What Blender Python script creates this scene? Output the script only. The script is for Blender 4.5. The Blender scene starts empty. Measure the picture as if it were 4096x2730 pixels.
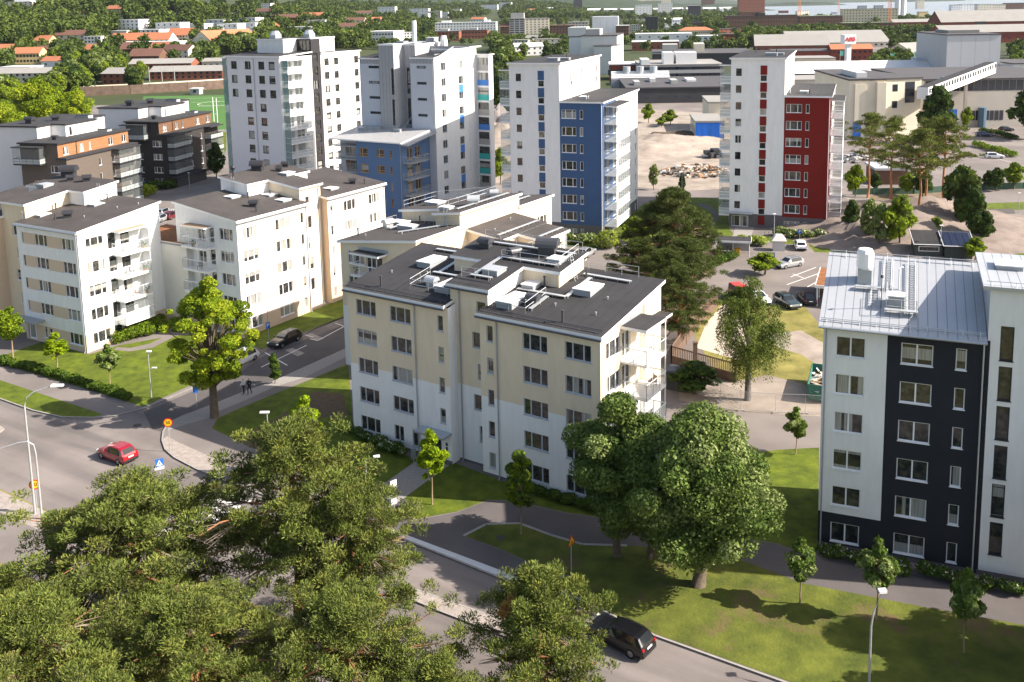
import bpy, math, random
import numpy as np
from mathutils import Vector, Matrix
random.seed(7)
SC = bpy.context.scene
COL = SC.collection
# ------------------------------------------------------------------ camera
EYE = 40.0
FOC, CX, CY = 3824.0, 2048.0, 588.0       # focal length and optical axis, in units of a 4096-wide picture
PITCH, ROLL = 0.14708, 0.0204
def _rows():
    cp, sp = math.cos(PITCH), math.sin(PITCH)
    f = np.array([0, cp, -sp]); r = np.array([1., 0, 0]); d = np.cross(f, r)
    c, s = math.cos(ROLL), math.sin(ROLL)
    return np.array([c*r + s*d, -s*r + c*d, f])
RW = _rows()
cam = bpy.data.cameras.new('camera'); camo = bpy.data.objects.new('camera', cam); COL.objects.link(camo)
cam.sensor_width = 36; cam.lens = FOC/4096*36
cam.shift_x = (2048-CX)/4096; cam.shift_y = -(1365-CY)/4096
cam.clip_start = 0.5; cam.clip_end = 20000
camo.matrix_world = Matrix(((RW[0][0], -RW[1][0], -RW[2][0], 0), (RW[0][1], -RW[1][1], -RW[2][1], 0),
                            (RW[0][2], -RW[1][2], -RW[2][2], EYE), (0, 0, 0, 1)))
SC.camera = camo
# ------------------------------------------------------------------ sky, sun, exposure
SUN_AZ, SUN_EL = -10.0, 36.5              # azimuth counted from +X towards +Y
w = bpy.data.worlds.new('World'); SC.world = w; w.use_nodes = True
nt = w.node_tree; bg = nt.nodes['Background']
sky = nt.nodes.new('ShaderNodeTexSky'); sky.sky_type = 'NISHITA'; sky.sun_disc = False
sky.sun_elevation = math.radians(SUN_EL); sky.sun_rotation = math.radians(90-SUN_AZ)
sky.air_density = 1.0; sky.dust_density = 2.0; sky.ozone_density = 0.6
nt.links.new(sky.outputs[0], bg.inputs[0]); bg.inputs[1].default_value = 0.104
sl = bpy.data.lights.new('sun', 'SUN'); sl.energy = 4.7; sl.angle = math.radians(0.5); sl.color = (1.0, .96, .90)
so = bpy.data.objects.new('sun', sl); COL.objects.link(so)
sd = Vector((math.cos(math.radians(SUN_AZ))*math.cos(math.radians(SUN_EL)), math.sin(math.radians(SUN_AZ))*math.cos(math.radians(SUN_EL)), math.sin(math.radians(SUN_EL))))
so.rotation_euler = sd.to_track_quat('Z', 'Y').to_euler()
SC.view_settings.view_transform = 'Standard'; SC.view_settings.look = 'None'
SC.view_settings.exposure = 1.22; SC.view_settings.gamma = 1
SC.view_settings.use_white_balance = True; SC.view_settings.white_balance_temperature = 6950; SC.view_settings.white_balance_tint = 12
SC.render.engine = 'CYCLES'
SC.cycles.max_bounces = 6; SC.cycles.diffuse_bounces = 3; SC.cycles.glossy_bounces = 3; SC.cycles.transmission_bounces = 4
SC.cycles.transparent_max_bounces = 8; SC.cycles.caustics_reflective = False; SC.cycles.caustics_refractive = False
# ------------------------------------------------------------------ measuring: photo coordinate (2353 wide) -> point at a height
K = 4096/2353.
def terrain(x, y):
    d = math.hypot(x, y)
    a = x/max(y, 1)
    s = lambda t: 0 if t < 0 else (1 if t > 1 else t*t*(3-2*t))
    left = s((-.02-a)/.35)
    z = 42*s((d-480)/900)*left + 46*s((d-1300)/1600)*left
    mid = s((.12-a)/.1)
    z += (14*s((d-900)/1500) + 30*s((d-2200)/1500))*mid*(1-left*.6)
    return z
def at(X, Y, z=0.0):
    v = RW.T @ np.array([(X*K-CX)/FOC, (Y*K-CY)/FOC, 1.])
    if v[2] > -1e-4: v[2] = -1e-4
    t = (z-EYE)/v[2]
    return Vector((t*v[0], t*v[1], z))
def att(X, Y):                              # point on the rolling terrain
    v = RW.T @ np.array([(X*K-CX)/FOC, (Y*K-CY)/FOC, 1.])
    t = 100.0
    while t < 9000:
        p = v*t
        if EYE+p[2] <= terrain(p[0], p[1]): break
        t *= 1.01
    return Vector((v[0]*t, v[1]*t, terrain(v[0]*t, v[1]*t)))
# ------------------------------------------------------------------ mesh helpers
class MB:
    def __init__(s): s.v = []; s.f = []; s.m = []
    def face(s, pts, m=0):
        n = len(s.v); s.v += [tuple(p) for p in pts]; s.f.append(tuple(range(n, n+len(pts)))); s.m.append(m); return s
    def box(s, x0, x1, y0, y1, z0, z1, m=0):
        n = len(s.v)
        s.v += [(x0,y0,z0),(x1,y0,z0),(x1,y1,z0),(x0,y1,z0),(x0,y0,z1),(x1,y0,z1),(x1,y1,z1),(x0,y1,z1)]
        for q in ((0,3,2,1),(4,5,6,7),(0,1,5,4),(1,2,6,5),(2,3,7,6),(3,0,4,7)):
            s.f.append(tuple(n+i for i in q)); s.m.append(m)
        return s
    def prism(s, poly, z0, z1, m=0, mt=None):  # z0, z1 numbers or functions of (x, y)
        a = z0 if callable(z0) else (lambda x, y: z0); b = z1 if callable(z1) else (lambda x, y: z1)
        n = len(s.v); k = len(poly)
        s.v += [(p[0], p[1], a(p[0], p[1])) for p in poly] + [(p[0], p[1], b(p[0], p[1])) for p in poly]
        s.f.append(tuple(n+i for i in reversed(range(k)))); s.m.append(m)
        s.f.append(tuple(n+k+i for i in range(k))); s.m.append(m if mt is None else mt)
        for i in range(k):
            j = (i+1) % k
            s.f.append((n+i, n+j, n+k+j, n+k+i)); s.m.append(m)
        return s
    def tube(s, pts, r, n=6, m=0, cap=True):
        pts = [Vector(p) for p in pts]; rs = r if isinstance(r, (list, tuple)) else [r]*len(pts)
        b = len(s.v); k = len(pts)
        for i, p in enumerate(pts):
            d = (pts[min(i+1, k-1)]-pts[max(i-1, 0)]).normalized()
            a = d.cross(Vector((0, 0, 1)) if abs(d.z) < .9 else Vector((1, 0, 0))).normalized(); c = d.cross(a)
            for j in range(n):
                t = 2*math.pi*j/n
                s.v.append(tuple(p + (a*math.cos(t)+c*math.sin(t))*rs[i]))
        for i in range(k-1):
            for j in range(n):
                q = (j+1) % n
                s.f.append((b+i*n+j, b+i*n+q, b+(i+1)*n+q, b+(i+1)*n+j)); s.m.append(m)
        if cap:
            s.f.append(tuple(b+j for j in range(n))); s.m.append(m)
            s.f.append(tuple(b+(k-1)*n+j for j in reversed(range(n)))); s.m.append(m)
        return s
    def bar(s, p, q, w, m=0): return s.tube([p, q], w*.7, 4, m)
    def lathe(s, prof, c=(0, 0, 0), n=12, m=0):
        b = len(s.v); k = len(prof)
        for r, z in prof:
            for j in range(n):
                t = 2*math.pi*j/n; s.v.append((c[0]+r*math.cos(t), c[1]+r*math.sin(t), c[2]+z))
        for i in range(k-1):
            for j in range(n):
                q = (j+1) % n; s.f.append((b+i*n+j, b+i*n+q, b+(i+1)*n+q, b+(i+1)*n+j)); s.m.append(m)
        s.f.append(tuple(b+j for j in reversed(range(n)))); s.m.append(m)
        s.f.append(tuple(b+(k-1)*n+j for j in range(n))); s.m.append(m)
        return s
    def move(s, dx=0, dy=0, dz=0, rz=0):
        c, q = math.cos(rz), math.sin(rz)
        s.v = [(x*c-y*q+dx, x*q+y*c+dy, z+dz) for x, y, z in s.v]; return s
    def add(s, o):
        n = len(s.v); s.v += o.v; s.f += [tuple(i+n for i in f) for f in o.f]; s.m += o.m; return s
    def mesh(s, name, mats, smooth=False):
        me = bpy.data.meshes.new(name); me.from_pydata(s.v, [], s.f)
        for m in (mats if isinstance(mats, (list, tuple)) else [mats]): me.materials.append(m)
        me.polygons.foreach_set('material_index', s.m)
        if smooth: me.polygons.foreach_set('use_smooth', [True]*len(s.f))
        me.update(); return me
def link(name, me, parent=None, loc=(0, 0, 0), rz=0, label=None):
    o = bpy.data.objects.new(name, me); COL.objects.link(o)
    o.location = loc; o.rotation_euler = (0, 0, rz)
    if parent is not None: o.parent = parent
    if label: o['label'] = label
    return o
def part(name, mb, mats, parent, label=None, smooth=False): return link(name, mb.mesh(name, mats, smooth), parent, label=label)
def thing(name, label, cat, loc=(0, 0, 0), rz=0, group=None):
    o = bpy.data.objects.new(name, None); COL.objects.link(o); o.empty_display_size = .5
    o.location = loc; o.rotation_euler = (0, 0, rz); return tag(o, label, cat, group)
def tag(o, label, cat, group=None, kind=None):
    o['label'] = label; o['category'] = cat
    if group: o['group'] = group
    if kind: o['kind'] = kind
    return o
def struct(name, mb, mats=None, label=None):
    o = link(name, mb.mesh(name, mats) if isinstance(mb, MB) else mb); o['kind'] = 'structure'
    if label: o['label'] = label
    return o
def dup(o, loc=None, rz=None, label=None, parent=None, scale=None, group=None):
    c = o.copy(); COL.objects.link(c)
    if parent is not None: c.parent = parent
    if loc is not None: c.location = loc
    if rz is not None: c.rotation_euler = (0, 0, rz)
    if scale is not None: c.scale = scale if isinstance(scale, (tuple, list)) else (scale,)*3
    if label: c['label'] = label
    if group: c['group'] = group
    for ch in o.children: dup(ch, parent=c)
    return c
# ------------------------------------------------------------------ materials
def mat(name, col, rough=.8, var=.12, scale=3.0, metal=0.0, spec=.3, bump=0.0, bscale=40.0, col2=None, big=0.0, coord='Object', detail=6, coat=0, stretch=None):
    m = bpy.data.materials.new(name); m.use_nodes = True; n = m.node_tree; p = n.nodes['Principled BSDF']
    p.inputs['Roughness'].default_value = rough; p.inputs['Metallic'].default_value = metal
    p.inputs['Specular IOR Level'].default_value = spec; p.inputs['Coat Weight'].default_value = coat
    tc = n.nodes.new('ShaderNodeTexCoord'); src = tc.outputs[coord]
    if stretch:
        mp = n.nodes.new('ShaderNodeMapping'); n.links.new(src, mp.inputs[0]); mp.inputs['Scale'].default_value = stretch; src = mp.outputs[0]
    if var or col2:
        no = n.nodes.new('ShaderNodeTexNoise'); no.inputs['Scale'].default_value = scale; no.inputs['Detail'].default_value = detail
        no.inputs['Roughness'].default_value = .65
        n.links.new(src, no.inputs['Vector'])
        cr = n.nodes.new('ShaderNodeValToRGB'); cr.color_ramp.elements[0].position = .3; cr.color_ramp.elements[1].position = .7
        c2 = col2 if col2 else [min(1, c*(1+var)) for c in col]; c1 = col if col2 else [c*(1-var) for c in col]
        cr.color_ramp.elements[0].color = (*c1, 1); cr.color_ramp.elements[1].color = (*c2, 1)
        n.links.new(no.outputs['Fac'], cr.inputs[0]); out = cr.outputs[0]
        if big:
            n2 = n.nodes.new('ShaderNodeTexNoise'); n2.inputs['Scale'].default_value = scale*big; n2.inputs['Detail'].default_value = 4
            n.links.new(src, n2.inputs['Vector'])
            mx = n.nodes.new('ShaderNodeMix'); mx.data_type = 'RGBA'; mx.blend_type = 'MULTIPLY'; mx.inputs[0].default_value = 1
            r2 = n.nodes.new('ShaderNodeValToRGB'); r2.color_ramp.elements[0].position = .35; r2.color_ramp.elements[1].position = .65
            lo = .78 if big < 1 else .965; r2.color_ramp.elements[0].color = (lo, lo, lo, 1); r2.color_ramp.elements[1].color = (1.02, 1.02, 1.02, 1)
            n.links.new(n2.outputs['Fac'], r2.inputs[0]); n.links.new(out, mx.inputs[6]); n.links.new(r2.outputs[0], mx.inputs[7]); out = mx.outputs[2]
        n.links.new(out, p.inputs['Base Color'])
    else: p.inputs['Base Color'].default_value = (*col, 1)
    if bump:
        nb = n.nodes.new('ShaderNodeTexNoise'); nb.inputs['Scale'].default_value = bscale; nb.inputs['Detail'].default_value = 5
        n.links.new(src, nb.inputs['Vector'])
        b = n.nodes.new('ShaderNodeBump'); b.inputs['Strength'].default_value = bump; b.inputs['Distance'].default_value = .05
        n.links.new(nb.outputs['Fac'], b.inputs['Height']); n.links.new(b.outputs[0], p.inputs['Normal'])
    return m
def nodes_of(m): return m.node_tree, m.node_tree.nodes['Principled BSDF']
def stripes(m, axis=0, period=.6, width=.06, dark=.6, depth=.02, col_only=False):
    """thin seams / standing ribs every 'period' metres along a local axis, multiplied over the base colour and bumped"""
    n, p = nodes_of(m); tc = n.nodes.new('ShaderNodeTexCoord'); sp = n.nodes.new('ShaderNodeSeparateXYZ'); n.links.new(tc.outputs['Object'], sp.inputs[0])
    d = n.nodes.new('ShaderNodeMath'); d.operation = 'DIVIDE'; d.inputs[1].default_value = period; n.links.new(sp.outputs[axis], d.inputs[0])
    fr = n.nodes.new('ShaderNodeMath'); fr.operation = 'FRACT'; n.links.new(d.outputs[0], fr.inputs[0])
    lt = n.nodes.new('ShaderNodeMath'); lt.operation = 'LESS_THAN'; lt.inputs[1].default_value = width/period; n.links.new(fr.outputs[0], lt.inputs[0])
    mx = n.nodes.new('ShaderNodeMix'); mx.data_type = 'RGBA'; mx.blend_type = 'MULTIPLY'
    n.links.new(lt.outputs[0], mx.inputs[0]); mx.inputs[7].default_value = (dark, dark, dark, 1)
    l = p.inputs['Base Color'].links
    if l: n.links.new(l[0].from_socket, mx.inputs[6])
    else: mx.inputs[6].default_value = p.inputs['Base Color'].default_value
    n.links.new(mx.outputs[2], p.inputs['Base Color'])
    if not col_only:
        b = n.nodes.new('ShaderNodeBump'); b.inputs['Distance'].default_value = depth; n.links.new(lt.outputs[0], b.inputs['Height']); n.links.new(b.outputs[0], p.inputs['Normal'])
    return m
def brick(name, c1, c2, mortar, sx=.25, sy=.08, rough=.85):
    """brick courses on any upright wall: u+v along, z up"""
    m = bpy.data.materials.new(name); m.use_nodes = True; n, p = nodes_of(m); p.inputs['Roughness'].default_value = rough
    tc = n.nodes.new('ShaderNodeTexCoord'); sp = n.nodes.new('ShaderNodeSeparateXYZ'); n.links.new(tc.outputs['Object'], sp.inputs[0])
    ad = n.nodes.new('ShaderNodeMath'); n.links.new(sp.outputs[0], ad.inputs[0]); n.links.new(sp.outputs[1], ad.inputs[1])
    cb = n.nodes.new('ShaderNodeCombineXYZ'); n.links.new(ad.outputs[0], cb.inputs[0]); n.links.new(sp.outputs[2], cb.inputs[1])
    br = n.nodes.new('ShaderNodeTexBrick'); n.links.new(cb.outputs[0], br.inputs['Vector'])
    br.inputs['Color1'].default_value = (*c1, 1); br.inputs['Color2'].default_value = (*c2, 1); br.inputs['Mortar'].default_value = (*mortar, 1)
    br.inputs['Scale'].default_value = 1; br.inputs['Brick Width'].default_value = sx; br.inputs['Row Height'].default_value = sy; br.inputs['Mortar Size'].default_value = .008
    n.links.new(br.outputs[0], p.inputs['Base Color']); return m
def glassmat(name, dark=(.015, .018, .02), curtain=(.38, .38, .35), share=.45, tint=None):
    """window panes: some rooms dark, some with pale blinds or curtains hanging part of the way down"""
    m = bpy.data.materials.new(name); m.use_nodes = True; n, p = nodes_of(m)
    p.inputs['Roughness'].default_value = .06; p.inputs['Specular IOR Level'].default_value = .6
    oi = n.nodes.new('ShaderNodeObjectInfo'); tc = n.nodes.new('ShaderNodeTexCoord')
    mp = n.nodes.new('ShaderNodeMapping'); mp.inputs['Scale'].default_value = (14, 14, .4); n.links.new(tc.outputs['Object'], mp.inputs[0])
    fold = n.nodes.new('ShaderNodeTexNoise'); fold.inputs['Scale'].default_value = 1; n.links.new(mp.outputs[0], fold.inputs['Vector'])
    cf = n.nodes.new('ShaderNodeValToRGB'); cf.color_ramp.elements[0].position = .35; cf.color_ramp.elements[1].position = .65
    cf.color_ramp.elements[0].color = (*[c*.55 for c in curtain], 1); cf.color_ramp.elements[1].color = (*curtain, 1); n.links.new(fold.outputs['Fac'], cf.inputs[0])
    # per-window random: which part carries a curtain
    wn = n.nodes.new('ShaderNodeTexWhiteNoise'); wn.noise_dimensions = '1D'; n.links.new(oi.outputs['Random'], wn.inputs['W'])
    sp = n.nodes.new('ShaderNodeSeparateXYZ'); n.links.new(tc.outputs['Object'], sp.inputs[0])
    n3 = n.nodes.new('ShaderNodeTexNoise'); n3.noise_dimensions = '4D'; n3.inputs['Scale'].default_value = 1.3; n3.inputs['Detail'].default_value = 0
    mw = n.nodes.new('ShaderNodeMath'); mw.operation = 'MULTIPLY'; mw.inputs[1].default_value = 50; n.links.new(oi.outputs['Random'], mw.inputs[0])
    n.links.new(mw.outputs[0], n3.inputs['W'])
    m3 = n.nodes.new('ShaderNodeMapping'); n.links.new(tc.outputs['Object'], m3.inputs[0]); n.links.new(m3.outputs[0], n3.inputs['Vector'])
    w2 = n.nodes.new('ShaderNodeMath'); w2.operation = 'GREATER_THAN'; w2.inputs[1].default_value = .55; fr = n.nodes.new('ShaderNodeMath'); fr.operation = 'FRACT'; n.links.new(mw.outputs[0], fr.inputs[0]); n.links.new(fr.outputs[0], w2.inputs[0])
    iv = n.nodes.new('ShaderNodeMath'); iv.operation = 'SUBTRACT'; iv.inputs[0].default_value = 1; n.links.new(w2.outputs[0], iv.inputs[1])
    cs = n.nodes.new('ShaderNodeCombineXYZ'); n.links.new(w2.outputs[0], cs.inputs[0]); n.links.new(iv.outputs[0], cs.inputs[2]); n.links.new(cs.outputs[0], m3.inputs['Scale'])
    a = n.nodes.new('ShaderNodeMath'); a.operation = 'LESS_THAN'; a.inputs[1].default_value = share; n.links.new(wn.outputs[0], a.inputs[0])
    b = n.nodes.new('ShaderNodeMath'); b.operation = 'GREATER_THAN'; b.inputs[1].default_value = .47; n.links.new(n3.outputs['Fac'], b.inputs[0])
    ab = n.nodes.new('ShaderNodeMath'); ab.operation = 'MULTIPLY'; n.links.new(a.outputs[0], ab.inputs[0]); n.links.new(b.outputs[0], ab.inputs[1])
    inn = n.nodes.new('ShaderNodeTexNoise'); inn.noise_dimensions = '4D'; inn.inputs['Scale'].default_value = 2.5; n.links.new(mw.outputs[0], inn.inputs['W']); n.links.new(tc.outputs['Object'], inn.inputs['Vector'])
    ci = n.nodes.new('ShaderNodeValToRGB'); ci.color_ramp.elements[0].position = .4; ci.color_ramp.elements[1].position = .75
    ci.color_ramp.elements[0].color = (*dark, 1); ci.color_ramp.elements[1].color = (.09, .085, .075, 1); n.links.new(inn.outputs['Fac'], ci.inputs[0])
    mx = n.nodes.new('ShaderNodeMix'); mx.data_type = 'RGBA'; n.links.new(ab.outputs[0], mx.inputs[0]); n.links.new(ci.outputs[0], mx.inputs[6]); n.links.new(cf.outputs[0], mx.inputs[7])
    n.links.new(mx.outputs[2], p.inputs['Base Color']); return m
def clearglass(name, col=(.85, .93, .92), alpha=.25, rough=.05):
    m = bpy.data.materials.new(name); m.use_nodes = True; n, p = nodes_of(m)
    p.inputs['Base Color'].default_value = (*col, 1); p.inputs['Roughness'].default_value = rough; p.inputs['Alpha'].default_value = alpha
    p.inputs['Specular IOR Level'].default_value = .8; return m
WHITE = mat('white_render', (.78, .775, .76), .85, .045, .8, stretch=(1, 1, .22), bump=.1, bscale=25, big=3)
CREAM = mat('cream_render', (.70, .59, .435), .85, .045, .8, stretch=(1, 1, .22), bump=.1, bscale=25, big=3)
BEIGE = mat('beige_render', (.61, .475, .355), .85, .03, .5, bump=.1, bscale=25)
BLACKR = mat('black_render', (.018, .020, .027), .8, .15, .5, bump=.1, bscale=25)
BLUER = mat('blue_render', (.05, .105, .22), .8, .06, .4, bump=.1, bscale=25, big=3)
REDR = mat('red_render', (.19, .011, .007), .8, .06, .4, bump=.1, bscale=25, big=3)
GREYR = mat('grey_plinth', (.13, .12, .125), .85, .08, .5, bump=.1)
FELT = stripes(mat('roof_felt', (.040, .039, .041), .9, .10, 1.2, bump=.3, bscale=60, big=.3), 0, 1.0, .05, .7, .01)
FELTV = stripes(mat('roof_felt_warm', (.066, .058, .055), .9, .10, 1.2, bump=.3, bscale=60, big=.3), 0, 1.0, .04, .85, .01)
ZINC = mat('zinc_sheet', (.42, .45, .48), .38, .06, 1.0, metal=.35, spec=.5)
WTRIM = mat('white_trim', (.80, .80, .80), .5, .03, 2.0, spec=.4)
GTRIM = mat('grey_trim', (.30, .32, .34), .5, .04, 2.0, spec=.4)
DTRIM = mat('dark_trim', (.03, .03, .035), .55, .1, 2.0, spec=.4)
DSHEET = mat('dark_sheet', (.05, .052, .06), .45, .1, 2.0, spec=.5)
WOODT = mat('oiled_timber_trim', (.42, .26, .12), .6, .15, 4.0)
STEEL = mat('galvanised_steel', (.50, .52, .53), .4, .08, 4.0, metal=.4, spec=.5)
PANE = glassmat('window_glass', share=.32)
PANEB = glassmat('window_glass_blinds', share=.62)
SHEER = clearglass('clear_balcony_glass', (.30, .34, .34), .22)
MILK = clearglass('frosted_balcony_glass', (.50, .56, .56), .6, .2)
TEAL = clearglass('green_balcony_glass', (.16, .30, .30), .72, .08)
CONC = mat('concrete', (.36, .33, .30), .9, .10, .8, bump=.2)
# ------------------------------------------------------------------ ground sheets
def sheet(name, poly, z, m, h=0.0, side=None, label=None):
    """poly in photo coordinates, laid flat at height z (and h thick if it is a raised pavement)"""
    b = MB(); pts = [at(x, y) for x, y in poly]
    if h: b.prism([(p.x, p.y) for p in pts], z-.02, z+h, 1 if side else 0, 0)
    else: b.face([(p.x, p.y, z) for p in pts])
    return struct(name, b, [m]+([side] if side else []), label)
# ------------------------------------------------------------------ facades with real openings
SIDES = {'F': lambda a, c, d, z: (a, c+d, z), 'R': lambda a, c, d, z: (c-d, a, z), 'B': lambda a, c, d, z: (a, c-d, z), 'L': lambda a, c, d, z: (c+d, a, z)}
ROT = {'F': 0, 'R': math.pi/2, 'B': math.pi, 'L': -math.pi/2}
def facade(mb, side, c, a0, a1, z0, zt, holes=(), m=0, colf=None, brk=(), zbrk=(), rev=.14, mrev=None):
    """zt: top height at a0 and a1 (number or pair). holes: (a, z, w, h). colf(a, z) picks the material slot"""
    P = SIDES[side]; t0, t1 = zt if isinstance(zt, tuple) else (zt, zt)
    hs = [h for h in holes if h[0] >= a0-1e-6 and h[0]+h[2] <= a1+1e-6]
    zc = min(t0, t1)
    if t0 != t1: zc = max([h[1]+h[3] for h in hs]+[z0])+.02; zc = min(max(zc, z0), min(t0, t1))
    A = sorted({round(x, 4) for x in [a0, a1]+[h[0] for h in hs]+[h[0]+h[2] for h in hs]+[b for b in brk if a0 < b < a1]})
    Z = sorted({round(x, 4) for x in [z0, zc]+[h[1] for h in hs]+[h[1]+h[3] for h in hs]+[b for b in zbrk if z0 < b < zc]})
    cf = colf if colf else (lambda a, z: m)
    def inside(x, z): return any(h[0]-1e-5 < x < h[0]+h[2]+1e-5 and h[1]-1e-5 < z < h[1]+h[3]+1e-5 for h in hs)
    for j in range(len(Z)-1):
        zm = (Z[j]+Z[j+1])/2; i = 0
        while i < len(A)-1:
            if inside((A[i]+A[i+1])/2, zm): i += 1; continue
            k = i; mi = cf((A[i]+A[i+1])/2, zm)
            while k+1 < len(A)-1 and not inside((A[k+1]+A[k+2])/2, zm) and cf((A[k+1]+A[k+2])/2, zm) == mi: k += 1
            mb.face([P(A[i], c, 0, Z[j]), P(A[k+1], c, 0, Z[j]), P(A[k+1], c, 0, Z[j+1]), P(A[i], c, 0, Z[j+1])], mi); i = k+1
    if zc < max(t0, t1)-1e-4:
        T = lambda a: t0+(t1-t0)*(a-a0)/(a1-a0)
        bs = [a0]+sorted(b for b in brk if a0 < b < a1)+[a1]
        for p, q in zip(bs, bs[1:]):
            pts = [P(p, c, 0, zc), P(q, c, 0, zc)]
            if T(q) > zc+1e-4: pts.append(P(q, c, 0, T(q)))
            if T(p) > zc+1e-4: pts.append(P(p, c, 0, T(p)))
            if len(pts) > 2: mb.face(pts, cf((p+q)/2, zc+.1))
    for x, z, w_, h_ in hs:
        mr = cf(x-.05, z+.05) if mrev is None else mrev
        for q in ([(x, z), (x+w_, z)], [(x+w_, z), (x+w_, z+h_)], [(x+w_, z+h_), (x, z+h_)], [(x, z+h_), (x, z)]):
            (p1, p2) = q; mb.face([P(p1[0], c, 0, p1[1]), P(p1[0], c, rev, p1[1]), P(p2[0], c, rev, p2[1]), P(p2[0], c, 0, p2[1])], mr)
_WC = {}
def window(root, side, c, a, z, w_, h_, mull=(), fm=None, pane=None, rev=.14, t=.07, sill=True, trans=(), name='window', smat=None, label=None):
    """frame object + pane child set back in its opening; origin at the lower left corner seen from outside"""
    fm = fm or WTRIM; pane = pane or PANE; smat = smat or fm
    key = (round(w_, 2), round(h_, 2), tuple(mull), tuple(trans), fm.name, smat.name, rev, t, sill)
    if key not in _WC:
        b = MB(); y0, y1 = rev-.06, rev+.04
        b.box(0, t, y0, y1, 0, h_); b.box(w_-t, w_, y0, y1, 0, h_); b.box(t, w_-t, y0, y1, 0, t); b.box(t, w_-t, y0, y1, h_-t, h_)
        for q in mull: b.box(w_*q-t*.75, w_*q+t*.75, y0-.003, y1, t, h_-t)
        for q in trans: b.box(t, w_-t, y0+.01, y1, h_*q-t*.5, h_*q+t*.5)
        if sill: b.box(-.04, w_+.04, -.06, rev-.06, -.05, .012, 1)
        pm = MB().face([(t*.5, rev, t*.5), (w_-t*.5, rev, t*.5), (w_-t*.5, rev, h_-t*.5), (t*.5, rev, h_-t*.5)])
        _WC[key] = (b.mesh('window_frame', [fm, smat]), pm)
    fme, pm = _WC[key]; pk = (key, pane.name)
    if pk not in _WC: _WC[pk] = pm.mesh('window_pane', pane)
    P = SIDES[side]
    if side in 'BL': a = a + w_
    o = link(name, fme, root, P(a, c, 0, z), ROT[side], label)
    link('pane', _WC[pk], o)
    return o
def roof(root, poly, zf, m, over=.35, th=.28, fm=None, name='roof', gutter=None):
    """roof slab with overhang; zf(u, v) underside height. fascia in trim colour"""
    cx = sum(p[0] for p in poly)/len(poly); cy = sum(p[1] for p in poly)/len(poly)
    b = MB(); n = len(poly)
    # offset outwards
    out = []
    for i in range(n):
        p0, p1, p2 = Vector(poly[i-1]), Vector(poly[i]), Vector(poly[(i+1) % n])
        e1 = (p1-p0).normalized(); e2 = (p2-p1).normalized()
        n1 = Vector((e1.y, -e1.x)); n2 = Vector((e2.y, -e2.x)); out.append(tuple(p1+(n1+n2)*over))
    b.prism(out, lambda x, y: zf(x, y), lambda x, y: zf(x, y)+th-.03, 1)
    b.prism([(p[0], p[1]) for p in out], lambda x, y: zf(x, y)+th-.03, lambda x, y: zf(x, y)+th, 1, 0)
    return part(name, b, [m, fm or WTRIM], root)
def rect(u0, u1, v0, v1): return [(u0, v0), (u1, v0), (u1, v1), (u0, v1)]
# roof furniture: all are parts of the building they are fixed to
def hatch(root, u, v, z, w_=1.6, d=2.2, h=.35, m=None, name='roof_hatch'):
    b = MB(); b.box(-w_/2, w_/2, -d/2, d/2, -.3, h, 0); b.box(-w_/2-.06, w_/2+.06, -d/2-.06, d/2+.06, h, h+.08, 1)
    return link(name, b.mesh(name, [GTRIM, m or WTRIM]), root, (u, v, z))
def fan(root, u, v, z, s=1.0, rz=0.0, m=None):
    b = MB(); b.box(-.45*s, .45*s, -.35*s, .35*s, -.3, .45*s)
    pr = [(-.55*s+1.1*s*0, 0)]; n = 8
    pts = [(math.cos(math.pi*i/n)*.5*s, .45*s+math.sin(math.pi*i/n)*.45*s) for i in range(n+1)]
    for x0, x1 in ((-.6*s, .6*s),):
        k = len(b.v); b.v += [(x0, p[0], p[1]) for p in pts]+[(x1, p[0], p[1]) for p in pts]
        for i in range(n): b.f.append((k+i, k+i+1, k+n+2+i, k+n+1+i)); b.m.append(0)
        b.f.append(tuple(k+i for i in range(n+1))); b.m.append(0); b.f.append(tuple(k+n+1+i for i in reversed(range(n+1)))); b.m.append(0)
    return link('roof_fan', b.mesh('roof_fan', m or DSHEET), root, (u, v, z), rz)
def ventpipe(root, u, v, z, h=.9, r=.09): return link('vent_pipe', MB().tube([(0, 0, -.2), (0, 0, h)], r, 8).tube([(0, 0, h), (0, 0, h+.1)], r*1.5, 8).mesh('vent_pipe', DSHEET), root, (u, v, z))
def stub(root, u, v, z): return link('vent_stub', MB().tube([(0, 0, -.1), (0, 0, .22)], .05, 6).tube([(0, 0, .2), (0, 0, .26)], .09, 6).mesh('vent_stub', STEEL), root, (u, v, z))
def rail(root, pts, h=1.0, step=1.8, r=.022, name='guard_rail', m=None, bars=2):
    b = MB()
    for p, q in zip(pts, pts[1:]):
        p, q = Vector(p), Vector(q); n = max(1, round((q-p).length/step))
        for i in range(n+1):
            s = p.lerp(q, i/n); b.tube([s, s+Vector((0, 0, h))], r, 4)
        for k in range(bars): zz = Vector((0, 0, h*(1-k*.5))); b.tube([p+zz, q+zz], r, 4)
    return part(name, b, m or STEEL, root)
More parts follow.
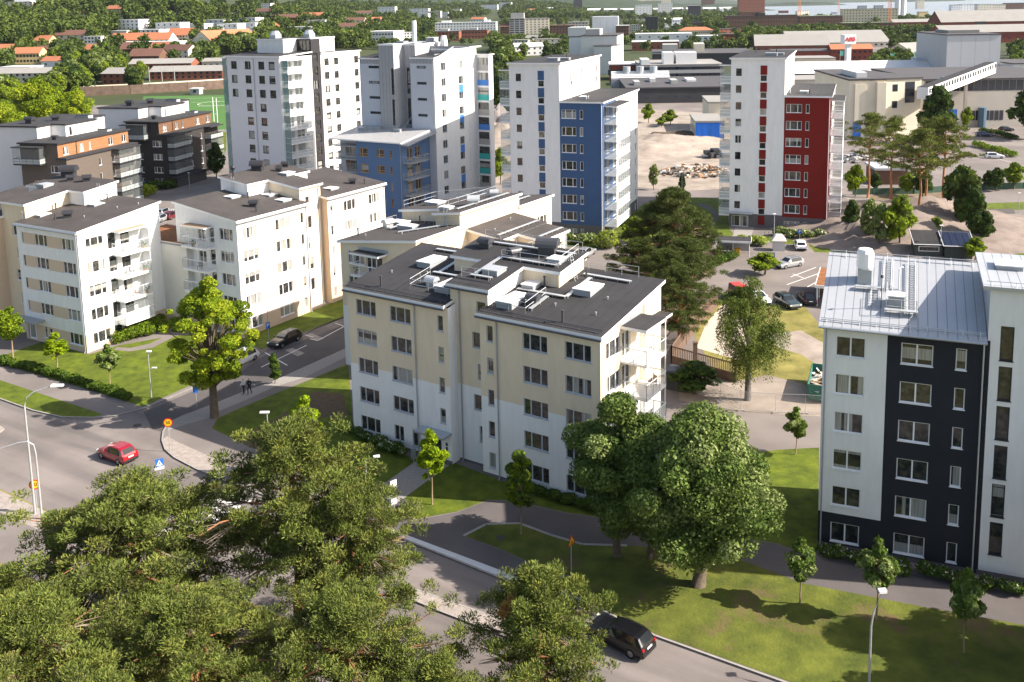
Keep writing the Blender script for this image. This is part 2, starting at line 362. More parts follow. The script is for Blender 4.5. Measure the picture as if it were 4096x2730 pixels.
def walkway(root, p, q, w_=.36, lift=.16):
    p, q = Vector(p), Vector(q); d = (q-p).normalized(); s = Vector((-d.y, d.x, 0))*w_/2; b = MB(); L = (q-p).length
    a, c = p+Vector((0, 0, lift)), q+Vector((0, 0, lift)); t = Vector((0, 0, .05))
    pts = [a-s, c-s, c+s, a+s]
    for f in ([0, 1, 2, 3],): b.face([pts[i]+t for i in f]); b.face([pts[i] for i in reversed(f)])
    for i in range(4): j = (i+1) % 4; b.face([pts[i], pts[j], pts[j]+t, pts[i]+t])
    n = max(2, round(L/1.2))
    for i in range(n+1):
        m = p.lerp(q, i/n); b.bar(m+s, m+s+Vector((0, 0, lift)), .04); b.bar(m-s, m-s+Vector((0, 0, lift)), .04)
    return part('roof_walkway', b, STEEL, root)
def ladder(root, p, q, w_=.45, name='ladder'):
    p, q = Vector(p), Vector(q); d = (q-p).normalized(); s = d.cross(Vector((0, 0, 1)))
    s = (s.normalized() if s.length > .1 else Vector((1, 0, 0)))*w_/2; b = MB()
    b.bar(p-s, q-s, .045); b.bar(p+s, q+s, .045); n = int((q-p).length/.3)
    for i in range(1, n): m = p.lerp(q, i/n); b.bar(m-s, m+s, .03)
    return part(name, b, STEEL, root)
def downpipe(root, side, c, a, z0, z1, m=None, r=.055):
    P = SIDES[side]; b = MB(); b.tube([P(a, c, -.1, z0+.15), P(a, c, -.1, z1-.3), P(a, c, -.3, z1)], r, 6)
    b.tube([P(a, c, -.1, z0+.2), P(a, c, -.28, z0)], r, 6)
    return part('downpipe', b, m or GTRIM, root)
def canopy(root, u0, u1, v0, v1, z, th=.22, m=None, fm=None, slope=0, name='canopy'):
    b = MB(); b.prism(rect(u0, u1, v0, v1), lambda x, y: z+slope*(x-u0), lambda x, y: z+th+slope*(x-u0), 1, 0)
    return part(name, b, [m or FELT, fm or WTRIM], root)
def balcony(root, u0, u1, v0, v1, z, out='R', h=1.1, panel=None, frame=None, glazed=False, top=2.6, posts=3, furn=None, slabm=None, low=.45):
    """slab, railing with glass panels and, where fitted, sliding glazing above. 'out' = side that faces away from the wall"""
    frame = frame or WTRIM; panel = panel or SHEER
    s = MB().box(u0, u1, v0, v1, z-.18, z); o = part('balcony', s, slabm or WTRIM, root)
    edges = {'R': [((u1, v0), (u1, v1)), ((u0, v0), (u1, v0)), ((u0, v1), (u1, v1))], 'F': [((u0, v0), (u1, v0)), ((u0, v0), (u0, v1)), ((u1, v0), (u1, v1))],
             'L': [((u0, v0), (u0, v1)), ((u0, v0), (u1, v0)), ((u0, v1), (u1, v1))]}[out]
    b = MB(); g = MB(); gz = MB()
    for (x0, y0), (x1, y1) in edges:
        L = math.hypot(x1-x0, y1-y0); n = max(1, round(L/(1.4)))
        P = lambda t, zz: (x0+(x1-x0)*t, y0+(y1-y0)*t, zz)
        for i in range(n+1): b.bar(P(i/n, z-.15), P(i/n, z+h), .04)
        b.bar(P(0, z+h), P(1, z+h), .065); b.bar(P(0, z+.08), P(1, z+.08), .05)
        if low: b.bar(P(0, z+h*.55), P(1, z+h*.55), .03)
        g.face([P(0, z+.1), P(1, z+.1), P(1, z+h-.05), P(0, z+h-.05)])
        if glazed:
            gz.face([P(0, z+h+.05), P(1, z+h+.05), P(1, z+top-.05), P(0, z+top-.05)])
            for i in range(n+1): b.bar(P(i/n, z+h), P(i/n, z+top), .02)
    link('railing', b.mesh('railing', frame), o); link('rail_glass', g.mesh('rail_glass', panel), o)
    if glazed: link('sliding_glazing', gz.mesh('sliding_glazing', SHEER), o)
    return o
CHAIRM = mat('outdoor_furniture_brown', (.20, .10, .05), .6, .2, 5); CLOTHM = mat('pale_cloth', (.6, .55, .5), .9, .1, 3); POTM = mat('pot_plant_leaves', (.05, .12, .03), .8, .4, 9)
def deck_chair(label, loc, rz=0, m=None):
    t = thing('deck_chair', label, 'chair', loc, rz); m = m or CHAIRM
    part('seat', MB().box(-.27, .27, -.27, .27, .40, .45), m, t)
    b = MB()
    for k in range(5): b.box(-.27, .27, .25, .29, .5+k*.1, .56+k*.1)
    b.bar((-.26, .27, .4), (-.26, .3, 1.0), .04); b.bar((.26, .27, .4), (.26, .3, 1.0), .04); part('backrest', b, m, t)
    for i in (-.24, .24):
        for j in (-.24, .24): part('leg', MB().bar((i, j, 0), (i, j, .41), .04), m, t)
    return t
def pot_plant(label, loc, seed=1):
    r = random.Random(seed); t = thing('potted_plant', label, 'plant', loc)
    part('pot', MB().lathe([(.14, 0), (.2, .34), (.17, .34)], n=10), WOODT, t); b = MB()
    for q in range(40):
        c = Vector((r.uniform(-.28, .28), r.uniform(-.28, .28), r.uniform(.3, .85))); d = Vector((r.uniform(-1, 1), r.uniform(-1, 1), r.uniform(-.3, 1))).normalized()*.2
        e = d.cross(Vector((r.random(), r.random(), r.random()))).normalized()*.08; b.face([c, c+d*.5+e, c+d, c+d*.5-e])
    part('leaves', b, POTM, t); return t
def box_walls(mb, u0, u1, v0, v1, z0, zf, holes=None, sides='FRBL', colf=None, m=0, zbrk=(), brk=None, mrev=None):
    holes = holes or {}; brk = brk or {}
    for s in sides:
        if s in 'FB': c = v0 if s == 'F' else v1; a0, a1 = u0, u1; zt = (zf(u0, c), zf(u1, c))
        else: c = u1 if s == 'R' else u0; a0, a1 = v0, v1; zt = (zf(c, v0), zf(c, v1))
        if abs(zt[0]-zt[1]) < 1e-4: zt = zt[0]
        facade(mb, s, c, a0, a1, z0, zt, holes.get(s, ()), m, (lambda a, z, s=s: colf(s, a, z)) if colf else None, brk.get(s, ()), zbrk, mrev=mrev)
def wins(root, side, c, lst, **kw):
    """lst of (a, top, w, h, mullions); returns the openings for the facade"""
    out = []
    for q in lst:
        a, zt, w_, h_ = q[:4]; mu = q[4] if len(q) > 4 else ()
        window(root, side, c, a, zt-h_, w_, h_, mu, **kw); out.append((a, zt-h_, w_, h_))
    return out
def frame(x, y, az, name, label, cat, group=None): return thing(name, label, cat, (x, y, 0), math.radians(az), group)
# =================================================================== ground, roads, lawns
ASPH = mat('asphalt_sunbleached', (.165, .145, .135), .92, .10, .25, bump=.25, bscale=30, big=.35)
def tracks(m, az, sc=(.12, 1.1, 1)):
    """faint lengthwise wheel tracks in the asphalt"""
    n, p = nodes_of(m); tc = n.nodes.new('ShaderNodeTexCoord'); mp = n.nodes.new('ShaderNodeMapping'); mp.inputs['Rotation'].default_value = (0, 0, -math.radians(az)); mp.vector_type = 'POINT'
    m2 = n.nodes.new('ShaderNodeMapping'); m2.inputs['Scale'].default_value = (.03, .55, 1)
    n.links.new(tc.outputs['Object'], mp.inputs[0]); n.links.new(mp.outputs[0], m2.inputs[0])
    no = n.nodes.new('ShaderNodeTexNoise'); no.inputs['Scale'].default_value = 1.0; no.inputs['Detail'].default_value = 5; n.links.new(m2.outputs[0], no.inputs['Vector'])
    r = n.nodes.new('ShaderNodeValToRGB'); r.color_ramp.elements[0].position = .35; r.color_ramp.elements[1].position = .62
    r.color_ramp.elements[0].color = (.74, .74, .75, 1); r.color_ramp.elements[1].color = (1.1, 1.08, 1.06, 1); n.links.new(no.outputs['Fac'], r.inputs[0])
    mx = n.nodes.new('ShaderNodeMix'); mx.data_type = 'RGBA'; mx.blend_type = 'MULTIPLY'; mx.inputs[0].default_value = 1
    n.links.new(p.inputs['Base Color'].links[0].from_socket, mx.inputs[6]); n.links.new(r.outputs[0], mx.inputs[7]); n.links.new(mx.outputs[2], p.inputs['Base Color'])
ROADM = mat('road_asphalt', (.195, .172, .160), .9, .08, .3, bump=.25, bscale=30, big=.35); tracks(ROADM, -32.5)
YARD = mat('yard_asphalt', (.195, .170, .156), .92, .10, .15, bump=.25, bscale=30, big=.5)
PATHM = mat('path_asphalt', (.115, .101, .098), .92, .12, .3, bump=.3, bscale=25, big=.35)
KERBM = mat('granite_kerb', (.30, .28, .26), .85, .15, 2)
LAWN = mat('lawn_grass', (.046, .075, .004), .95, .2, .8, col2=(.13, .165, .009), bump=.9, bscale=7, big=.25, detail=9)
ROUGHL = mat('worn_grass', (.105, .10, .02), .95, .2, .35, col2=(.30, .26, .075), bump=.9, bscale=6, big=.3, detail=9)
SAND = mat('sandy_ground', (.22, .18, .145), .95, .2, .25, col2=(.40, .34, .285), bump=.6, bscale=4, big=.2, detail=10)
SOIL = mat('bare_soil', (.11, .075, .045), .95, .3, 2, bump=.6, bscale=8)
STONE = mat('cobble_setts', (.30, .26, .23), .9, .25, 2.2, bump=.6, bscale=9, detail=9)
TILE = mat('concrete_slabs', (.27, .25, .23), .85, .06, 1, bump=.1)
for ax, per in ((0, .5), (1, .5)): stripes(TILE, ax, per, .03, .75, .01, True)
PITCH_M = mat('football_turf', (.055, .14, .028), .95, .08, .3); PAINT = mat('road_paint', (.72, .70, .66), .8, .12, 3)
FOREST = mat('far_ground', (.025, .04, .010), .95, .3, .01, col2=(.055, .065, .02))
rv = Vector((math.cos(math.radians(-32.6)), math.sin(math.radians(-32.6)), 0)); rn = Vector((-rv.y, rv.x, 0))
# terrain sheet out to the horizon: flat near, rolling far
xs = np.concatenate([np.linspace(-9000, -1600, 28), np.linspace(-1500, 1500, 76), np.linspace(1600, 9000, 28)])
ys = np.concatenate([np.linspace(-600, 400, 12), np.linspace(450, 3400, 75), np.linspace(3500, 11000, 25)])
V = []; Fs = []
for y in ys:
    for x in xs: V.append((x, y, terrain(x, y)-.16 - (2.5 if (x > 190 and y > 1500) else 0)))
nx = len(xs)
for j in range(len(ys)-1):
    for i in range(nx-1): Fs.append((j*nx+i, j*nx+i+1, (j+1)*nx+i+1, (j+1)*nx+i))
me = bpy.data.meshes.new('ground'); me.from_pydata(V, [], Fs); me.materials.append(FOREST); me.polygons.foreach_set('use_smooth', [True]*len(Fs)); struct('ground', me)
W2 = lambda *p: [(q.x, q.y) for q in p]
def px(*l): return [at(x, y) for x, y in l]
# road network sheet
b = MB(); c0 = at(439, 894); cdir = (at(790, 730)-at(439, 894)).normalized()
b.face([(-170, 60, -.12), (60, -60, -.12), (110, -10, -.12), (30, 75, -.12), (0, 150, -.12), (-60, 160, -.12), (-200, 160, -.12)]); struct('road', b, ROADM)
# raised land inside the kerbs (top at z = 0)
kA = px((-700, 640), (-300, 800), (0, 917), (73, 943), (142, 959), (211, 960), (254, 958), (330, 939), (439, 894), (514, 862), (561, 842), (600, 812)); e1 = c0+cdir*60+Vector((0, 0, 0)); 
kB = px((797, 800), (627, 877), (561, 900), (488, 930), (419, 956), (385, 972), (373, 992), (371, 1012), (378, 1033), (400, 1052), (450, 1078), (520, 1107), (700, 1172), (905, 1231), (1178, 1341), (1290, 1371), (1315, 1372), (1400, 1412), (1505, 1462), (1800, 1568), (2700, 1890))
far = [Vector((260, 10, 0)), Vector((330, 420, 0)), Vector((-420, 420, 0)), Vector((-300, 150, 0))]
eA = kA[-1]+cdir*26; eB = kB[0]+cdir*24
b = MB(); b.prism(W2(*(kA+[eA, eB]+kB+far)), -.2, 0.0, 1, 0); struct('pavement', b, [YARD, KERBM])
S0 = at(90, 1165); kC = [S0-rv*120, S0+rv*150]
b = MB(); b.prism(W2(kC[0]-rn*60, kC[1]-rn*60, kC[1], kC[0]), -.2, 0.0, 1, 0); struct('near_verge', b, [ROUGHL, KERBM])
def strip(name, p, q, w0, w1, z, m):
    b = MB(); b.face([tuple(x) for x in ((p+rn*w0).to_tuple()[:2]+(z,), (q+rn*w0).to_tuple()[:2]+(z,), (q+rn*w1).to_tuple()[:2]+(z,), (p+rn*w1).to_tuple()[:2]+(z,))]); return struct(name, b, m)
strip('cobble_strip', kC[0], S0+rv*14, -.15, -2.1, .004, STONE); strip('footpath', kC[0], S0+rv*40, -2.1, -6.2, .008, YARD)
# kerb stones: thin proud lines
def kerbline(pts, z=0.0, w_=.14, name='kerb'):
    b = MB()
    for p, q in zip(pts, pts[1:]):
        d = (q-p).normalized(); s = Vector((-d.y, d.x, 0))*w_
        b.prism([(p.x, p.y), (q.x, q.y), ((q+s).x, (q+s).y), ((p+s).x, (p+s).y)], z-.1, z+.012)
    return struct(name, b, KERBM)
kerbline(kA); kerbline(kB)
sheet('footpath', [(0, 846), (307, 924), (329, 939), (254, 958), (237, 953), (0, 874), (-300, 780), (-300, 760)], .004, YARD)
sheet('lawn', [(-300, 795), (0, 874), (237, 953), (211, 959), (142, 957), (73, 941), (0, 915), (-300, 805)], .008, LAWN)
sheet('lawn', [(0, 820), (99, 785), (150, 800), (205, 815), (270, 795), (380, 775), (480, 765), (560, 740), (610, 735), (592, 780), (545, 830), (500, 848), (461, 872), (438, 886), (326, 936), (303, 927), (150, 880), (0, 836), (-200, 790), (-150, 770)], .008, LAWN)
sheet('footpath', [(268, 798), (300, 800), (345, 790), (385, 770), (400, 775), (350, 800), (300, 808), (262, 805)], .012, YARD)
sheet('lawn', [(588, 766), (789, 686), (860, 660), (860, 700), (789, 728), (600, 804), (575, 790)], .008, LAWN)
sheet('lawn', [(487, 985), (500, 962), (560, 935), (640, 902), (720, 870), (800, 836), (812, 995), (940, 1050), (961, 1056), (880, 1113), (800, 1095), (700, 1062), (575, 1028)], .008, LAWN)
sheet('trodden_path', [(545, 1010), (640, 960), (720, 900), (790, 905), (800, 960), (740, 960), (680, 1000), (640, 1055), (575, 1028)], .012, SOIL)
sheet('footpath', [(385, 974), (419, 957), (488, 931), (561, 901), (627, 878), (797, 802), (797, 820), (700, 868), (627, 891), (560, 922), (505, 945), (478, 962), (430, 975), (385, 990)], .010, TILE)
sheet('cobble_strip', [(375, 1010), (384, 1003), (400, 1012), (545, 1078), (600, 1103), (580, 1125), (520, 1103), (450, 1076), (400, 1050), (380, 1032)], .006, STONE)
sheet('footpath', [(963, 1055), (1032, 1070), (985, 1103), (916, 1155), (880, 1178), (850, 1155), (878, 1115)], .012, TILE)
sheet('lawn', [(916, 1153), (985, 1103), (1040, 1062), (1160, 1108), (1385, 1180), (1420, 1195), (1300, 1178), (1180, 1150), (1121, 1149), (1051, 1176), (957, 1193), (931, 1183)], .008, LAWN)
sheet('footpath', [(898, 1216), (860, 1180), (916, 1155), (957, 1195), (1051, 1178), (1121, 1151), (1180, 1152), (1300, 1180), (1420, 1197), (1500, 1210), (1783, 1250), (1870, 1282), (2075, 1316), (2353, 1367), (2600, 1420), (2600, 1492), (2353, 1438), (2137, 1399), (1958, 1364), (1841, 1341), (1720, 1294), (1640, 1271), (1560, 1263), (1441, 1255), (1339, 1251), (1270, 1231), (1195, 1203), (1116, 1205), (1063, 1232), (1150, 1263), (1229, 1299), (1287, 1316), (1322, 1331), (1296, 1359), (1195, 1328)], .004, PATHM)
sheet('lawn', [(1063, 1231), (1116, 1204), (1195, 1202), (1270, 1230), (1339, 1250), (1441, 1254), (1560, 1262), (1640, 1270), (1720, 1293), (1841, 1340), (1958, 1363), (2137, 1398), (2353, 1437), (2600, 1490), (2600, 1845), (1800, 1562), (1505, 1457), (1400, 1407), (1317, 1368), (1299, 1358), (1324, 1331), (1287, 1315), (1229, 1298), (1150, 1262)], .010, mat('roadside_grass', (.045, .066, .008), .95, .2, .5, col2=(.15, .165, .022), bump=1.0, bscale=5, big=.35, detail=10))
worn = bpy.data.materials['roadside_grass']; n, p = nodes_of(worn); tc = n.nodes.new('ShaderNodeTexCoord'); q1 = n.nodes.new('ShaderNodeTexNoise'); q1.inputs['Scale'].default_value = .22; q1.inputs['Detail'].default_value = 10; q1.inputs['Roughness'].default_value = .7; n.links.new(tc.outputs['Object'], q1.inputs['Vector']); q2 = n.nodes.new('ShaderNodeValToRGB'); q2.color_ramp.elements[0].position = .54; q2.color_ramp.elements[1].position = .66; n.links.new(q1.outputs['Fac'], q2.inputs[0]); mx = n.nodes.new('ShaderNodeMix'); mx.data_type = 'RGBA'; n.links.new(q2.outputs[0], mx.inputs[0]); n.links.new(p.inputs['Base Color'].links[0].from_socket, mx.inputs[6]); mx.inputs[7].default_value = (.13, .085, .045, 1); n.links.new(mx.outputs[2], p.inputs['Base Color'])
kerbline(px((1441, 1252), (1339, 1249), (1270, 1229), (1195, 1201), (1116, 1203), (1063, 1230)), .01, .25)
sheet('bus_stop_slabs', [(897, 1216), (1195, 1328), (1296, 1360), (1290, 1367), (1178, 1337), (905, 1228)], .014, mat('pale_slabs', (.55, .56, .56), .85, .05, 1))
sheet('lawn', [(1700, 1045), (1790, 1034), (1882, 1029), (1880, 1255), (1868, 1279), (1783, 1249), (1640, 1225), (1500, 1208), (1420, 1190), (1400, 1150), (1420, 1100), (1560, 1050)], .008, LAWN)
b = MB(); isl = [Vector((*(at(x, y).to_tuple()[:2]), 0)) for x, y in ((940, 1348), (1010, 1372), (1160, 1425), (1300, 1478), (1330, 1495), (1290, 1500), (1180, 1470), (1010, 1405), (930, 1372))]
b.prism(W2(*isl), -.2, -.0, 1, 0); struct('traffic_island', b, [STONE, KERBM]); kerbline(isl+[isl[0]], 0, -.12)
b = MB(); isl = [at(x, y) for x, y in ((-40, 975), (0, 978), (10, 985), (0, 993), (-60, 985))]; b.prism(W2(*isl), -.2, -.0, 1, 0); struct('traffic_island', b, [STONE, KERBM])
sheet('side_street', [(330, 945), (439, 899), (514, 867), (561, 847), (600, 819), (797, 742), (880, 708), (880, 760), (797, 797), (627, 873), (561, 896), (488, 926), (419, 951), (383, 969), (372, 990), (350, 985)], -.114, mat('dark_asphalt', (.105, .094, .092), .92, .12, .3, bump=.3, bscale=25, big=.4))
b = MB()
for X, Y, r in ((315, 978, .42), (655, 850, .35), (1150, 1235, .35), (1500, 1228, .3), (1700, 640, .35)):
    c = at(X, Y, -.108 if X < 700 else .03); n_ = 20; b.face([(c.x+r*math.cos(k*2*math.pi/n_), c.y+r*math.sin(k*2*math.pi/n_), c.z) for k in range(n_)])
struct('manhole_covers', b, mat('cast_iron', (.06, .055, .05), .7, .2, 8))
sheet('asphalt_patch', [(700, 768), (716, 764), (745, 776), (728, 782)], -.110, STONE); sheet('asphalt_patch', [(655, 803), (672, 798), (700, 810), (684, 817)], -.110, STONE)
sheet('asphalt_patch', [(150, 1010), (260, 1040), (255, 1048), (140, 1016)], -.114, mat('newer_asphalt', (.14, .125, .118), .92, .12, .3, bump=.3, bscale=25))
# zebra crossing
b = MB(); q0 = at(540, 1118)+rv*.3; q0.z = -.115
for k in range(9):
    s = q0-rn*(.8+k*1.05); b.face([(s+a).to_tuple()[:2]+(-.115,) for a in (Vector((0, 0, 0)), rv*2.6, rv*2.6-rn*.5, -rn*.5)])
struct('crossing_stripes', b, PAINT)
def paint(name, segs, w_=.12, z=.014):
    b = MB()
    for (p, q) in segs:
        p, q = at(*p), at(*q); d = (q-p).normalized(); s = Vector((-d.y, d.x, 0))*w_/2
        b.face([(v.x, v.y, z) for v in (p-s, q-s, q+s, p+s)])
    return struct(name, b, PAINT)
paint('parking_lines', [((594, 800), (660, 838)), ((700, 768), (720, 773)), ((712, 777), (730, 781)), ((730, 781), (792, 748)), ((770, 741), (800, 752)), ((600, 842), (704, 792))], .14, -.108)
paint('parking_lines', [((1817, 637), (1875, 615)), ((1808, 655), (1893, 625)), ((1822, 630), (1852, 642)), ((1855, 660), (1893, 640)), ((1582, 690), (1602, 660)), ((1625, 700), (1648, 668)), ((1742, 560), (1768, 555)), ((1345, 600), (1362, 575)), ((1900, 440), (1990, 470)), ((1960, 420), (2040, 440)), ((2250, 355), (2330, 375))], .14, .016)
# back area
sheet('lawn', [(1706, 540), (1858, 549), (2000, 551), (2110, 560), (2110, 592), (1990, 584), (1872, 580), (1855, 560), (1795, 562), (1750, 553)], .008, LAWN)
sheet('lawn', [(1480, 468), (1600, 454), (1668, 458), (1676, 525), (1690, 545), (1600, 548), (1500, 548), (1440, 560), (1420, 545)], .008, LAWN)
sheet('footpath', [(1612, 466), (1640, 478), (1655, 495), (1640, 520), (1628, 520), (1640, 496), (1628, 482), (1600, 472)], .012, PATHM)
sheet('lawn', [(1270, 560), (1300, 540), (1400, 530), (1480, 468), (1430, 548), (1380, 572), (1290, 566)], .010, LAWN)
sheet('footpath', [(1690, 520), (1735, 520), (1725, 545), (1700, 570), (1660, 565), (1685, 540)], .014, TILE)
sheet('building_site', [(1120, 262), (1300, 262), (1470, 250), (1650, 262), (1700, 300), (1700, 432), (1560, 440), (1445, 428), (1110, 420)], .006, SAND)
sheet('worn_lawn', [(1570, 700), (1680, 690), (1700, 697), (1850, 705), (1893, 760), (1893, 905), (1840, 880), (1760, 862), (1700, 880), (1640, 850), (1600, 780)], .008, ROUGHL)
sheet('sandy_ground', [(1560, 870), (1650, 850), (1700, 875), (1765, 862), (1840, 882), (1886, 905), (1886, 958), (1780, 952), (1700, 945), (1560, 920)], .012, SAND)
sheet('sandy_ground', [(1752, 770), (1840, 760), (1895, 790), (1895, 850), (1840, 815), (1790, 800)], .013, SAND)
sheet('play_area', [(1622, 745), (1660, 700), (1700, 702), (1720, 800), (1700, 830), (1600, 800)], .014, mat('play_sand', (.48, .40, .33), .95, .1, 1, bump=.3))
sheet('lawn', [(1600, 660+25), (1690, 668+20), (1690, 693), (1640, 705), (1590, 720), (1570, 700)], .012, LAWN)
sheet('lawn', [(2180, 470), (2353, 465), (2353, 482), (2280, 486), (2190, 480)], .008, LAWN)
sheet('lawn', [(1960, 555), (2000, 450), (2160, 440), (2260, 560), (2250, 592), (1970, 590)], .006, mat('needle_litter', (.12, .085, .055), .95, .3, .8, col2=(.20, .16, .10), bump=.6, bscale=5))
sheet('lawn', [(2315, 575), (2353, 545), (2420, 560), (2420, 610), (2330, 600)], .008, LAWN)
sheet('path', [(2262, 600), (2330, 600), (2345, 540), (2330, 480), (2262, 482), (2258, 520), (2268, 560)], .012, PATHM)
sheet('football_pitch', [(330, 222), (517, 219), (1130, 205), (1130, 300), (517, 298), (425, 306), (300, 312)], .010, PITCH_M)
paint('pitch_lines', [((425, 228), (520, 224)), ((440, 236), (520, 233)), ((455, 246), (515, 243)), ((425, 306), (515, 299))], .35, .03)
b = MB(); cc = at(505, 238)
for k in range(24):
    a0, a1 = k*math.pi/12, (k+1)*math.pi/12; P = lambda a, r: (cc.x+math.cos(a)*r, cc.y+math.sin(a)*r, .03)
    b.face([P(a0, 9), P(a1, 9), P(a1, 9.4), P(a0, 9.4)])
struct('pitch_circle', b, PAINT)
sheet('rough_grass', [(425, 310), (520, 303), (520, 345), (500, 380), (470, 330)], .012, LAWN)
sheet('lawn', [(1070, 300), (1130, 300), (1130, 420), (1100, 430), (1060, 420)], .008, LAWN)
sheet('lawn', [(1270, 545), (1130, 430), (1000, 430), (1000, 330), (1130, 300)], .003, LAWN) if 0 else None
# water and what lies behind
b = MB(); b.face([(250, 1560, -.9), (900, 1500, -.9), (9000, 1500, -.9), (9000, 10500, -.9), (250, 10500, -.9), (700, 3600, -.9)]); 
wm = bpy.data.materials.new('lake_water'); wm.use_nodes = True; n_, p_ = nodes_of(wm); p_.inputs['Base Color'].default_value = (.20, .22, .24, 1); p_.inputs['Roughness'].default_value = .25
nb = n_.nodes.new('ShaderNodeTexNoise'); nb.inputs['Scale'].default_value = .15; nb.inputs['Detail'].default_value = 6; bb = n_.nodes.new('ShaderNodeBump'); bb.inputs['Strength'].default_value = .4; bb.inputs['Distance'].default_value = 1.5
tc_ = n_.nodes.new('ShaderNodeTexCoord'); n_.links.new(tc_.outputs['Object'], nb.inputs['Vector']); n_.links.new(nb.outputs['Fac'], bb.inputs['Height']); n_.links.new(bb.outputs[0], p_.inputs['Normal']); struct('water', b, wm)
# =================================================================== cream and white apartment house in the middle
T3 = (.29, .71)
def build_middle():
    o = at(1417/K, 1738/K)
    r = frame(o.x, o.y, -33.6, 'apartment_building', 'cream over white apartment house in the middle, dark roofs and a raised lift core', 'building', 'apartment houses')
    wl = MB(); col = lambda s, a, z: 1 if z < 7.15 else 0
    tops = [13.5, 10.68, 7.86, 5.03, 2.2]; zf = lambda u, v: 14.28+.136*v; zu = lambda u, v: 15.98+.136*(v-1.15)
    fm = mat('grey_window_frame', (.46, .48, .50), .5, .04, 3, spec=.4)
    h1 = wins(r, 'F', 0, [(.97, t, 2.4, 1.42, T3) for t in tops]+[(5.06, t, 2.4, 1.42, T3) for t in tops[:-1]]+[(5.06, 2.2, 1.12, 1.5, (.5,)), (7.2, 2.24, .62, 1.6)]+[(10.45, t, .64, 1.42) for t in tops[:-1]], fm=fm)
    h2 = wins(r, 'F', 0, [(15.68, t, .65, 1.42) for t in tops]+[(19.28, t, 2.38, 1.42, T3) for t in tops]+[(23.3, t, 2.38, 1.42, T3) for t in tops], fm=fm)
    h3 = wins(r, 'F', 1.15, [(13.36, 12.18, .9, 1.42), (13.36, 6.52, .9, 1.42), (13.87, 14.98, .95, 1.42), (13.87, 9.36, .95, 1.42), (13.87, 3.7, .95, 1.5)], fm=fm)
    hr = wins(r, 'R', 26.5, [(.95, t, 2.42, 1.42, T3) for t in tops]+[(3.7, t+.05, 1.5, 2.1, (.45,)) for t in tops[:-1]]+[(8.2, t, 1.5, 1.42, (.5,)) for t in tops], fm=WTRIM)
    hb1 = wins(r, 'B', 11.15, [(2+k*4, t, 2.2, 1.42, T3) for k in range(2) for t in tops], fm=fm); hb2 = wins(r, 'B', 11.15, [(17+k*4, t, 2.2, 1.42, T3) for k in range(2) for t in tops], fm=fm)
    dr = [(9.0, 0.15, 1.5, 2.15)]
    box_walls(wl, 0, 11.65, 0, 11.15, 0, zf, {'F': h1+dr, 'B': hb1}, colf=col, zbrk=(7.15,))
    box_walls(wl, 15.0, 26.5, 0, 11.15, -.3, zf, {'F': h2, 'R': hr, 'B': hb2}, colf=col, zbrk=(7.15,))
    box_walls(wl, 11.1, 15.1, 1.15, 6.7, 0, zu, {'F': h3}, colf=col, zbrk=(7.15,))
    box_walls(wl, 7.5, 18.9, 6.6, 11.05, 0, zu, {}, colf=lambda s, a, z: 0)
    part('wall', wl, [CREAM, WHITE], r)
    d = part('entrance_door', MB().box(9.05, 10.45, .12, .18, .15, 2.25).box(9.0, 10.5, .1, .2, 2.25, 2.32), DTRIM, r); 
    link('door_glass', MB().face([(9.25, .11, .5), (10.25, .11, .5), (10.25, .11, 2.1), (9.25, .11, 2.1)]).mesh('door_glass', PANE), d)
    canopy(r, 8.4, 11.7, -1.3, 0, 2.75, .18, ZINC, GTRIM)
    part('plinth', MB().box(-.02, 11.67, -.03, 0, -.1, .28).box(14.98, 26.53, -.03, 0, -.4, .28).box(11.67, 14.98, 1.12, 1.15, -.1, .2), GREYR, r)
    part('mailbox_panel', MB().box(11.0, 11.2, -.04, 0, 1.0, 1.5).box(11.0, 11.2, -.04, 0, 1.6, 1.9), DTRIM, r)
    for (u, c, zt) in ((7.98, 0, 14.2), (16.77, 0, 14.2)): downpipe(r, 'F', c, u, 0, zt)
    downpipe(r, 'F', 1.15, 12.1, 0, 16)
    downpipe(r, 'R', 26.5, 7.6, 0, 15.1)
    b = .3
    roof(r, [(0, 0), (11.1, 0), (11.1, 6.7), (7.5, 6.7), (7.5, 11.15), (0, 11.15)], zf, FELT, b)
    roof(r, [(15.1, 0), (26.5, 0), (26.5, 11.15), (18.9, 11.15), (18.9, 6.7), (15.1, 6.7)], zf, FELT, b)
    roof(r, [(11.1, 1.15), (15.1, 1.15), (15.1, 6.65), (18.9, 6.65), (18.9, 11.1), (7.5, 11.1), (7.5, 6.65), (11.1, 6.65)], zu, FELT, b)
    Z = lambda v: zf(0, v)+.28; Y = lambda v: zu(0, v)+.28
    part('gutter', MB().tube([(-.3, -.42, 14.22), (11.5, -.42, 14.22)], .09, 6).tube([(14.8, -.42, 14.22), (26.8, -.42, 14.22)], .09, 6).tube([(10.8, .75, 15.9), (15.4, .75, 15.9)], .09, 6), DSHEET, r)
    sg = MB()
    for a, c in ((-.2, 11.3), (14.9, 26.6)):
        sg.tube([(a, .25, 14.85), (c, .25, 14.85)], .035, 5); sg.tube([(a, .25, 14.72), (c, .25, 14.72)], .025, 5)
        for k in range(8): x = a+.5+(c-a-1)*k/7; sg.bar((x, .05, 14.58), (x, .28, 14.9), .03)
    sg.tube([(10.9, 1.5, 16.62), (15.3, 1.5, 16.62)], .035, 5); part('snow_guard', sg, DSHEET, r)
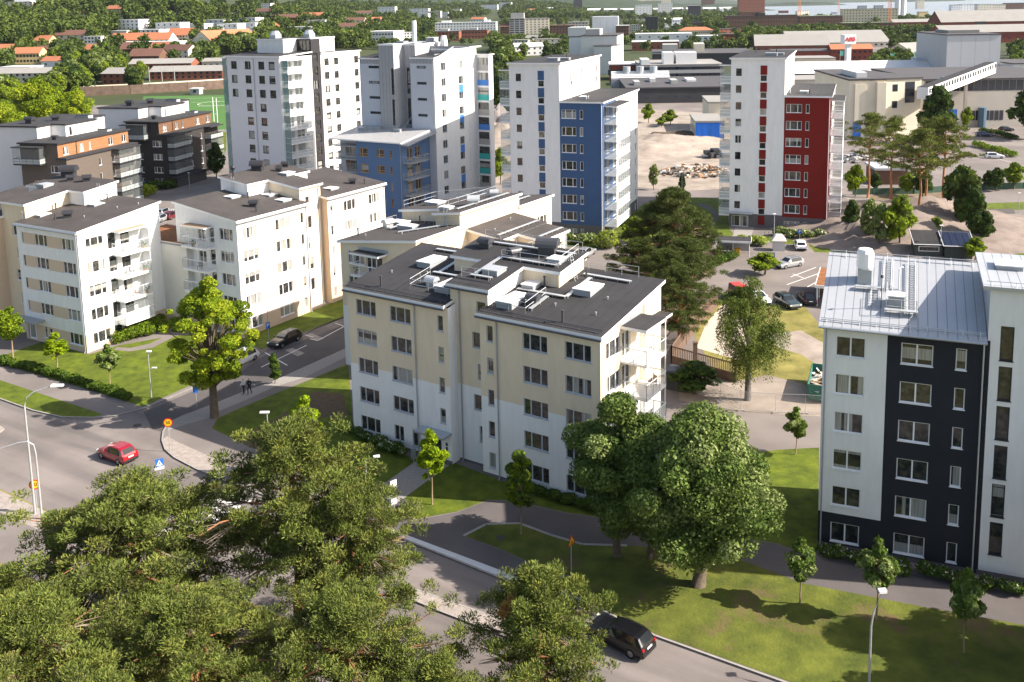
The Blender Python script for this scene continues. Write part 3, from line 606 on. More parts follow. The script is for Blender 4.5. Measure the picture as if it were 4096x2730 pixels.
    for u, v, w_, d_, up in ((4.25, 7.3, 1.6, 2.6, 0), (9.6, 3.2, 1.7, 2.6, 0), (16.55, 6.0, 1.2, 1.8, 0), (16.7, 2.7, 1.6, 3.0, 0), (21.6, 7.0, 1.7, 2.4, 0), (13.65, 4.3, 1.6, 1.5, 1), (17.7, 8.3, 1.3, 1.3, 1)):
        hatch(r, u, v, (Y if up else Z)(v), w_, d_, m=WTRIM if not up or u > 17 else STEEL)
    fan(r, 9.3, 9.2, Y(9), 1.1, 0); fan(r, 13.3, 8.1, Y(8), 1.0, 1.2); fan(r, 15.9, 9.7, Y(9.7), 1.7, .3); fan(r, 7.6, 3.0, Z(3), .95, 0, STEEL); fan(r, 18.5, 3.0, Z(3), 1.0, 0)
    for u, v in ((3.17, 1.1), (22.6, .9), (17.6, 6.3), (20.3, 9)): ventpipe(r, u, v, Z(v))
    ventpipe(r, 9.9, 8.8, Y(8.8))
    for u, v in ((5.5, 5), (2, 4), (24.5, 3), (24, 6), (20.5, 3.3)): stub(r, u, v, Z(v))
    walkway(r, (2.6, 10.2, Z(10.2)), (7.2, 10.2, Z(10.2))); walkway(r, (6, 5.3, Z(5.3)), (10.6, 5.3, Z(5.3))); walkway(r, (6.6, 5.4, Z(5.4)), (6.6, 9.6, Z(9.6)))
    walkway(r, (15.7, 4.9, Z(4.9)), (20.6, 4.9, Z(4.9))); walkway(r, (20.6, 4.9, Z(4.9)), (20.6, 9.2, Z(9.2))); walkway(r, (19.6, 9.8, Z(9.8)), (24.3, 9.7, Z(9.7))); walkway(r, (19, 1.7, Z(1.7)), (19, 4.4, Z(4.4)))
    walkway(r, (8, 10.2, Y(10.2)), (18.5, 10.2, Y(10.2))); walkway(r, (12.4, 7.3, Y(7.3)), (18.3, 7.3, Y(7.3))); walkway(r, (12.4, 3.2, Y(3.2)), (12.4, 7.2, Y(7.2))); walkway(r, (18.2, 7.3, Y(7.3)), (18.2, 10.2, Y(10.2))); walkway(r, (12.1, 2.9, Y(2.9)), (14.3, 2.9, Y(2.9)))
    rail(r, [(2.6, 11.1, Z(11.1)), (7.4, 11.1, Z(11.1))], .95); rail(r, [(19.4, 11.1, Z(11.1)), (24.4, 11.1, Z(11.1))], .95); rail(r, [(8, 11.05, Y(11)), (18.8, 11.05, Y(11))], .95)
    rail(r, [(12.6, 7.05, Y(7)), (18.6, 7.05, Y(7)), (18.6, 10.6, Y(10.6))], .95); rail(r, [(11.4, 2.5, Y(2.5)), (14.3, 2.5, Y(2.5))], .95); rail(r, [(6.2, 1.6, Z(1.6)), (10.4, 1.6, Z(1.6))], .95); rail(r, [(6.2, 1.6, Z(1.6)), (6.2, 4.6, Z(4.6))], .95); rail(r, [(15.6, 1.1, Z(1.1)), (18.9, 1.1, Z(1.1)), (18.9, 4.4, Z(4.4))], .95)
    ladder(r, (19.6, 8.6, 15.4), (18.95, 8.6, 18.1))
    canopy(r, 26.5, 28.8, 3.45, 7.2, 14.0, .25, FELT); canopy(r, 26.5, 27.7, 9.3, 10.9, 13.2, .22, FELT)
    part('canopy_flashing', MB().box(26.5, 26.54, 3.4, 7.4, 14.25, 14.6), ZINC, r)
    for k, z in enumerate((11.3, 8.47, 5.65, 2.82)):
        balcony(r, 26.5, 28.8, 3.45, 7.2, z, 'R', 1.2, SHEER if k < 2 else MILK, frame=STEEL, low=0)
    part('balcony_posts', MB().bar((28.75, 7.15, 0), (28.75, 7.15, 14), .08).bar((26.75, 7.15, 0), (26.75, 7.15, 14), .08), WTRIM, r)
    return r
R_M = build_middle()
def local(r, u, v, z): return (Matrix.Translation(r.location) @ Matrix.Rotation(r.rotation_euler[2], 4, 'Z')) @ Vector((u, v, z))
deck_chair('brown slatted chair on the second balcony from the top of the cream middle house', local(R_M, 28.0, 6.2, 8.48), -1.2)
# =================================================================== left white house with sand-coloured window bands
def bands(z, tops): return any(t-1.44 < z < t+.02 for t in tops) or z < 2.15
def build_left():
    o = at(645*.5422/K, (600+1500*.5422)/K)
    r = frame(o.x, o.y, -30, 'apartment_building', 'white apartment house with sand coloured window bands and four stacked balconies, at the left edge', 'building', 'apartment houses')
    tops = [13.75, 10.87, 7.99, 5.1, 2.15]; zf = lambda u, v: 14.6+.115*v; zu = lambda u, v: 16.45+.115*v
    hF = wins(r, 'F', 0, [(-3.12, t, 2.4, 1.42, T3) for t in tops]+[(-8.25, t, 2.4, 1.42, T3) for t in tops[:-1]]+[(-10.9, t, .55, 1.42) for t in tops[:-1]]+[(-8.0, 2.15, .6, 1.5), (-7.0, 2.0, .6, .9)])
    door = [(-11.2, .1, 1.6, 2.0)]
    hR = wins(r, 'R', 0, [(1.02, t-.05, 2.42, 1.42, T3) for t in tops]+[(4.0, t+.02, 1.2, 2.05) for t in tops]+[(5.8, t+.02, 1.4, 2.05) for t in tops])
    wl = MB()
    def colf(s, a, z):
        if z < 2.15: return 1
        if s == 'F' and a > -10.9 and a < -.72 and bands(z, tops): return 1
        return 0
    zb = tuple(x for t in tops for x in (t, t-1.42))+(2.15,)
    box_walls(wl, -11.65, 0, 0, 11.8, 0, zf, {'F': hF+door, 'R': hR}, colf=colf, zbrk=zb, brk={'F': (-10.9, -.72)})
    # lift core
    hc = wins(r, 'F', 1.3, [(-14.5, 14.09, .85, 1.42), (-14.0, 11.1, .85, 1.42), (-14.5, 8.24, .85, 1.42), (-14.0, 5.28, .85, 1.42)])
    box_walls(wl, -16.4, -11.65, 1.3, 8, 0, zu, {'F': hc}, colf=lambda s, a, z: 2)
    box_walls(wl, -20, -8.6, 7.5, 12.4, 0, zu, {}, colf=lambda s, a, z: 0)
    hL = wins(r, 'F', -.6, [(-19.2, t-.2, 2.0, 1.42, (.5,)) for t in tops])
    box_walls(wl, -27.5, -16.4, -.6, 11.2, 0, zf, {'F': hL}, colf=colf, zbrk=zb)
    box_walls(wl, -7.5, 4.6, 11.8, 19, 0, lambda u, v: 11.1, {}, colf=lambda s, a, z: 1 if z < 1.6 else 3, zbrk=(1.6,))
    part('wall', wl, [WHITE, BEIGE, CREAM, mat('pale_link_render', (.70, .67, .62), .85, .03, .5)], r)
    door_ = part('entrance_door', MB().box(-11.1, -9.7, .1, .16, .1, 2.08), WTRIM, r); link('door_glass', MB().face([(-10.9, .09, .3), (-9.9, .09, .3), (-9.9, .09, 1.95), (-10.9, .09, 1.95)]).mesh('door_glass', PANE), door_)
    canopy(r, -11.9, -7.6, -1.5, 0, 2.75, .2, GTRIM, GTRIM)
    roof(r, [(-11.65, 0), (0, 0), (0, 11.8), (-8.6, 11.8), (-8.6, 7.5), (-11.65, 7.5)], zf, FELTV, .25)
    roof(r, [(-16.4, 1.3), (-11.65, 1.3), (-11.65, 7.5), (-8.6, 7.5), (-8.6, 12.4), (-20, 12.4), (-20, 7.5), (-16.4, 7.5)], zu, FELTV, .25)
    roof(r, rect(-27.5, -16.4, -.6, 11.2), zf, FELTV, .25)
    roof(r, rect(-7.5, 4.6, 11.8, 19), lambda u, v: 10.75, mat('sedum_roof', (.22, .09, .035), .95, .5, 3, bump=.6, bscale=20), .1, .2, GTRIM)
    part('gutter', MB().tube([(-11.9, -.35, 14.55), (.2, -.35, 14.55)], .09, 6), GTRIM, r); downpipe(r, 'F', 0, -.2, 0, 14.5); downpipe(r, 'F', 1.3, -12.0, 0, 16)
    Z = lambda v: zf(0, v)+.28; Y = lambda v: zu(0, v)+.28
    for u, v in ((-10.6, 2.9), (-7.3, 8.2)): hatch(r, u, v, Z(v), 1.3, 1.5, .12, WTRIM)
    hatch(r, -16.6, 7.6, Y(7.6), 1.5, 1.5, .3, STEEL)
    fan(r, -6.3, 3.4, Z(3.4), 1, .8, DTRIM); fan(r, -15.5, 10.6, Y(10.6), .9, .8, DTRIM); fan(r, -12.8, 11.1, Y(11), 1.0, .8, DTRIM); fan(r, -17.6, 11.9, Y(12), 1.8, .6, DTRIM)
    for u, v in ((-11.2, 5.2), (-7.7, 10.2), (-6.9, 2.1)): ventpipe(r, u, v, Z(v), .7)
    for u, v in ((-4, 4), (-3, 8), (-1.5, 10)): stub(r, u, v, Z(v))
    ladder(r, (-8.45, 9.6, 15.6), (-8.5, 9.6, 18.3)); rail(r, [(-17.8, 6.8, Y(7)), (-15.2, 6.8, Y(7))], .5)
    canopy(r, 0, 1.45, 4.6, 8.9, 13.75, .16, mat('canopy_board', (.30, .22, .16), .8, .1, 2))
    for k, z in enumerate((10.98, 8.1, 5.22, 2.34)):
        balcony(r, 0, 1.45, 4.6, 8.9, z, 'R', 1.35, MILK if k == 3 else SHEER, low=0, glazed=(k == 3), top=2.4)
        part('side_screen', MB().box(0, 1.4, 8.86, 8.92, z, z+2.5), WTRIM, r)
    return r
R_L = build_left()
for k, (z, q) in enumerate(((10.98, 'top balcony of the left white house'), (8.1, 'second highest balcony of the left white house'), (5.22, 'third balcony down of the left white house'))):
    deck_chair(('white' if k == 0 else 'dark' if k == 1 else 'brown')+' chair on the '+q, local(R_L, .8, 6.1+k*.4, z), .6+k, (CLOTHM, DTRIM, CHAIRM)[k])
    pot_plant('potted plant in the far corner of the '+q, local(R_L, .9, 8.4, z), k)
# =================================================================== second white house with sunlit sand bands
def build_second():
    o = at((650+1105*.5422)/K, (600+1190*.5422)/K)
    r = frame(o.x, o.y, -32.2, 'apartment_building', 'white apartment house with sunlit sand coloured bands behind the maple and the parked black car', 'building', 'apartment houses')
    tops = [13.66, 10.8, 7.95, 5.08, 2.2]; zf = lambda u, v: 14.58-.12*u; zu = lambda u, v: 16.33-.12*u
    wl = MB(); zb = tuple(x for t in tops for x in (t, t-1.45))+(2.15,)
    def colf(s, a, z):
        if z < 2.15: return 1
        if s == 'R' and -9 < a < -.7 and bands(z, tops): return 1
        return 0
    def colg(s, a, z):
        if z < 2.15: return 1
        if s == 'R' and 4.8 < a < 14.8 and bands(z, tops): return 1
        return 0
    bl = dict(pane=PANEB)
    hR = wins(r, 'R', 0, [(-11.15, t, 2.4, 1.45, T3) for t in tops]+[(-5.65, t, 2.4, 1.45, T3) for t in tops]+[(-1.22, t, .55, 1.45) for t in tops], **bl)
    hF = wins(r, 'F', -12, [(-3.2, t-.03, 2.4, 1.5, T3) for t in tops]+[(-5.1, t-.1, 1.0, 2.0) for t in tops]+[(-7.2, t-.1, 1.4, 2.0, (.5,)) for t in tops])
    box_walls(wl, -11.2, 0, -12, 0, 0, zf, {'R': hR, 'F': hF}, colf=colf, zbrk=zb, brk={'R': (-9, -.7)})
    hR2 = wins(r, 'R', 0, [(4.4, t, .55, 1.45) for t in tops]+[(7.15, t, 2.35, 1.45, T3) for t in tops]+[(12.4, t, 2.35, 1.45, T3) for t in tops], **bl)
    box_walls(wl, -11.2, 0, 3.9, 15.9, 0, zf, {'R': hR2}, colf=colg, zbrk=zb, brk={'R': (4.8, 14.8)})
    hc = wins(r, 'R', -1.2, [(1.0, 15.3, .8, 1.1), (1.3, 12.6, .8, 1.7), (.8, 9.7, .8, 1.7), (1.3, 6.9, .8, 1.7), (1.3, 4.0, .8, 1.7)])
    box_walls(wl, -8, -1.2, 0, 3.9, 0, zu, {'R': hc}, colf=lambda s, a, z: 2)
    box_walls(wl, -12, -6.9, -3.7, 7.4, 0, zu, {}, colf=lambda s, a, z: 0)
    part('wall', wl, [WHITE, BEIGE, mat('sand_core_render', (.76, .64, .47), .85, .03, .5, bump=.1)], r)
    # roofs
    roof(r, [(-11.2, -12), (0, -12), (0, 0), (-6.9, 0), (-6.9, -3.7), (-11.2, -3.7)], zf, FELTV, .25)
    roof(r, [(-6.9, 3.9), (0, 3.9), (0, 15.9), (-11.2, 15.9), (-11.2, 7.4), (-6.9, 7.4)], zf, FELTV, .25)
    roof(r, [(-12, -3.7), (-6.9, -3.7), (-6.9, 0), (-1.2, 0), (-1.2, 3.9), (-6.9, 3.9), (-6.9, 7.4), (-12, 7.4)], zu, FELTV, .3)
    Z = lambda u: zf(u, 0)+.28; Y = lambda u: zu(u, 0)+.28
    for u, v in ((-8.0, -5.4), (-5.6, -1.1), (-2.6, -1.6), (-2.5, 7.4)): hatch(r, u, v, Z(u), 1.5, 1.5, .12, WTRIM)
    hatch(r, -6.9, 3.6, Y(-6.9), 1.3, 1.6, .3, WTRIM)
    fan(r, -3.0, -6.4, Z(-3), 1, .6, DTRIM); fan(r, -9.0, 4.1, Y(-9), .8, .6, DTRIM); fan(r, -10.3, 6.6, Y(-10.3), .9, .6, DTRIM); fan(r, -11.2, 2.2, Y(-11.2), 1.6, .5, DTRIM); fan(r, -2.4, 11.8, Z(-2.4), .9, .6, DTRIM)
    for u, v in ((-1.0, -7.8), (-5.2, -1.4), (-6.3, -4.2), (-1.2, 13)): ventpipe(r, u, v, Z(u), .7)
    part('vent_cowl', MB().lathe([(.12, -.2), (.12, .9), (.3, 1.0), (.38, 1.25), (.2, 1.5)], (-10.7, -2.6, Y(-10.7)), 10), DTRIM, r)
    ladder(r, (-9.5, -3.95, 15.6), (-9.5, -3.8, 18.2))
    part('gutter', MB().tube([(.33, -12.2, 14.52), (.33, .2, 14.52)], .09, 6).tube([(.33, 3.7, 14.52), (.33, 16.1, 14.52)], .09, 6), GTRIM, r)
    downpipe(r, 'R', 0, -.25, 0, 14.5); downpipe(r, 'R', -1.2, 3.4, 0, 16.4); downpipe(r, 'R', 0, 15.6, 0, 14.5)
    canopy(r, -8.7, -4.2, -13.5, -12, 13.55, .16, mat('canopy_board_tan', (.34, .24, .16), .8, .1, 2))
    for k, z in enumerate((11.05, 8.15, 5.3)): balcony(r, -8.6, -4.1, -13.5, -12, z, 'F', 1.3, SHEER, low=0, glazed=(k == 0), top=2.45)
    return r
R_X = build_second()
pot_plant('green plants behind the glass of the upper balcony left of the maple', local(R_X, -6.8, -13.1, 11.06), 5); deck_chair('dark covered chair on the lower balcony left of the maple', local(R_X, -6.2, -12.8, 8.16), 0, DTRIM)
# =================================================================== cream house behind the middle one
def build_back():
    o = at(1384/K, 1458/K)
    r = frame(o.x, o.y, -33.6, 'apartment_building', 'cream apartment house with stepped dark roofs and guard rails, just behind the middle house', 'building', 'apartment houses')
    zf = lambda u, v: 14.22+.118*u; zu = lambda u, v: 15.72+.118*u; tops = [13.5, 10.68, 7.86, 5.03, 2.2]
    wl = MB(); colf = lambda s, a, z: 1 if z < 7.0 else 0
    hF = wins(r, 'F', 0, [(1.06, t, 2.4, 1.42, T3) for t in tops]+[(3.8, t-.3, 2.3, 2.1, (.3, .6)) for t in tops])
    hR = wins(r, 'R', 10.85, [(24.2, 13.45, 2.2, 1.2, T3), (6.3, 11.0, .6, 1.4), (3, 13.0-2, .1, .1)])
    box_walls(wl, 0, 10.85, 0, 7.85, 0, zf, {'F': hF, 'R': hR[1:2]}, colf=colf, zbrk=(7.0,))
    box_walls(wl, 7.4, 10.85, 7.85, 20.0, 0, zu, {}, colf=lambda s, a, z: 0)
    box_walls(wl, 0.2, 7.4, 10.5, 17, 0, zu, {}, colf=lambda s, a, z: 0)
    box_walls(wl, 0, 10.85, 20.0, 27.6, 0, zf, {'R': hR[:1]}, colf=lambda s, a, z: 0)
    zs = lambda u, v: 14.85-.14*(u-10.85)
    h2 = wins(r, 'R', 15.4, [(14, 13.3, 1.6, 1.3, (.5,)), (16.2, 13.3, 1.6, 1.3, (.5,))]); box_walls(wl, 10.85, 15.4, 9.3, 18.4, 0, zs, {'R': h2}, colf=lambda s, a, z: 0)
    z3 = lambda u, v: 14.2-.12*(u-15.4); h3 = wins(r, 'R', 18.7, [(16.2, 12.9, .9, 1.1, (.5,))]); box_walls(wl, 15.4, 18.7, 12.5, 18.0, 0, z3, {'R': h3}, colf=lambda s, a, z: 0)
    part('wall', wl, [CREAM, WHITE], r)
    roof(r, rect(0, 10.85, 0, 7.85)[:2]+[(10.85, 7.85), (7.4, 7.85), (7.4, 10.5), (0, 10.5)], zf, FELTV, .3)
    roof(r, rect(7.4, 10.85, 7.85, 20)[:2]+[(10.85, 20), (7.4, 20), (7.4, 17), (.2, 17), (.2, 10.5), (7.4, 10.5)], zu, FELTV, .3)
    roof(r, rect(0, 10.85, 20, 27.6), zf, FELTV, .28); roof(r, rect(10.85, 15.4, 9.3, 18.4), zs, FELTV, .35); roof(r, rect(15.75, 18.7, 12.5, 18.0), z3, FELTV, .3)
    Z = lambda u: zf(u, 0)+.28; Y = lambda u: zu(u, 0)+.28
    hatch(r, 4.6, 6.3, Z(4.6), 2.2, 1.2, .35); hatch(r, 1.5, 8.6, Z(1.5), 2.0, 1.3, .35); fan(r, -.0+.8, 7.2, Z(.8), 1.1, 1.4, STEEL); hatch(r, 7.6, 9.7, Y(7.6), 1.4, 1.0, .3); fan(r, 9.2, 12.8, Y(9.2), 1.2, .6, STEEL); fan(r, 8.2, 18.5, Y(8.2), .9, .6, STEEL); hatch(r, 3, 13.5, Y(3), 2.0, 1.6, .3)
    walkway(r, (5.5, 3.5, Z(5.5)), (9.4, 7.4, Z(9.4))); walkway(r, (2.5, 5.5, Z(2.5)), (2.5, 9, Z(2.5))); walkway(r, (9.6, 9, Y(9.6)), (9.6, 19.5, Y(9.6))); walkway(r, (8.5, 21, Z(8.5)), (8.5, 26, Z(8.5)))
    walkway(r, (14.8, 9.6, zs(14.8, 0)+.28), (14.8, 18, zs(14.8, 0)+.28)); walkway(r, (18.2, 12.8, z3(18.2, 0)+.28), (18.2, 17.8, z3(18.2, 0)+.28))
    rail(r, [(-.1, 1, Z(0)), (-.1, 9.8, Z(0))], .9); rail(r, [(.4, 10.7, Y(.4)), (.4, 16.8, Y(.4)), (7.3, 19.8, Y(7.3))], 1.0); rail(r, [(7.6, 8.1, Y(7.6)), (7.6, 14, Y(7.6)), (7.6, 19.8, Y(7.6))], 1.0); rail(r, [(3.2, 10.2, Z(3.2)), (7.2, 7.7, Z(7.2)), (10.2, 7.6, Z(10.2))], .9); rail(r, [(.4, 20.2, Z(.4)), (.4, 27.4, Z(.4))], .9)
    ladder(r, (8.9, 7.5, 15.3), (8.9, 7.9, 18.0)); ventpipe(r, 4.0, 9.2, Z(4), .8); ventpipe(r, 0.7, 2.2, Z(.7), .8)
    for u, v in ((2, 2), (6.5, 3), (12.2, 16), (13.4, 11)): stub(r, u, v, (Z(u) if u < 11 else zs(u, 0)+.28))
    canopy(r, 2.7, 6.8, -1.5, 0, 13.55, .22, FELT); part('canopy_flashing', MB().box(2.7, 7.0, -.05, 0, 13.77, 14.15), ZINC, r)
    for z in (11.3, 8.45, 5.6): balcony(r, 2.7, 6.8, -1.5, 0, z, 'F', 1.2, SHEER, low=0)
    rail(r, [(15.3, 9.5, 13.2), (18.5, 9.5, 13.2), (18.5, 12.4, 13.2)], 1.0)
    part('terrace', MB().box(15.4, 18.7, 9.3, 12.5, 0, 13.2), CREAM, r)
    downpipe(r, 'R', 18.7, 17.7, 0, 13.8)
    return r
R_N = build_back()
pot_plant('bushy plant on the balcony of the cream house just behind the middle house', local(R_N, 3.2, -1.1, 11.3), 9)
# =================================================================== right house, white and near-black with pale metal roof
def build_right():
    o = at((3100+312*.5422)/K, (1550+1160*.5422)/K)
    r = frame(o.x, o.y, -22.2, 'apartment_building', 'white and near-black apartment house with a pale standing seam metal roof at the right edge', 'building', 'apartment houses')
    sm = stripes(mat('standing_seam_roof', (.42, .435, .455), .45, .04, .8, metal=.25, spec=.5), 0, .62, .05, .55, .03)
    tops = [16.22, 13.4, 10.55, 7.7, 4.85, 2.0]; wl = MB()
    def colf(s, a, z):
        if s != 'F': return 1 if z < 2.7 else 0
        return 1 if (a > 4.28 or z < 2.72) else 0
    h = wins(r, 'F', 0, [(.88, t, 1.98, 1.5, (.5,)) for t in tops]+[(5.19, t, 2.05, 1.52, (.5,)) for t in tops]+[(8.66, t, .68, 1.52) for t in tops])
    zf = lambda u, v: 17.25+.32*v
    box_walls(wl, 0, 10.55, 0, 8.6, 0, lambda u, v: 17.05+.32*v, {'F': h}, sides='FLB', colf=colf, zbrk=(2.72,), brk={'F': (4.28,)})
    h2 = wins(r, 'F', -.02, [(11.3, 18.1-2.81*k, .82, 2.4) for k in range(6)], fm=DTRIM)
    g = lambda s, a, z: 1 if (a < 10.68) else 0
    facade(wl, 'F', -.02, 10.55, 21, 0, 20.6, h2, 0, lambda a, z: 1 if (a < 10.72 and z < 17) else 0, (10.72,), (17,))
    facade(wl, 'L', 10.55, -.02, 7.8, 15, 20.6, (), 2); facade(wl, 'R', 21, -.02, 7.8, 0, 20.6, (), 0); facade(wl, 'B', 7.8, 10.55, 21, 0, 20.6, (), 0)
    part('wall', wl, [WHITE, BLACKR, ZINC], r)
    b = MB()
    b.prism(rect(-.3, 10.5, -.5, 8.9), lambda x, y: 17.05+.32*y, lambda x, y: 17.2+.32*y, 1, 0)
    part('roof', b, [sm, ZINC], r)
    b = MB(); b.prism(rect(10.1, 21.3, -.3, 8.0), lambda x, y: 20.6+.03*y, lambda x, y: 20.85+.03*y, 1, 0); part('upper_roof', b, [sm, ZINC], r)
    b = MB(); b.tube([(-.3, -.6, 16.95), (10.5, -.6, 16.95)], .1, 6); part('gutter', b, ZINC, r)
    b = MB()
    for z in (0.12, .25): b.tube([(-.2, .05, 17.2+z), (10.4, .05, 17.2+z)], .03, 5)
    for k in range(10): x = .2+k*1.1; b.bar((x, -.1, 17.15), (x, .1, 17.55), .035)
    b.tube([(-.2, 8.5, 20.3), (10.3, 8.5, 20.3)], .03, 5); b.tube([(-.2, 8.5, 20.15), (10.3, 8.5, 20.15)], .03, 5)
    for k in range(7): x = 1.0+k*1.5; b.bar((x, 8.2, 19.8), (x, 8.55, 20.35), .035)
    b.tube([(10.3, .1, 21.1), (21, .1, 21.1)], .03, 5)
    for k in range(6): x = 10.6+k*1.5; b.bar((x, -.1, 20.8), (x, .15, 21.15), .035)
    part('snow_guard', b, STEEL, r)
    Z = lambda v: 17.2+.32*v
    part('chimney_base', MB().prism(rect(2.0, 3.0, 4.9, 5.9), Z(4.7), Z(6)+.75), ZINC, r)
    part('vent_cowl', MB().lathe([(.5, 0), (.5, .1), (.62, .15), (.62, 1.2), (.5, 1.5), (.45, 1.52)], (2.5, 5.4, Z(6)+.75), 16), WTRIM, r)
    hatch(r, 4.75, 2.7, Z(2.7)+.25, 1.05, 1.1, .5, WTRIM)
    hatch(r, 12.0, 4.6, 20.95, 1.7, 1.7, .3, WTRIM)
    for u, v0, v1 in ((4.1, 4.2, 8.2), (5.75, 1.5, 8.0), (3.3, 2.0, 4.0)):
        ladder(r, (u, v0, Z(v0)+.25), (u, v1, Z(v1)+.25), .5)
        ladder(r, (u+.02, v0, Z(v0)+.12), (u+.02, v1, Z(v1)+.12), .7, 'ladder')
    walkway(r, (1.9, 4.2, Z(4.2)), (3.9, 4.2, Z(4.2)), .4, .25); walkway(r, (4.0, 1.6, Z(1.6)), (6.2, 1.6, Z(1.6)), .5, .3)
    rail(r, [(4.1, 1.4, Z(1.4)+.2), (6.1, 1.4, Z(1.4)+.2)], 1.0, 1.0); rail(r, [(4.1, 1.4, Z(1.4)+.2), (4.1, 3.4, Z(3.4)+.2)], 1.0, 1.0)
    part('vent_pipe', MB().tube([(4.9, 4.6, Z(4.6)), (4.9, 4.6, Z(4.6)+1.6), (5.0, 4.8, Z(4.6)+1.75), (5.15, 4.9, Z(4.6)+1.6)], .06, 8), WTRIM, r)
    part('antenna', MB().tube([(3.75, 2.2, Z(2.2)), (3.75, 2.2, Z(2.2)+2.2)], .03, 5).lathe([(.05, 0), (.12, .1), (.05, .25)], (3.75, 2.2, Z(2.2)+2.2), 8), DTRIM, r)
    downpipe(r, 'F', 0, .2, 0, 17.0); downpipe(r, 'F', 0, 10.35, 0, 17.0, STEEL)
    part('plinth', MB().box(-.02, 10.5, -.04, 0, -.1, .3).box(10.6, 21, -.06, -.02, -.1, .35), GREYR, r)
    return r
R_R = build_right()
# =================================================================== the two twin towers (blue and red)
def build_tower(px, py, az, paint, label, blue):
    o = at(px/K, py/K); r = frame(o.x, o.y, az, 'apartment_tower', label, 'building', 'apartment towers')
    wl = MB(); zl = lambda u, v: 23.3+.0*v; zh = lambda u, v: 29.85
    tp = [22.13-2.957*k for k in range(8)]
    h = wins(r, 'F', 0, [(-7.27, t, 2.6, 1.5, (.27, .73)) for t in tp]+[(-4.03, t, .6, 1.55) for t in tp])
    hR = wins(r, 'R', 0, [(13.0, t, .8, 1.5) for t in tp]+[(19.5, t, .6, 1.5) for t in tp]+[(23, t, 1.0, 1.5, (.5,)) for t in tp]+[(2.2, t+.3, 2.0, 2.2, (.5,)) for t in tp[:-1]]+[(6.5, t+.3, 2.0, 2.2, (.5,)) for t in tp[:-1]])
    colf = lambda s, a, z: 2 if z < 2.15 else (1 if (s == 'F' or (s == 'R' and a < 9.0)) else 0)
    box_walls(wl, -8.75, 0, 0, 25.2, -.5, zl, {'F': h, 'R': hR}, sides='FRB', colf=colf, zbrk=(2.15,), brk={'R': (9.0,)})
    w9 = [28.3-2.957*k for k in range(9)]
    hF = wins(r, 'F', -.01, [(-15.95+.35*blue, t, 1.1, 1.45) for t in w9], rev=.12)
    hS = wins(r, 'F', -.01, [(-11.7+.25*blue, 27.08-2.957*k, 1.08, 1.05) for k in range(9)], rev=.1, sill=False, t=.04)
    hU = wins(r, 'R', -7.6, [(6.0, 28.3, .7, 1.6), (8.2, 28.3, .5, 1.6), (9.3, 28.3, .5, 1.6), (10.5, 28.3, .5, 1.6), (13, 28.3, .7, 1.6), (9, 25.2, .5, .8), (10.2, 25.2, .5, .8), (13, 25.2, .7, .8), (23, 28.2, 1.0, 1.4, (.5,)), (23, 26.0, 1.0, 1.0)], fm=GTRIM)
    dr = [] if blue else [(-16.3, 0, 2.9, 2.0)]
    box_walls(wl, -16.75, -7.6, -.01, 25.6, -.5, zh, {'F': hF+hS+dr, 'R': hU}, colf=lambda s, a, z: 2 if z < 2.4 else 0, zbrk=(2.4,))
    part('wall', wl, [WHITE, paint, GREYR], r)
    u0 = -11.7+.25*blue
    for k in range(10-blue):
        part('facade_panel', MB().box(u0-.02, u0+1.12, -.05, -.013, 27.14-2.957*k, 28.76-2.957*k), paint, r)
    roof(r, rect(-8.75+1.1, 0, 0, 25.2), zl, FELT, .3); roof(r, rect(-16.75, -7.6, 0, 25.6), zh, FELT, .3)
    hatch(r, -4.6, 4.5, 23.58, 1.3, 1.3, .4, WTRIM); ventpipe(r, -3.6, 3.3, 23.58, .8); hatch(r, -10.4, 5.5, 30.1, 2, 1.4, .5, STEEL); ventpipe(r, -10, 12, 30.1, .9); ventpipe(r, -14, 15, 30.1, .9); hatch(r, -9.5, 9, 30.1, 2, 1.2, .3, STEEL)
    for k, z in enumerate([1.98+2.957*k for k in range(7)]):
        balcony(r, 0.02, 2.1, 1.1, 10.6 if blue else 9.8, z, 'R', 1.3, MILK, glazed=True, top=2.75)
    canopy(r, 0, 2.3, .8, 11, 22.65, .2, FELT, WTRIM, -.05)
    for k, z in enumerate([1.98+2.957*k for k in range(9)]):
        balcony(r, -18.6, -16.77, 0.2, 4.6, z, 'F' if 0 else 'L', 1.2, MILK, glazed=True, top=2.75)
    canopy(r, -18.8, -16.75, 0, 4.8, 28.7, .2, FELT, WTRIM)
    downpipe(r, 'F', 0, -.15, 0, 23.2, WTRIM); downpipe(r, 'R', 0, 24.6, 0, 23.2, WTRIM); downpipe(r, 'R', -7.6, .4, 23.6, 29.7, WTRIM); downpipe(r, 'R', -7.6, 23.8-1.5, 23.6, 29.7, WTRIM)
    ladder(r, (-7.2, 4.6, 23.6), (-7.3, 6.2, 26.6)); rail(r, [(-7.5, 6.2, 26.6), (-6.5, 6.2, 26.6), (-6.5, 8.0, 26.6), (-7.5, 8.0, 26.6)], 1.0, .8); part('platform', MB().box(-7.6, -6.5, 6.2, 8, 26.5, 26.58), STEEL, r)
    rail(r, [(-8.7, .1, 23.6), (-7.7, .1, 23.6)], .8, .5)
    if not blue:
        canopy(r, -17, -12.6, -1.6, 0, 2.55, .18, ZINC, GTRIM)
        d = part('entrance_door', MB().box(-16.3, -16.22, .05, .12, 0, 2.0).box(-14.95, -14.8, .05, .12, 0, 2.0).box(-13.5, -13.4, .05, .12, 0, 2.0).box(-16.3, -13.4, .05, .12, 1.92, 2.0).box(-16.3, -13.4, .05, .12, 0, .12), WTRIM, r)
        link('door_glass', MB().face([(-16.3, .1, 0), (-13.4, .1, 0), (-13.4, .1, 2), (-16.3, .1, 2)]).mesh('door_glass', PANE), d)
    return r
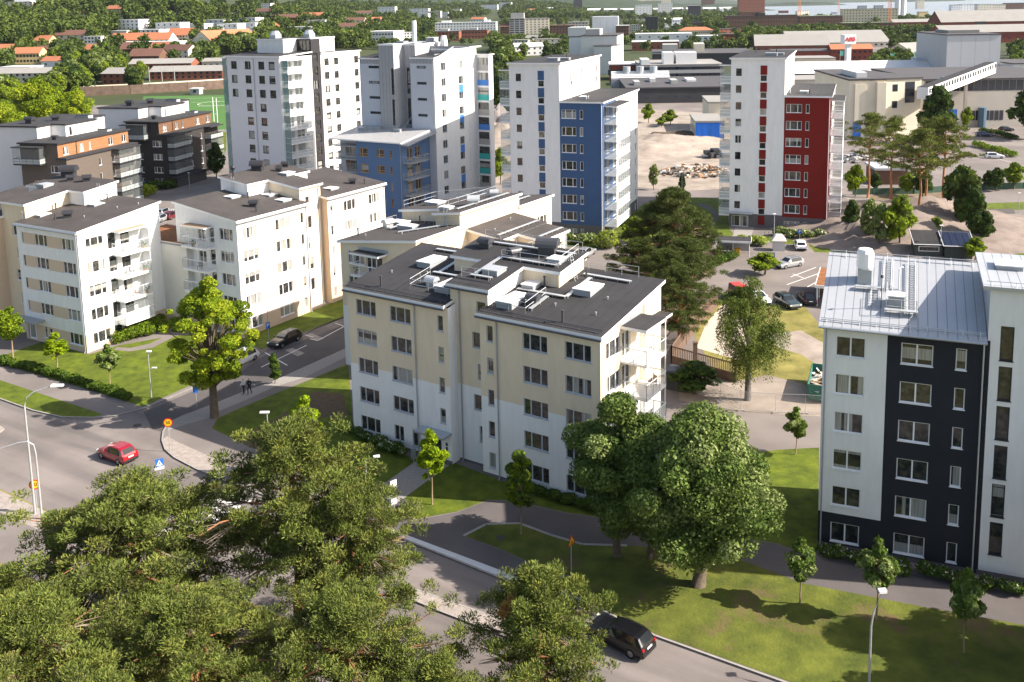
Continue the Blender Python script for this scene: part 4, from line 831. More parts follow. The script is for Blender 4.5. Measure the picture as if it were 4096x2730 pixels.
R_B = build_tower(1950+908*.5102, 150+1578*.5102, -21, BLUER, 'tall white tower with a lower blue wing and a column of blue panels', 1)
R_RED = build_tower(2600+1388*.5102, 150+1522*.5102, -20, REDR, 'tall white tower with a lower dark red wing and a column of red panels', 0)
# =================================================================== white and black tower with green glass corners
def build_black_white():
    r = frame(-47.287, 196.715, -32.5, 'apartment_tower', 'white ten storey tower with a black vertical strip and green glass corner balconies', 'building', 'apartment towers')
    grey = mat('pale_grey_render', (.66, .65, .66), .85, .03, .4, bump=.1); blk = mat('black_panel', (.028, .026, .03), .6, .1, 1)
    wl = MB(); tp = [29.41-2.95*k for k in range(10)]; zf = lambda u, v: 30.3+.06*min(v, 12)
    fw = dict(fm=DTRIM, t=.09)
    L = [(-14.6, t, 1.75, 1.6) for t in tp[:3]]+[(-10.4, t, 1.75, 1.6) for t in tp]+[(-6.35, t, 1.75, 1.6) for t in tp]+[(-3.3, t, 1.75, 1.6) for t in tp[:3]]
    h = wins(r, 'F', 0, L, **fw)
    hR = wins(r, 'R', 0, [(13.0, t, 1.45, 1.5) for t in tp]+[(16.05, t, 1.4, 1.5) for t in tp]+[(22.6, t, 1.4, 1.5) for t in tp], **fw)
    hK = wins(r, 'R', .01, [(9.6, t, 1.4, 1.9) for t in [30.7-2.9*k for k in range(10)]], fm=blk, t=.05, sill=False)
    hB = wins(r, 'R', 0, [(.8, t+.3, 2.4, 2.2, (.33, .66)) for t in tp]+[(4.0, t+.3, 2.2, 2.2, (.5,)) for t in tp])
    wl2 = lambda u, v: 30.3
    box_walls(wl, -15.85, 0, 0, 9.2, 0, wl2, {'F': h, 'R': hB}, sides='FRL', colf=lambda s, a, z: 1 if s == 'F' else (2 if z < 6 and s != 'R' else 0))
    facade(wl, 'R', .01, 9.2, 11.9, 0, 33.8, hK, 2); facade(wl, 'F', 9.2, -4.2, 0, 30.3, 33.8, wins(r, 'F', 9.2, [(-3.6, 33.5, 3.1, 2.2, (.33, .66))], fm=blk), 2)
    facade(wl, 'F', 9.2, 0, .01, 0, 33.8, (), 2); facade(wl, 'B', 11.9, -4.2, .01, 30.3, 33.8, (), 2)
    box_walls(wl, -15.85, 0, 11.9, 24.6, 0, wl2, {'R': hR}, sides='RBL', m=0)
    facade(wl, 'L', -15.85, 9.2, 11.9, 0, 30.3, (), 0)
    box_walls(wl, -12, -4.2, 5.3, 21, 30.3, lambda u, v: 33.6, {}, m=0)
    part('wall', wl, [WHITE, grey, blk], r)
    roof(r, rect(-15.85, 0, 0, 9.0), zf, FELT, .25); roof(r, rect(-15.85, 0, 12.1, 24.6), lambda u, v: 30.4, FELT, .25); roof(r, rect(-12, -4.2, 5.3, 21), lambda u, v: 33.6, FELT, .12); roof(r, rect(-4.4, -.1, 9.3, 11.8), lambda u, v: 33.75, blk, .12, .15)
    for k in range(9):
        balcony(r, .02, 1.75, .35, 6.6, 3.6+2.93*k, 'R', 1.25, MILK, glazed=True, top=2.75)
    part('corner_glass', MB().face([(0.02, .33, 4), (1.78, .33, 4), (1.78, .33, 29.6), (0.02, .33, 29.6)]), TEAL, r)
    canopy(r, 0, 1.9, .25, 6.8, 29.6, .15, ZINC)
    gb = MB(); gb.face([(-17.3, -.02, 3.5), (-15.9, -.02, 3.5), (-15.9, -.02, 30), (-17.3, -.02, 30)]); gb.face([(-17.3, -.02, 3.5), (-17.3, 5, 3.5), (-17.3, 5, 30), (-17.3, -.02, 30)]); o = part('corner_glass', gb, TEAL, r)
    sl = MB(); [sl.box(-17.25, -15.87, 0, 5, 3.5+2.95*k, 3.7+2.95*k) for k in range(10)]; link('balcony_slabs', sl.mesh('balcony_slabs', WTRIM), o)
    downpipe(r, 'F', 0, -7.7, 0, 30.2); downpipe(r, 'R', 0, 12.2, 0, 30.2, WTRIM); downpipe(r, 'F', 0, -.1, 0, 30.2, WTRIM)
    for u, v, s in ((-10.2, 9, 1.3), (-6, 15, 1.3)): part('roof_vent', MB().lathe([(1.0*s, 0), (1.0*s, .8), (.6*s, 1.6), (.6*s, 1.7)], (u, v, 33.8), 8), ZINC, r)
    ventpipe(r, -5, 7, 33.8, 1.0)
    return r
R_T1 = build_black_white()
# =================================================================== grey-white tower with metal core and blue lower wing
def build_blue_wing():
    r = frame(-14.189, 177.781, -31.5, 'apartment_tower', 'pale tower with a ribbed metal core and a lower blue wing under a metal roof', 'building', 'apartment towers')
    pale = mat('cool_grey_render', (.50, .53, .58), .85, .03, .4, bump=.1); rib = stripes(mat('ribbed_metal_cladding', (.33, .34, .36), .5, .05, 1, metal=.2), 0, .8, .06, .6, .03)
    ribl = stripes(mat('sunlit_metal_cladding', (.50, .51, .53), .5, .05, 1, metal=.2), 1, .8, .06, .7, .03)  # sun-facing sides of the same cladding, sunlight put into a lighter colour
    bl = mat('muted_blue_render', (.095, .17, .30), .85, .05, .4, bump=.1)
    wl = MB(); tp = [29.58-2.95*k for k in range(9)]
    hF = wins(r, 'F', 0, [(-15.68, 28.95-2.96*k, 2.8, .52, (.2, .8)) for k in range(4)]+[(-4.03, 29.1-3.02*k, 2.2, .52, (.2, .8)) for k in range(4)], fm=mat('navy_frame', (.03, .05, .12), .5), sill=False)
    hR = wins(r, 'R', 0, [(2.2, t, 1.45, 1.45, (.6,)) for t in tp]+[(7.95, t, 1.5, 1.45, (.7,)) for t in tp]+[(11.25, 29.6-5.9*k, .12, 4.1) for k in range(5)], fm=GTRIM)
    zR = lambda u, v: 30.35
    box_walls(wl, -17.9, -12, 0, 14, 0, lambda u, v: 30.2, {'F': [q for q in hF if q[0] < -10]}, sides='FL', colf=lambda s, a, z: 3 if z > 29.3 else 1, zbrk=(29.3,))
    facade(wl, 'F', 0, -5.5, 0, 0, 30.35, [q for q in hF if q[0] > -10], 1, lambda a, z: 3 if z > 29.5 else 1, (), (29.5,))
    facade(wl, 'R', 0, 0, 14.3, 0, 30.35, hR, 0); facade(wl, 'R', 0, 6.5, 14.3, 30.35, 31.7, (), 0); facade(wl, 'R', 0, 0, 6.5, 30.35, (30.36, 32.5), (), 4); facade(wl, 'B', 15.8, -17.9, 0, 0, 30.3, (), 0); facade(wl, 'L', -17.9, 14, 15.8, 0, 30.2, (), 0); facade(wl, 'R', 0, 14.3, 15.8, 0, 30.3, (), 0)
    facade(wl, 'F', 6.5, -6, 0, 30.35, 32.5, (), 3)
    hN = wins(r, 'F', -1.3, [(-9.1, 28.6-5.9*k, .6, 5.0, (), ) for k in range(3)], fm=DTRIM, trans=(.25, .5, .75), sill=False)
    hN2 = wins(r, 'F', 1.6, [(-7.6, 28.6-5.9*k, .7, 5.0, ()) for k in range(3)], fm=DTRIM, trans=(.25, .5, .75), sill=False)
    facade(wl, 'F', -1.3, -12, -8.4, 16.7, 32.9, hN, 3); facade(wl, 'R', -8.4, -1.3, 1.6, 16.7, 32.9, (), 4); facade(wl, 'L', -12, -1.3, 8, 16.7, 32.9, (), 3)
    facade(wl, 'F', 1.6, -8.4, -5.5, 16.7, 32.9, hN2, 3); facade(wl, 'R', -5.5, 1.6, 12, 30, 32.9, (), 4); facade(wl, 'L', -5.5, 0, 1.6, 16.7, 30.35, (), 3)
    facade(wl, 'F', 14.3, 0, 2.9, 2, 30.4, (), 5); facade(wl, 'R', 2.9, 14.3, 15.8, 2, 30.4, (), 0)
    # blue wing
    tb = [14.3-3.02*k for k in range(5)]; zb = lambda u, v: 15.75+.15*(v+8.6)
    hb = wins(r, 'F', -8.6, [(-11.4, t, 1.9, 1.6, (.3,)) for t in tb]+[(-7.35, t, 1.75, 1.45, (.3,)) for t in tb]+[(-4.37, t, .55, 1.55) for t in tb], fm=WOODT, t=.11, trans=(.3,))
    hb2 = wins(r, 'R', -1.6, [(-.7, t, .1+.9, 1.6) for t in tb]+[(-7.0, t+.3, 1.6, 2.3, (.5,)) for t in tb]+[(-4.6, t+.3, 1.6, 2.3, (.5,)) for t in tb], fm=WOODT, t=.11)
    box_walls(wl, -12.3, -1.6, -8.6, 0, 0, lambda u, v: 15.75 if v < -8 else 16.95, {'F': hb, 'R': [q for q in hb2 if q[0]+q[2] < 0]}, m=2)
    facade(wl, 'R', -1.595, 0, .7, 0, 16.95, (), 2)
    box_walls(wl, -18, -12.3, -6.5, 0, 0, lambda u, v: 16.0, {'F': wins(r, 'F', -6.5, [(-16.8, t+.3, 3.4, 2.3, (.33, .66)) for t in tb], fm=WOODT)}, m=1)
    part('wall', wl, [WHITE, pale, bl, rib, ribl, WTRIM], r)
    # roofs
    roof(r, rect(-17.9, -12, 0, 14), lambda u, v: 30.2+.1*v, FELT, .2); roof(r, rect(-5.5, 0, 0, 6.5), lambda u, v: 30.4+.1*v, FELT, .12)
    roof(r, rect(-12, -8.4, -1.3, 12), lambda u, v: 32.9, ZINC, .1); roof(r, rect(-8.5, -5.5, 1.6, 12), lambda u, v: 32.85, FELT, .1); roof(r, rect(-12, 0, 12, 15.8), lambda u, v: 31.9, FELT, .15); roof(r, rect(-5.4, 0, 6.6, 12), lambda u, v: 31.7, FELT, .12)
    seam = stripes(mat('seamed_wing_roof', (.40, .40, .40), .5, .08, .8, metal=.2), 0, .6, .05, .65, .03)
    b = MB(); b.prism(rect(-18.2, -1.1, -9.4, 0), lambda x, y: zb(x, y)-.02, lambda x, y: zb(x, y)+.2, 1, 0); part('wing_roof', b, [seam, WTRIM], r)
    b = MB(); b.prism(rect(-1.12, .5, -9.3, -.5), lambda x, y: zb(x, y)-.35, lambda x, y: zb(x, y)-.1, 1, 0); part('wing_canopy', b, [seam, GTRIM], r)
    for u, v in ((-15, -3.2), (-12.4, -2.4), (-7.0, -2.6)): hatch(r, u, v, zb(u, v)+.2, 1.6, .9, .4, GTRIM)
    hatch(r, -9.5, 3, 33.1, 1.7, 1.5, .4, GTRIM); part('chimney', MB().tube([(-9.2, 6.5, 33), (-9.2, 6.5, 37.4)], .45, 12), WTRIM, r)
    part('roof_vent', MB().lathe([(.8, 0), (.7, 1.6), (.5, 2.4)], (-4, 9, 32), 8), WTRIM, r); hatch(r, -6.8, 9, 33.1, 2, 1.5, .9, WTRIM); hatch(r, -2.5, 3.4, 30.9, 1.7, 1.7, .3, DTRIM)
    part('louvre', MB().box(-4.7, -3.6, -.03, 0, 30.5, 31.2), DTRIM, r) if 0 else None
    for k, z in enumerate([12.0-3.02*k for k in range(5)]): 
        balcony(r, -1.6, .15, -8.2, -2.6, z, 'R', 1.1, SHEER, frame=GTRIM, slabm=GTRIM, low=0)
        if k < 4: balcony(r, -17.9, -12.5, -8.1, -6.5, z-.15, 'F', 1.1, SHEER, frame=GTRIM, slabm=GTRIM, glazed=True, top=2.4)
    canopy(r, -18.3, -12.2, -8.7, -6.5, 14.3, .2, ZINC, GTRIM)
    cols = {'blue': mat('blue_parapet', (.05, .20, .55), .6), 'teal': mat('teal_parapet', (.03, .38, .36), .6), 'grey': mat('grey_parapet', (.35, .34, .33), .6)}
    for k, c in enumerate(['grey', 'blue', 'teal', 'grey', 'blue', 'grey', 'teal', 'teal', 'grey']):
        z = 27.3-2.95*k
        l = part('loggia', MB().box(.2, 2.75, 14.22, 14.3, z, z+1.15), cols[c], r)
        link('loggia_glass', MB().face([(.25, 14.24, z+1.15), (2.7, 14.24, z+1.15), (2.7, 14.24, z+2.55), (.25, 14.24, z+2.55)]).mesh('loggia_glass', PANEB), l)
    for z in (25.1, 19.2, 13.3, 7.4): part('facade_panel', MB().box(0, .02, 7.98, 9.42, z-1.6, z-.1), cols['blue'], r)
    canopy(r, -.1, 3.2, 13.9, 16, 30.4, .2, FELT)
    downpipe(r, 'F', 0, -.25, 16.8, 30.2); downpipe(r, 'F', -8.6, -1.8, 0, 15.6, GTRIM); downpipe(r, 'F', 0, -12.2, 16.8, 30.2, DTRIM)
    ladder(r, (-7.2, -.6, 17.2), (-6.2, 1.2, 19.5))
    rail(r, [(-5, -4.2, 17), (-5, -1, 17.2)], .6, 1.0) if 0 else None
    return r
R_T2 = build_blue_wing()
# =================================================================== two dark brick houses with timber penthouses
def build_dark(x, y, label, wood_lit, brickm, L=21.5):
    r = frame(x, y, -15, 'apartment_building', label, 'building', 'dark brick houses')
    wood = stripes(mat('timber_cladding', (.31, .145, .065) if wood_lit else (.17, .085, .045), .7, .3, 1.5, stretch=(1, .3, 8)), 2, .16, .02, .6, .01)  # lit timber on one house, shaded on the other, put into the colour
    wl = MB(); tp = [10.7, 7.65, 4.6, 1.9]
    hF = wins(r, 'F', 0, [(2.85, t, 2.4, 1.4, T3) for t in tp]+[(-1.1, t, 1.3, 1.4, (.5,)) for t in tp[1:]])
    hR = wins(r, 'R', 6.6, [(9.4, t+.1, .75, 1.5) for t in tp]+[(13.4, t+.1, .95, 1.5) for t in tp]+[(L-3, t+.1, .9, 1.5) for t in tp[1:]], fm=WTRIM)
    box_walls(wl, -4, 6.6, 0, L, 0, lambda u, v: 12.0, {'F': hF, 'R': hR}, m=0)
    hP = wins(r, 'R', 4.8, [(1.5, 14.2, 1.5, 1.6, (.4,)), (6.2, 14.2, 1.2, 1.6, (.5,)), (9.0, 14.2, .6, 1.6), (15, 14.2, 1.4, 1.6, (.5,)), (L-2.2, 14.2, 1.4, 1.6, (.5,))])
    box_walls(wl, -4, 4.8, 0, L, 12.0, lambda u, v: 14.9, {'R': hP}, colf=lambda s, a, z: 1 if s == 'R' else 0)
    gw = mat('shaded_white_render', (.60, .59, .59), .85, .04, .4)  # white render with the shade of front and left faces put into its colour
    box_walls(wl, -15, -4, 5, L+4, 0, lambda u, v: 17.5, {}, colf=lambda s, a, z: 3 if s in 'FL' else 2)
    box_walls(wl, -4, -.5, 9, L-3, 14.8, lambda u, v: 17.5, {'R': wins(r, 'R', -.5, [(10, 17.0, .8, 1.6)], fm=DTRIM)}, m=2)
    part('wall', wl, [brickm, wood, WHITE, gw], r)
    roof(r, rect(4.8, 6.6, 0, L)[:4], lambda u, v: 12.0, FELT, .35, .3, DTRIM); roof(r, rect(-4, 4.8, 0, L), lambda u, v: 14.9, FELT, .35, .3, DTRIM)
    roof(r, [(-15, 5), (-4, 5), (-4, 9), (-.5, 9), (-.5, L-3), (-4, L-3), (-4, L+4), (-15, L+4)], lambda u, v: 17.5, FELT, .25, .3, DTRIM)
    fan(r, .6, 4.5, 15.2, 1.0, 0, DTRIM); hatch(r, 2.6, L-4, 15.2, 1.5, 1.5, .5, DTRIM); fan(r, -9, 9, 17.8, 1.6, 0, DTRIM); fan(r, -7, 14, 17.8, 1.5, .5, DTRIM); hatch(r, -5, L-1, 17.8, 3, 1.6, .5, DTRIM)
    for z in (11.1,): balcony(r, -4.3, 1.9, -1.7, 0, z, 'F', 1.1, MILK, frame=DTRIM, slabm=DTRIM, glazed=True, top=3.2)
    canopy(r, -4.5, 2.1, -1.9, 0, 14.35, .2, FELT, DTRIM)
    for k, z in enumerate((9.0, 5.95, 2.9, 0.0)[:3+(wood_lit)]): balcony(r, 6.6, 8.3, .2 if not wood_lit else L-8, 7.2 if not wood_lit else L-1, z, 'R', 1.1, MILK, frame=DTRIM, slabm=DTRIM, glazed=True, top=2.8)
    canopy(r, 6.6, 8.5, .0 if not wood_lit else L-8.2, 7.4 if not wood_lit else L-.8, 11.85, .2, FELT, DTRIM)
    if not wood_lit:
        for k, z in enumerate((9.0, 5.95, 2.9)): balcony(r, 6.6, 8.3, L-6, L-.5, z, 'R', 1.1, MILK, frame=DTRIM, slabm=DTRIM, glazed=(k > 0), top=2.8)
        canopy(r, 6.6, 8.5, L-6.2, L-.2, 11.85, .2, FELT, DTRIM)
    downpipe(r, 'R', 4.8, 5.2, 12.3, 14.9, DTRIM)
    return r
BRD = brick('near_black_brick', (.020, .017, .016), (.032, .026, .024), (.03, .028, .027))
BRB = brick('grey_brown_brick', (.085, .065, .052), (.12, .09, .07), (.10, .09, .08))
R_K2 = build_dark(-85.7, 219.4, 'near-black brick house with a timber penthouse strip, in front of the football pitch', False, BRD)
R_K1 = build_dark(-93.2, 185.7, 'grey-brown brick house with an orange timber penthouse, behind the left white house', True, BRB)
# =================================================================== trees and plants
def leafmat(name, c, c2, rough=.75, sub=.25, sc=1.2):
    m = mat(name, c, rough, .2, sc, col2=c2, spec=.12); n, p = nodes_of(m)
    # leaves let some light through
    tr = n.nodes.new('ShaderNodeBsdfTranslucent'); mx = n.nodes.new('ShaderNodeMixShader'); mx.inputs[0].default_value = sub
    n.links.new(p.inputs['Base Color'].links[0].from_socket, tr.inputs['Color']); o = [q for q in n.nodes if q.type == 'OUTPUT_MATERIAL'][0]
    n.links.new(p.outputs[0], mx.inputs[1]); n.links.new(tr.outputs[0], mx.inputs[2]); n.links.new(mx.outputs[0], o.inputs[0]); return m
PN = [leafmat('pine_needles', (.085, .120, .022), (.17, .205, .045), sub=.12), leafmat('pine_needles_dark', (.055, .072, .018), (.11, .125, .034), sub=.12), leafmat('pine_needles_yellow', (.13, .155, .03), (.225, .24, .055), sub=.15)]
LN = [leafmat('linden_leaves', (.085, .14, .025), (.17, .23, .055)), leafmat('linden_leaves_dark', (.05, .09, .018), (.10, .15, .032)), leafmat('linden_leaves_pale', (.19, .25, .08), (.28, .33, .12))]
ML = [leafmat('maple_leaves', (.14, .22, .012), (.25, .32, .018), sub=.35), leafmat('maple_leaves_dark', (.07, .125, .010), (.14, .20, .014), sub=.3), leafmat('maple_leaves_yellow', (.26, .33, .018), (.38, .43, .035), sub=.35)]
YL = [leafmat('lime_leaves', (.22, .33, .008), (.36, .46, .02), sub=.4), leafmat('lime_leaves_mid', (.13, .22, .008), (.24, .33, .015), sub=.4)]
BL = [leafmat('birch_leaves', (.095, .14, .022), (.17, .21, .045), sub=.3), leafmat('birch_leaves_dark', (.05, .085, .015), (.10, .14, .03), sub=.25)]
DL = [leafmat('dark_leaves', (.035, .07, .012), (.075, .125, .018)), leafmat('dark_leaves_mid', (.06, .11, .015), (.11, .17, .025))]
FL = [leafmat('wood_leaves', (.05, .085, .015), (.10, .135, .03), sub=.2, sc=.3), leafmat('wood_leaves_light', (.08, .12, .018), (.14, .18, .035), sub=.2, sc=.3), leafmat('wood_leaves_dark', (.03, .055, .014), (.06, .09, .02), sub=.2, sc=.3)]
BARKP = mat('pine_bark', (.30, .13, .06), .9, .3, 3, bump=.6, bscale=9); BARKG = mat('grey_brown_bark', (.11, .085, .06), .9, .3, 3, bump=.6, bscale=9); BARKT = mat('young_bark', (.22, .16, .10), .85, .2, 4)
BARKD = mat('dead_twigs', (.30, .24, .18), .9, .2, 4); DEADL = mat('dead_needles', (.36, .19, .05), .9, .3, 2)
def leaves_mesh(name, cen, out, size, mats, mi, rng, aspect=.55, spike=False, droop=0.0, spread=.55):
    """one quad per leaf tuft. cen (N,3), out (N,3) outward directions, size (N,)"""
    N = len(cen); d = out + rng.normal(0, spread, (N, 3)); d[:, 2] -= droop; d /= np.linalg.norm(d, axis=1)[:, None]+1e-9
    r = rng.normal(0, 1, (N, 3)); a = np.cross(d, r); a /= np.linalg.norm(a, axis=1)[:, None]+1e-9
    if spike: t = d
    else:
        t = np.cross(a, d); t = t*.8 + rng.normal(0, .25, (N, 3))
    s = size[:, None]; v = np.empty((N, 4, 3))
    v[:, 0] = cen - t*s*.5; v[:, 1] = cen + a*s*aspect*.5; v[:, 2] = cen + t*s*.5; v[:, 3] = cen - a*s*aspect*.5
    me = bpy.data.meshes.new(name); me.vertices.add(4*N); me.vertices.foreach_set('co', v.reshape(-1).astype(np.float32))
    me.loops.add(4*N); me.loops.foreach_set('vertex_index', np.arange(4*N, dtype=np.int32))
    me.polygons.add(N); me.polygons.foreach_set('loop_start', np.arange(0, 4*N, 4, dtype=np.int32)); me.polygons.foreach_set('loop_total', np.full(N, 4, dtype=np.int32))
    for m in mats: me.materials.append(m)
    me.polygons.foreach_set('material_index', mi.astype(np.int32)); me.update(calc_edges=True); return me
def clumps_to_leaves(cl, n, rng, size, flat=.75, up=.0, hollow=.45):
    """cl: (M,4) centre + radius; n leaves shared by clump area"""
    cl = np.asarray(cl); w_ = cl[:, 3]**2; idx = rng.choice(len(cl), n, p=w_/w_.sum())
    d = rng.normal(0, 1, (n, 3)); d[:, 2] += up; d /= np.linalg.norm(d, axis=1)[:, None]
    rr = hollow+(1-hollow)*rng.random(n)**.6
    c = cl[idx, :3] + d*(cl[idx, 3]*rr)[:, None]*np.array([1, 1, flat]); return c, d, size*rng.uniform(.5, 1.5, n), idx
def pine(name, H, R, seed, n=42000, crown0=.35, leaf=.30, lean=(0, 0), mats=None, nb=34, deadtop=False, flat=.5):
    rng = np.random.default_rng(seed); t = MB(); k = 8; pts = []
    for i in range(k+1):
        f = i/k; pts.append((lean[0]*f*f*H+math.sin(i*1.7+seed)*.12, lean[1]*f*f*H+math.cos(i*1.3+seed)*.12, f*H*.97))
    tr = R*.045+.06; t.tube(pts, [tr*(1.05-.85*i/k) for i in range(k+1)], 8)
    def tp(f): i = min(int(f*k), k-1); a = Vector(pts[i]); b_ = Vector(pts[i+1]); return a.lerp(b_, f*k-i)
    cl = []; dead = MB()
    for i in range(nb):
        f = crown0 + (1-crown0)*(i/(nb-1))**.9*.97; g = (f-crown0)/(1-crown0)
        rad = R*(.62+.5*math.sin(math.pi*min(1, g*1.15+.05)))*(1 if g < .6 else 1.0-(g-.6)*1.9)*rng.uniform(.7, 1.12); rad = max(rad, .25*R*(1.05-g))
        an = i*2.4+rng.uniform(-.5, .5); p0 = tp(min(f, .99)); rise = rng.uniform(-.08, .32)*rad
        q = []; m_ = 4
        for j in range(m_+1):
            s = j/m_; w_ = rng.uniform(-.25, .25)*rad*.3*(j > 0); q.append((p0.x+math.cos(an)*rad*s-math.sin(an)*w_, p0.y+math.sin(an)*rad*s+math.cos(an)*w_, p0.z+rise*s+rng.uniform(-.12, .15)*rad*.4*(j > 0)))
        t.tube(q, [tr*.42*(1-.8*j/m_)*(1.15-g) + .015 for j in range(m_+1)], 5, cap=False)
        for s in (.45, .65, .82, 1.0):
            for z in range(3 if s > .6 else 1):
                b_ = Vector(q[min(m_, int(s*m_))]); rc = rng.uniform(.45, .85)*(.5+R*.11)
                cl.append((b_.x+rng.normal(0, .16*R*s), b_.y+rng.normal(0, .16*R*s), b_.z+rng.uniform(-.1, .45)*rc*1.4, rc))
        if rng.random() < .95:
            for z in range(9):
                a2 = an+rng.uniform(-.6, .6); b_ = Vector(q[2]); e = b_+Vector((math.cos(a2), math.sin(a2), rng.uniform(-.4, .1)))*rad*.4; dead.tube([b_, b_.lerp(e, .5)+Vector((0, 0, rng.uniform(-.1, .2))), e], [.04, .028, .012], 3, cap=False)
    top = tp(.99)
    for z in range(7): cl.append((top.x+rng.normal(0, .22*R), top.y+rng.normal(0, .22*R), top.z-rng.uniform(-.1, .9), .45+R*.06))
    c, d, s, idx = clumps_to_leaves(cl, n, rng, leaf, flat, .5, .25); base = rng.choice(3, len(cl), p=[.5, .28, .22]); mi = base[idx]; sw = rng.random(n) < .3; mi[sw] = rng.choice(3, sw.sum())
    d[:, 2] += .6
    cm = leaves_mesh(name+'_crown', c, d, s, mats or PN, mi, rng, .24, True, 0, .6)
    dead.m = [1]*len(dead.f); t.add(dead)
    return t.mesh(name+'_trunk', [BARKP, BARKD], True), cm, None
def broad(name, H, Rw, trunk, seed, n, leaf, mats, bark=BARKG, ncl=70, shape=1.0, tr=None, weeping=False, egg=.5, up=.25, aspect=.7, rcl=.28, split=1, share=None):
    """broadleaf tree: trunk, limbs to the clumps, leaf quads over each clump"""
    rng = np.random.default_rng(seed); t = MB(); tr = tr or max(.05, Rw*.05); ch = H-trunk; cl = []
    for i in range(ncl):
        while True:
            p = rng.uniform(-1, 1, 3)
            if np.linalg.norm(p) < 1: break
        p = p/np.linalg.norm(p)*(.35+.65*rng.random()**.45)
        z = (p[2]+1)/2; prof = math.sin(math.pi*min(.999, max(.02, z**(egg*1.5))))**.55 if shape == 1 else (1-z)**shape*1.25
        h = math.hypot(p[0], p[1])+1e-6; hh = min(1, h)*Rw*prof*(.62+.46*rng.random()); rc = rcl*Rw*rng.uniform(.45, 1.3)
        cl.append((p[0]/h*hh*(1-rcl*.7), p[1]/h*hh*(1-rcl*.7), trunk+rc*.5+z*(ch-rc*1.1), rc))
    t.tube([(0, 0, -.1), (rng.normal(0, .03)*H*.3, rng.normal(0, .03)*H*.3, trunk), (0, 0, trunk+ch*.45), (0, 0, trunk+ch*.85)], [tr*1.25, tr, tr*.6, tr*.15], 8)
    for i in range(0, ncl, 2 if ncl > 30 else 1):
        x, y, z, r = cl[i]; z0 = trunk*.9+(z-trunk)*.35; t.tube([(0, 0, z0), (x*.45, y*.45, z0+(z-z0)*.55), (x, y, z)], [tr*.42, tr*.22, tr*.05], 4, cap=False)
    c, d, s, idx = clumps_to_leaves(cl, n, rng, leaf, .8, up, .5)
    if weeping:
        k = rng.random(n) < .75; c[k, 2] -= rng.random(k.sum())**1.5*H*.20; c[:, 2] = np.maximum(c[:, 2], trunk*.35+rng.random(n)*1.5)
    nm = len(mats); base = rng.choice(nm, len(cl), p=share) if share else rng.integers(0, nm, len(cl)); mi = base[idx]; sw = rng.random(n) < .35; mi[sw] = rng.choice(nm, sw.sum(), p=share) if share else rng.integers(0, nm, sw.sum())
    cm = leaves_mesh(name+'_crown', c, d, s, mats, mi, rng, aspect, weeping, .8 if weeping else 0)
    return t.mesh(name+'_trunk', bark, True), cm
def plant_tree(name, label, loc, parts, scale=1, rz=0, group=None, cat='tree'):
    t = thing(name, label, cat, loc, rz, group); t.scale = scale if isinstance(scale, tuple) else (scale,)*3
    link('trunk', parts[0], t); link('crown', parts[1], t)
    if len(parts) > 2 and parts[2]: link('dead_branches', parts[2], t)
    return t
PG = 'big pines in the foreground'
pA = pine('pine', 15.4, 5.2, 3, 98000, .30, .25, nb=46, flat=.6); pB = pine('pine', 13.2, 5.6, 11, 94000, .30, .25, nb=46, flat=.6); pC = pine('pine', 10.5, 4.2, 23, 76000, .22, .23, nb=38, flat=.6); DPN = [leafmat('shaded_pine_needles', (.045, .070, .016), (.095, .125, .030), sub=.1), PN[1]]; pM = pine('pine', 14.4, 5.0, 17, 60000, .18, .30, nb=44, flat=.6, mats=DPN+[DPN[0]])  # rear pines get a shaded copy of the needles, darkened in colour
def pn(label, x, y, parts, s=1, rz=0): return plant_tree('pine_tree', label, (x, y, 0), parts, s, rz, PG)
pn('tallest pine, its dark crown rising in front of the paved corner and the side lawn', -14.4, 57.0, pA, (1.0, 1.0, .92), 0)
pn('broad pine left of the tallest one, hiding the road below the red car', -23.8, 54.5, pB, (1.15, 1.05, .87), .7)
pn('small round pine beside the black estate car, with a rusty dead top', 0.9, 47.6, pC, (.86, .86, .93), 0)
pn('low pine filling the bottom left corner', -25.5, 44.5, pB, (.9, .9, .80), 2.4)
pn('pine low in the picture between the corner pine and the broad one', -17.5, 46.3, pA, (.85, .85, .62), 1.9)
pn('pine at the bottom edge right of the low middle pine', -9.4, 46.6, pB, (.8, .8, .70), 4.0)
pn('pine top low at the bottom edge, left of the small round pine', -4.4, 43.4, pC, (.8, .8, .72), 1.0)
pn('dark green pine at the left picture edge below the kerb', -30.3, 51.5, pC, (.74, .74, .76), 1.2)
pn('lowest pine at the bottom edge between the corner and the middle', -20.3, 40.5, pA, (.72, .72, .60), 5.0)
pn('pine leaning behind the tallest one at its right shoulder', -10.3, 54.6, pB, (.72, .72, .84), 3.3)
t = broad('birch_sapling', 8.5, 1.8, 1.5, 5, 9000, .2, BL, ncl=30, weeping=True, aspect=.4); plant_tree('birch_tree', 'thin drooping birch sapling at the left end of the broad pine', (-30.2, 57.6, 0), t)
# dead orange tuft on the small pine is part of it
rng = np.random.default_rng(4); cl = [(-1.9, -.2, 8.4, .5), (-1.5, .1, 8.7, .45), (-2.2, -.3, 8.1, .35), (.2, .3, 9.6, .5)]; c, d, s, idx = clumps_to_leaves(cl, 2600, rng, .2, .7, .2, .2)
link('dead_tuft', leaves_mesh('dead_tuft', c, d, s, [DEADL, BARKD], (idx > 2).astype(int), rng, .35, True), [o for o in bpy.data.objects if o.get('label', '').startswith('small round pine')][0])
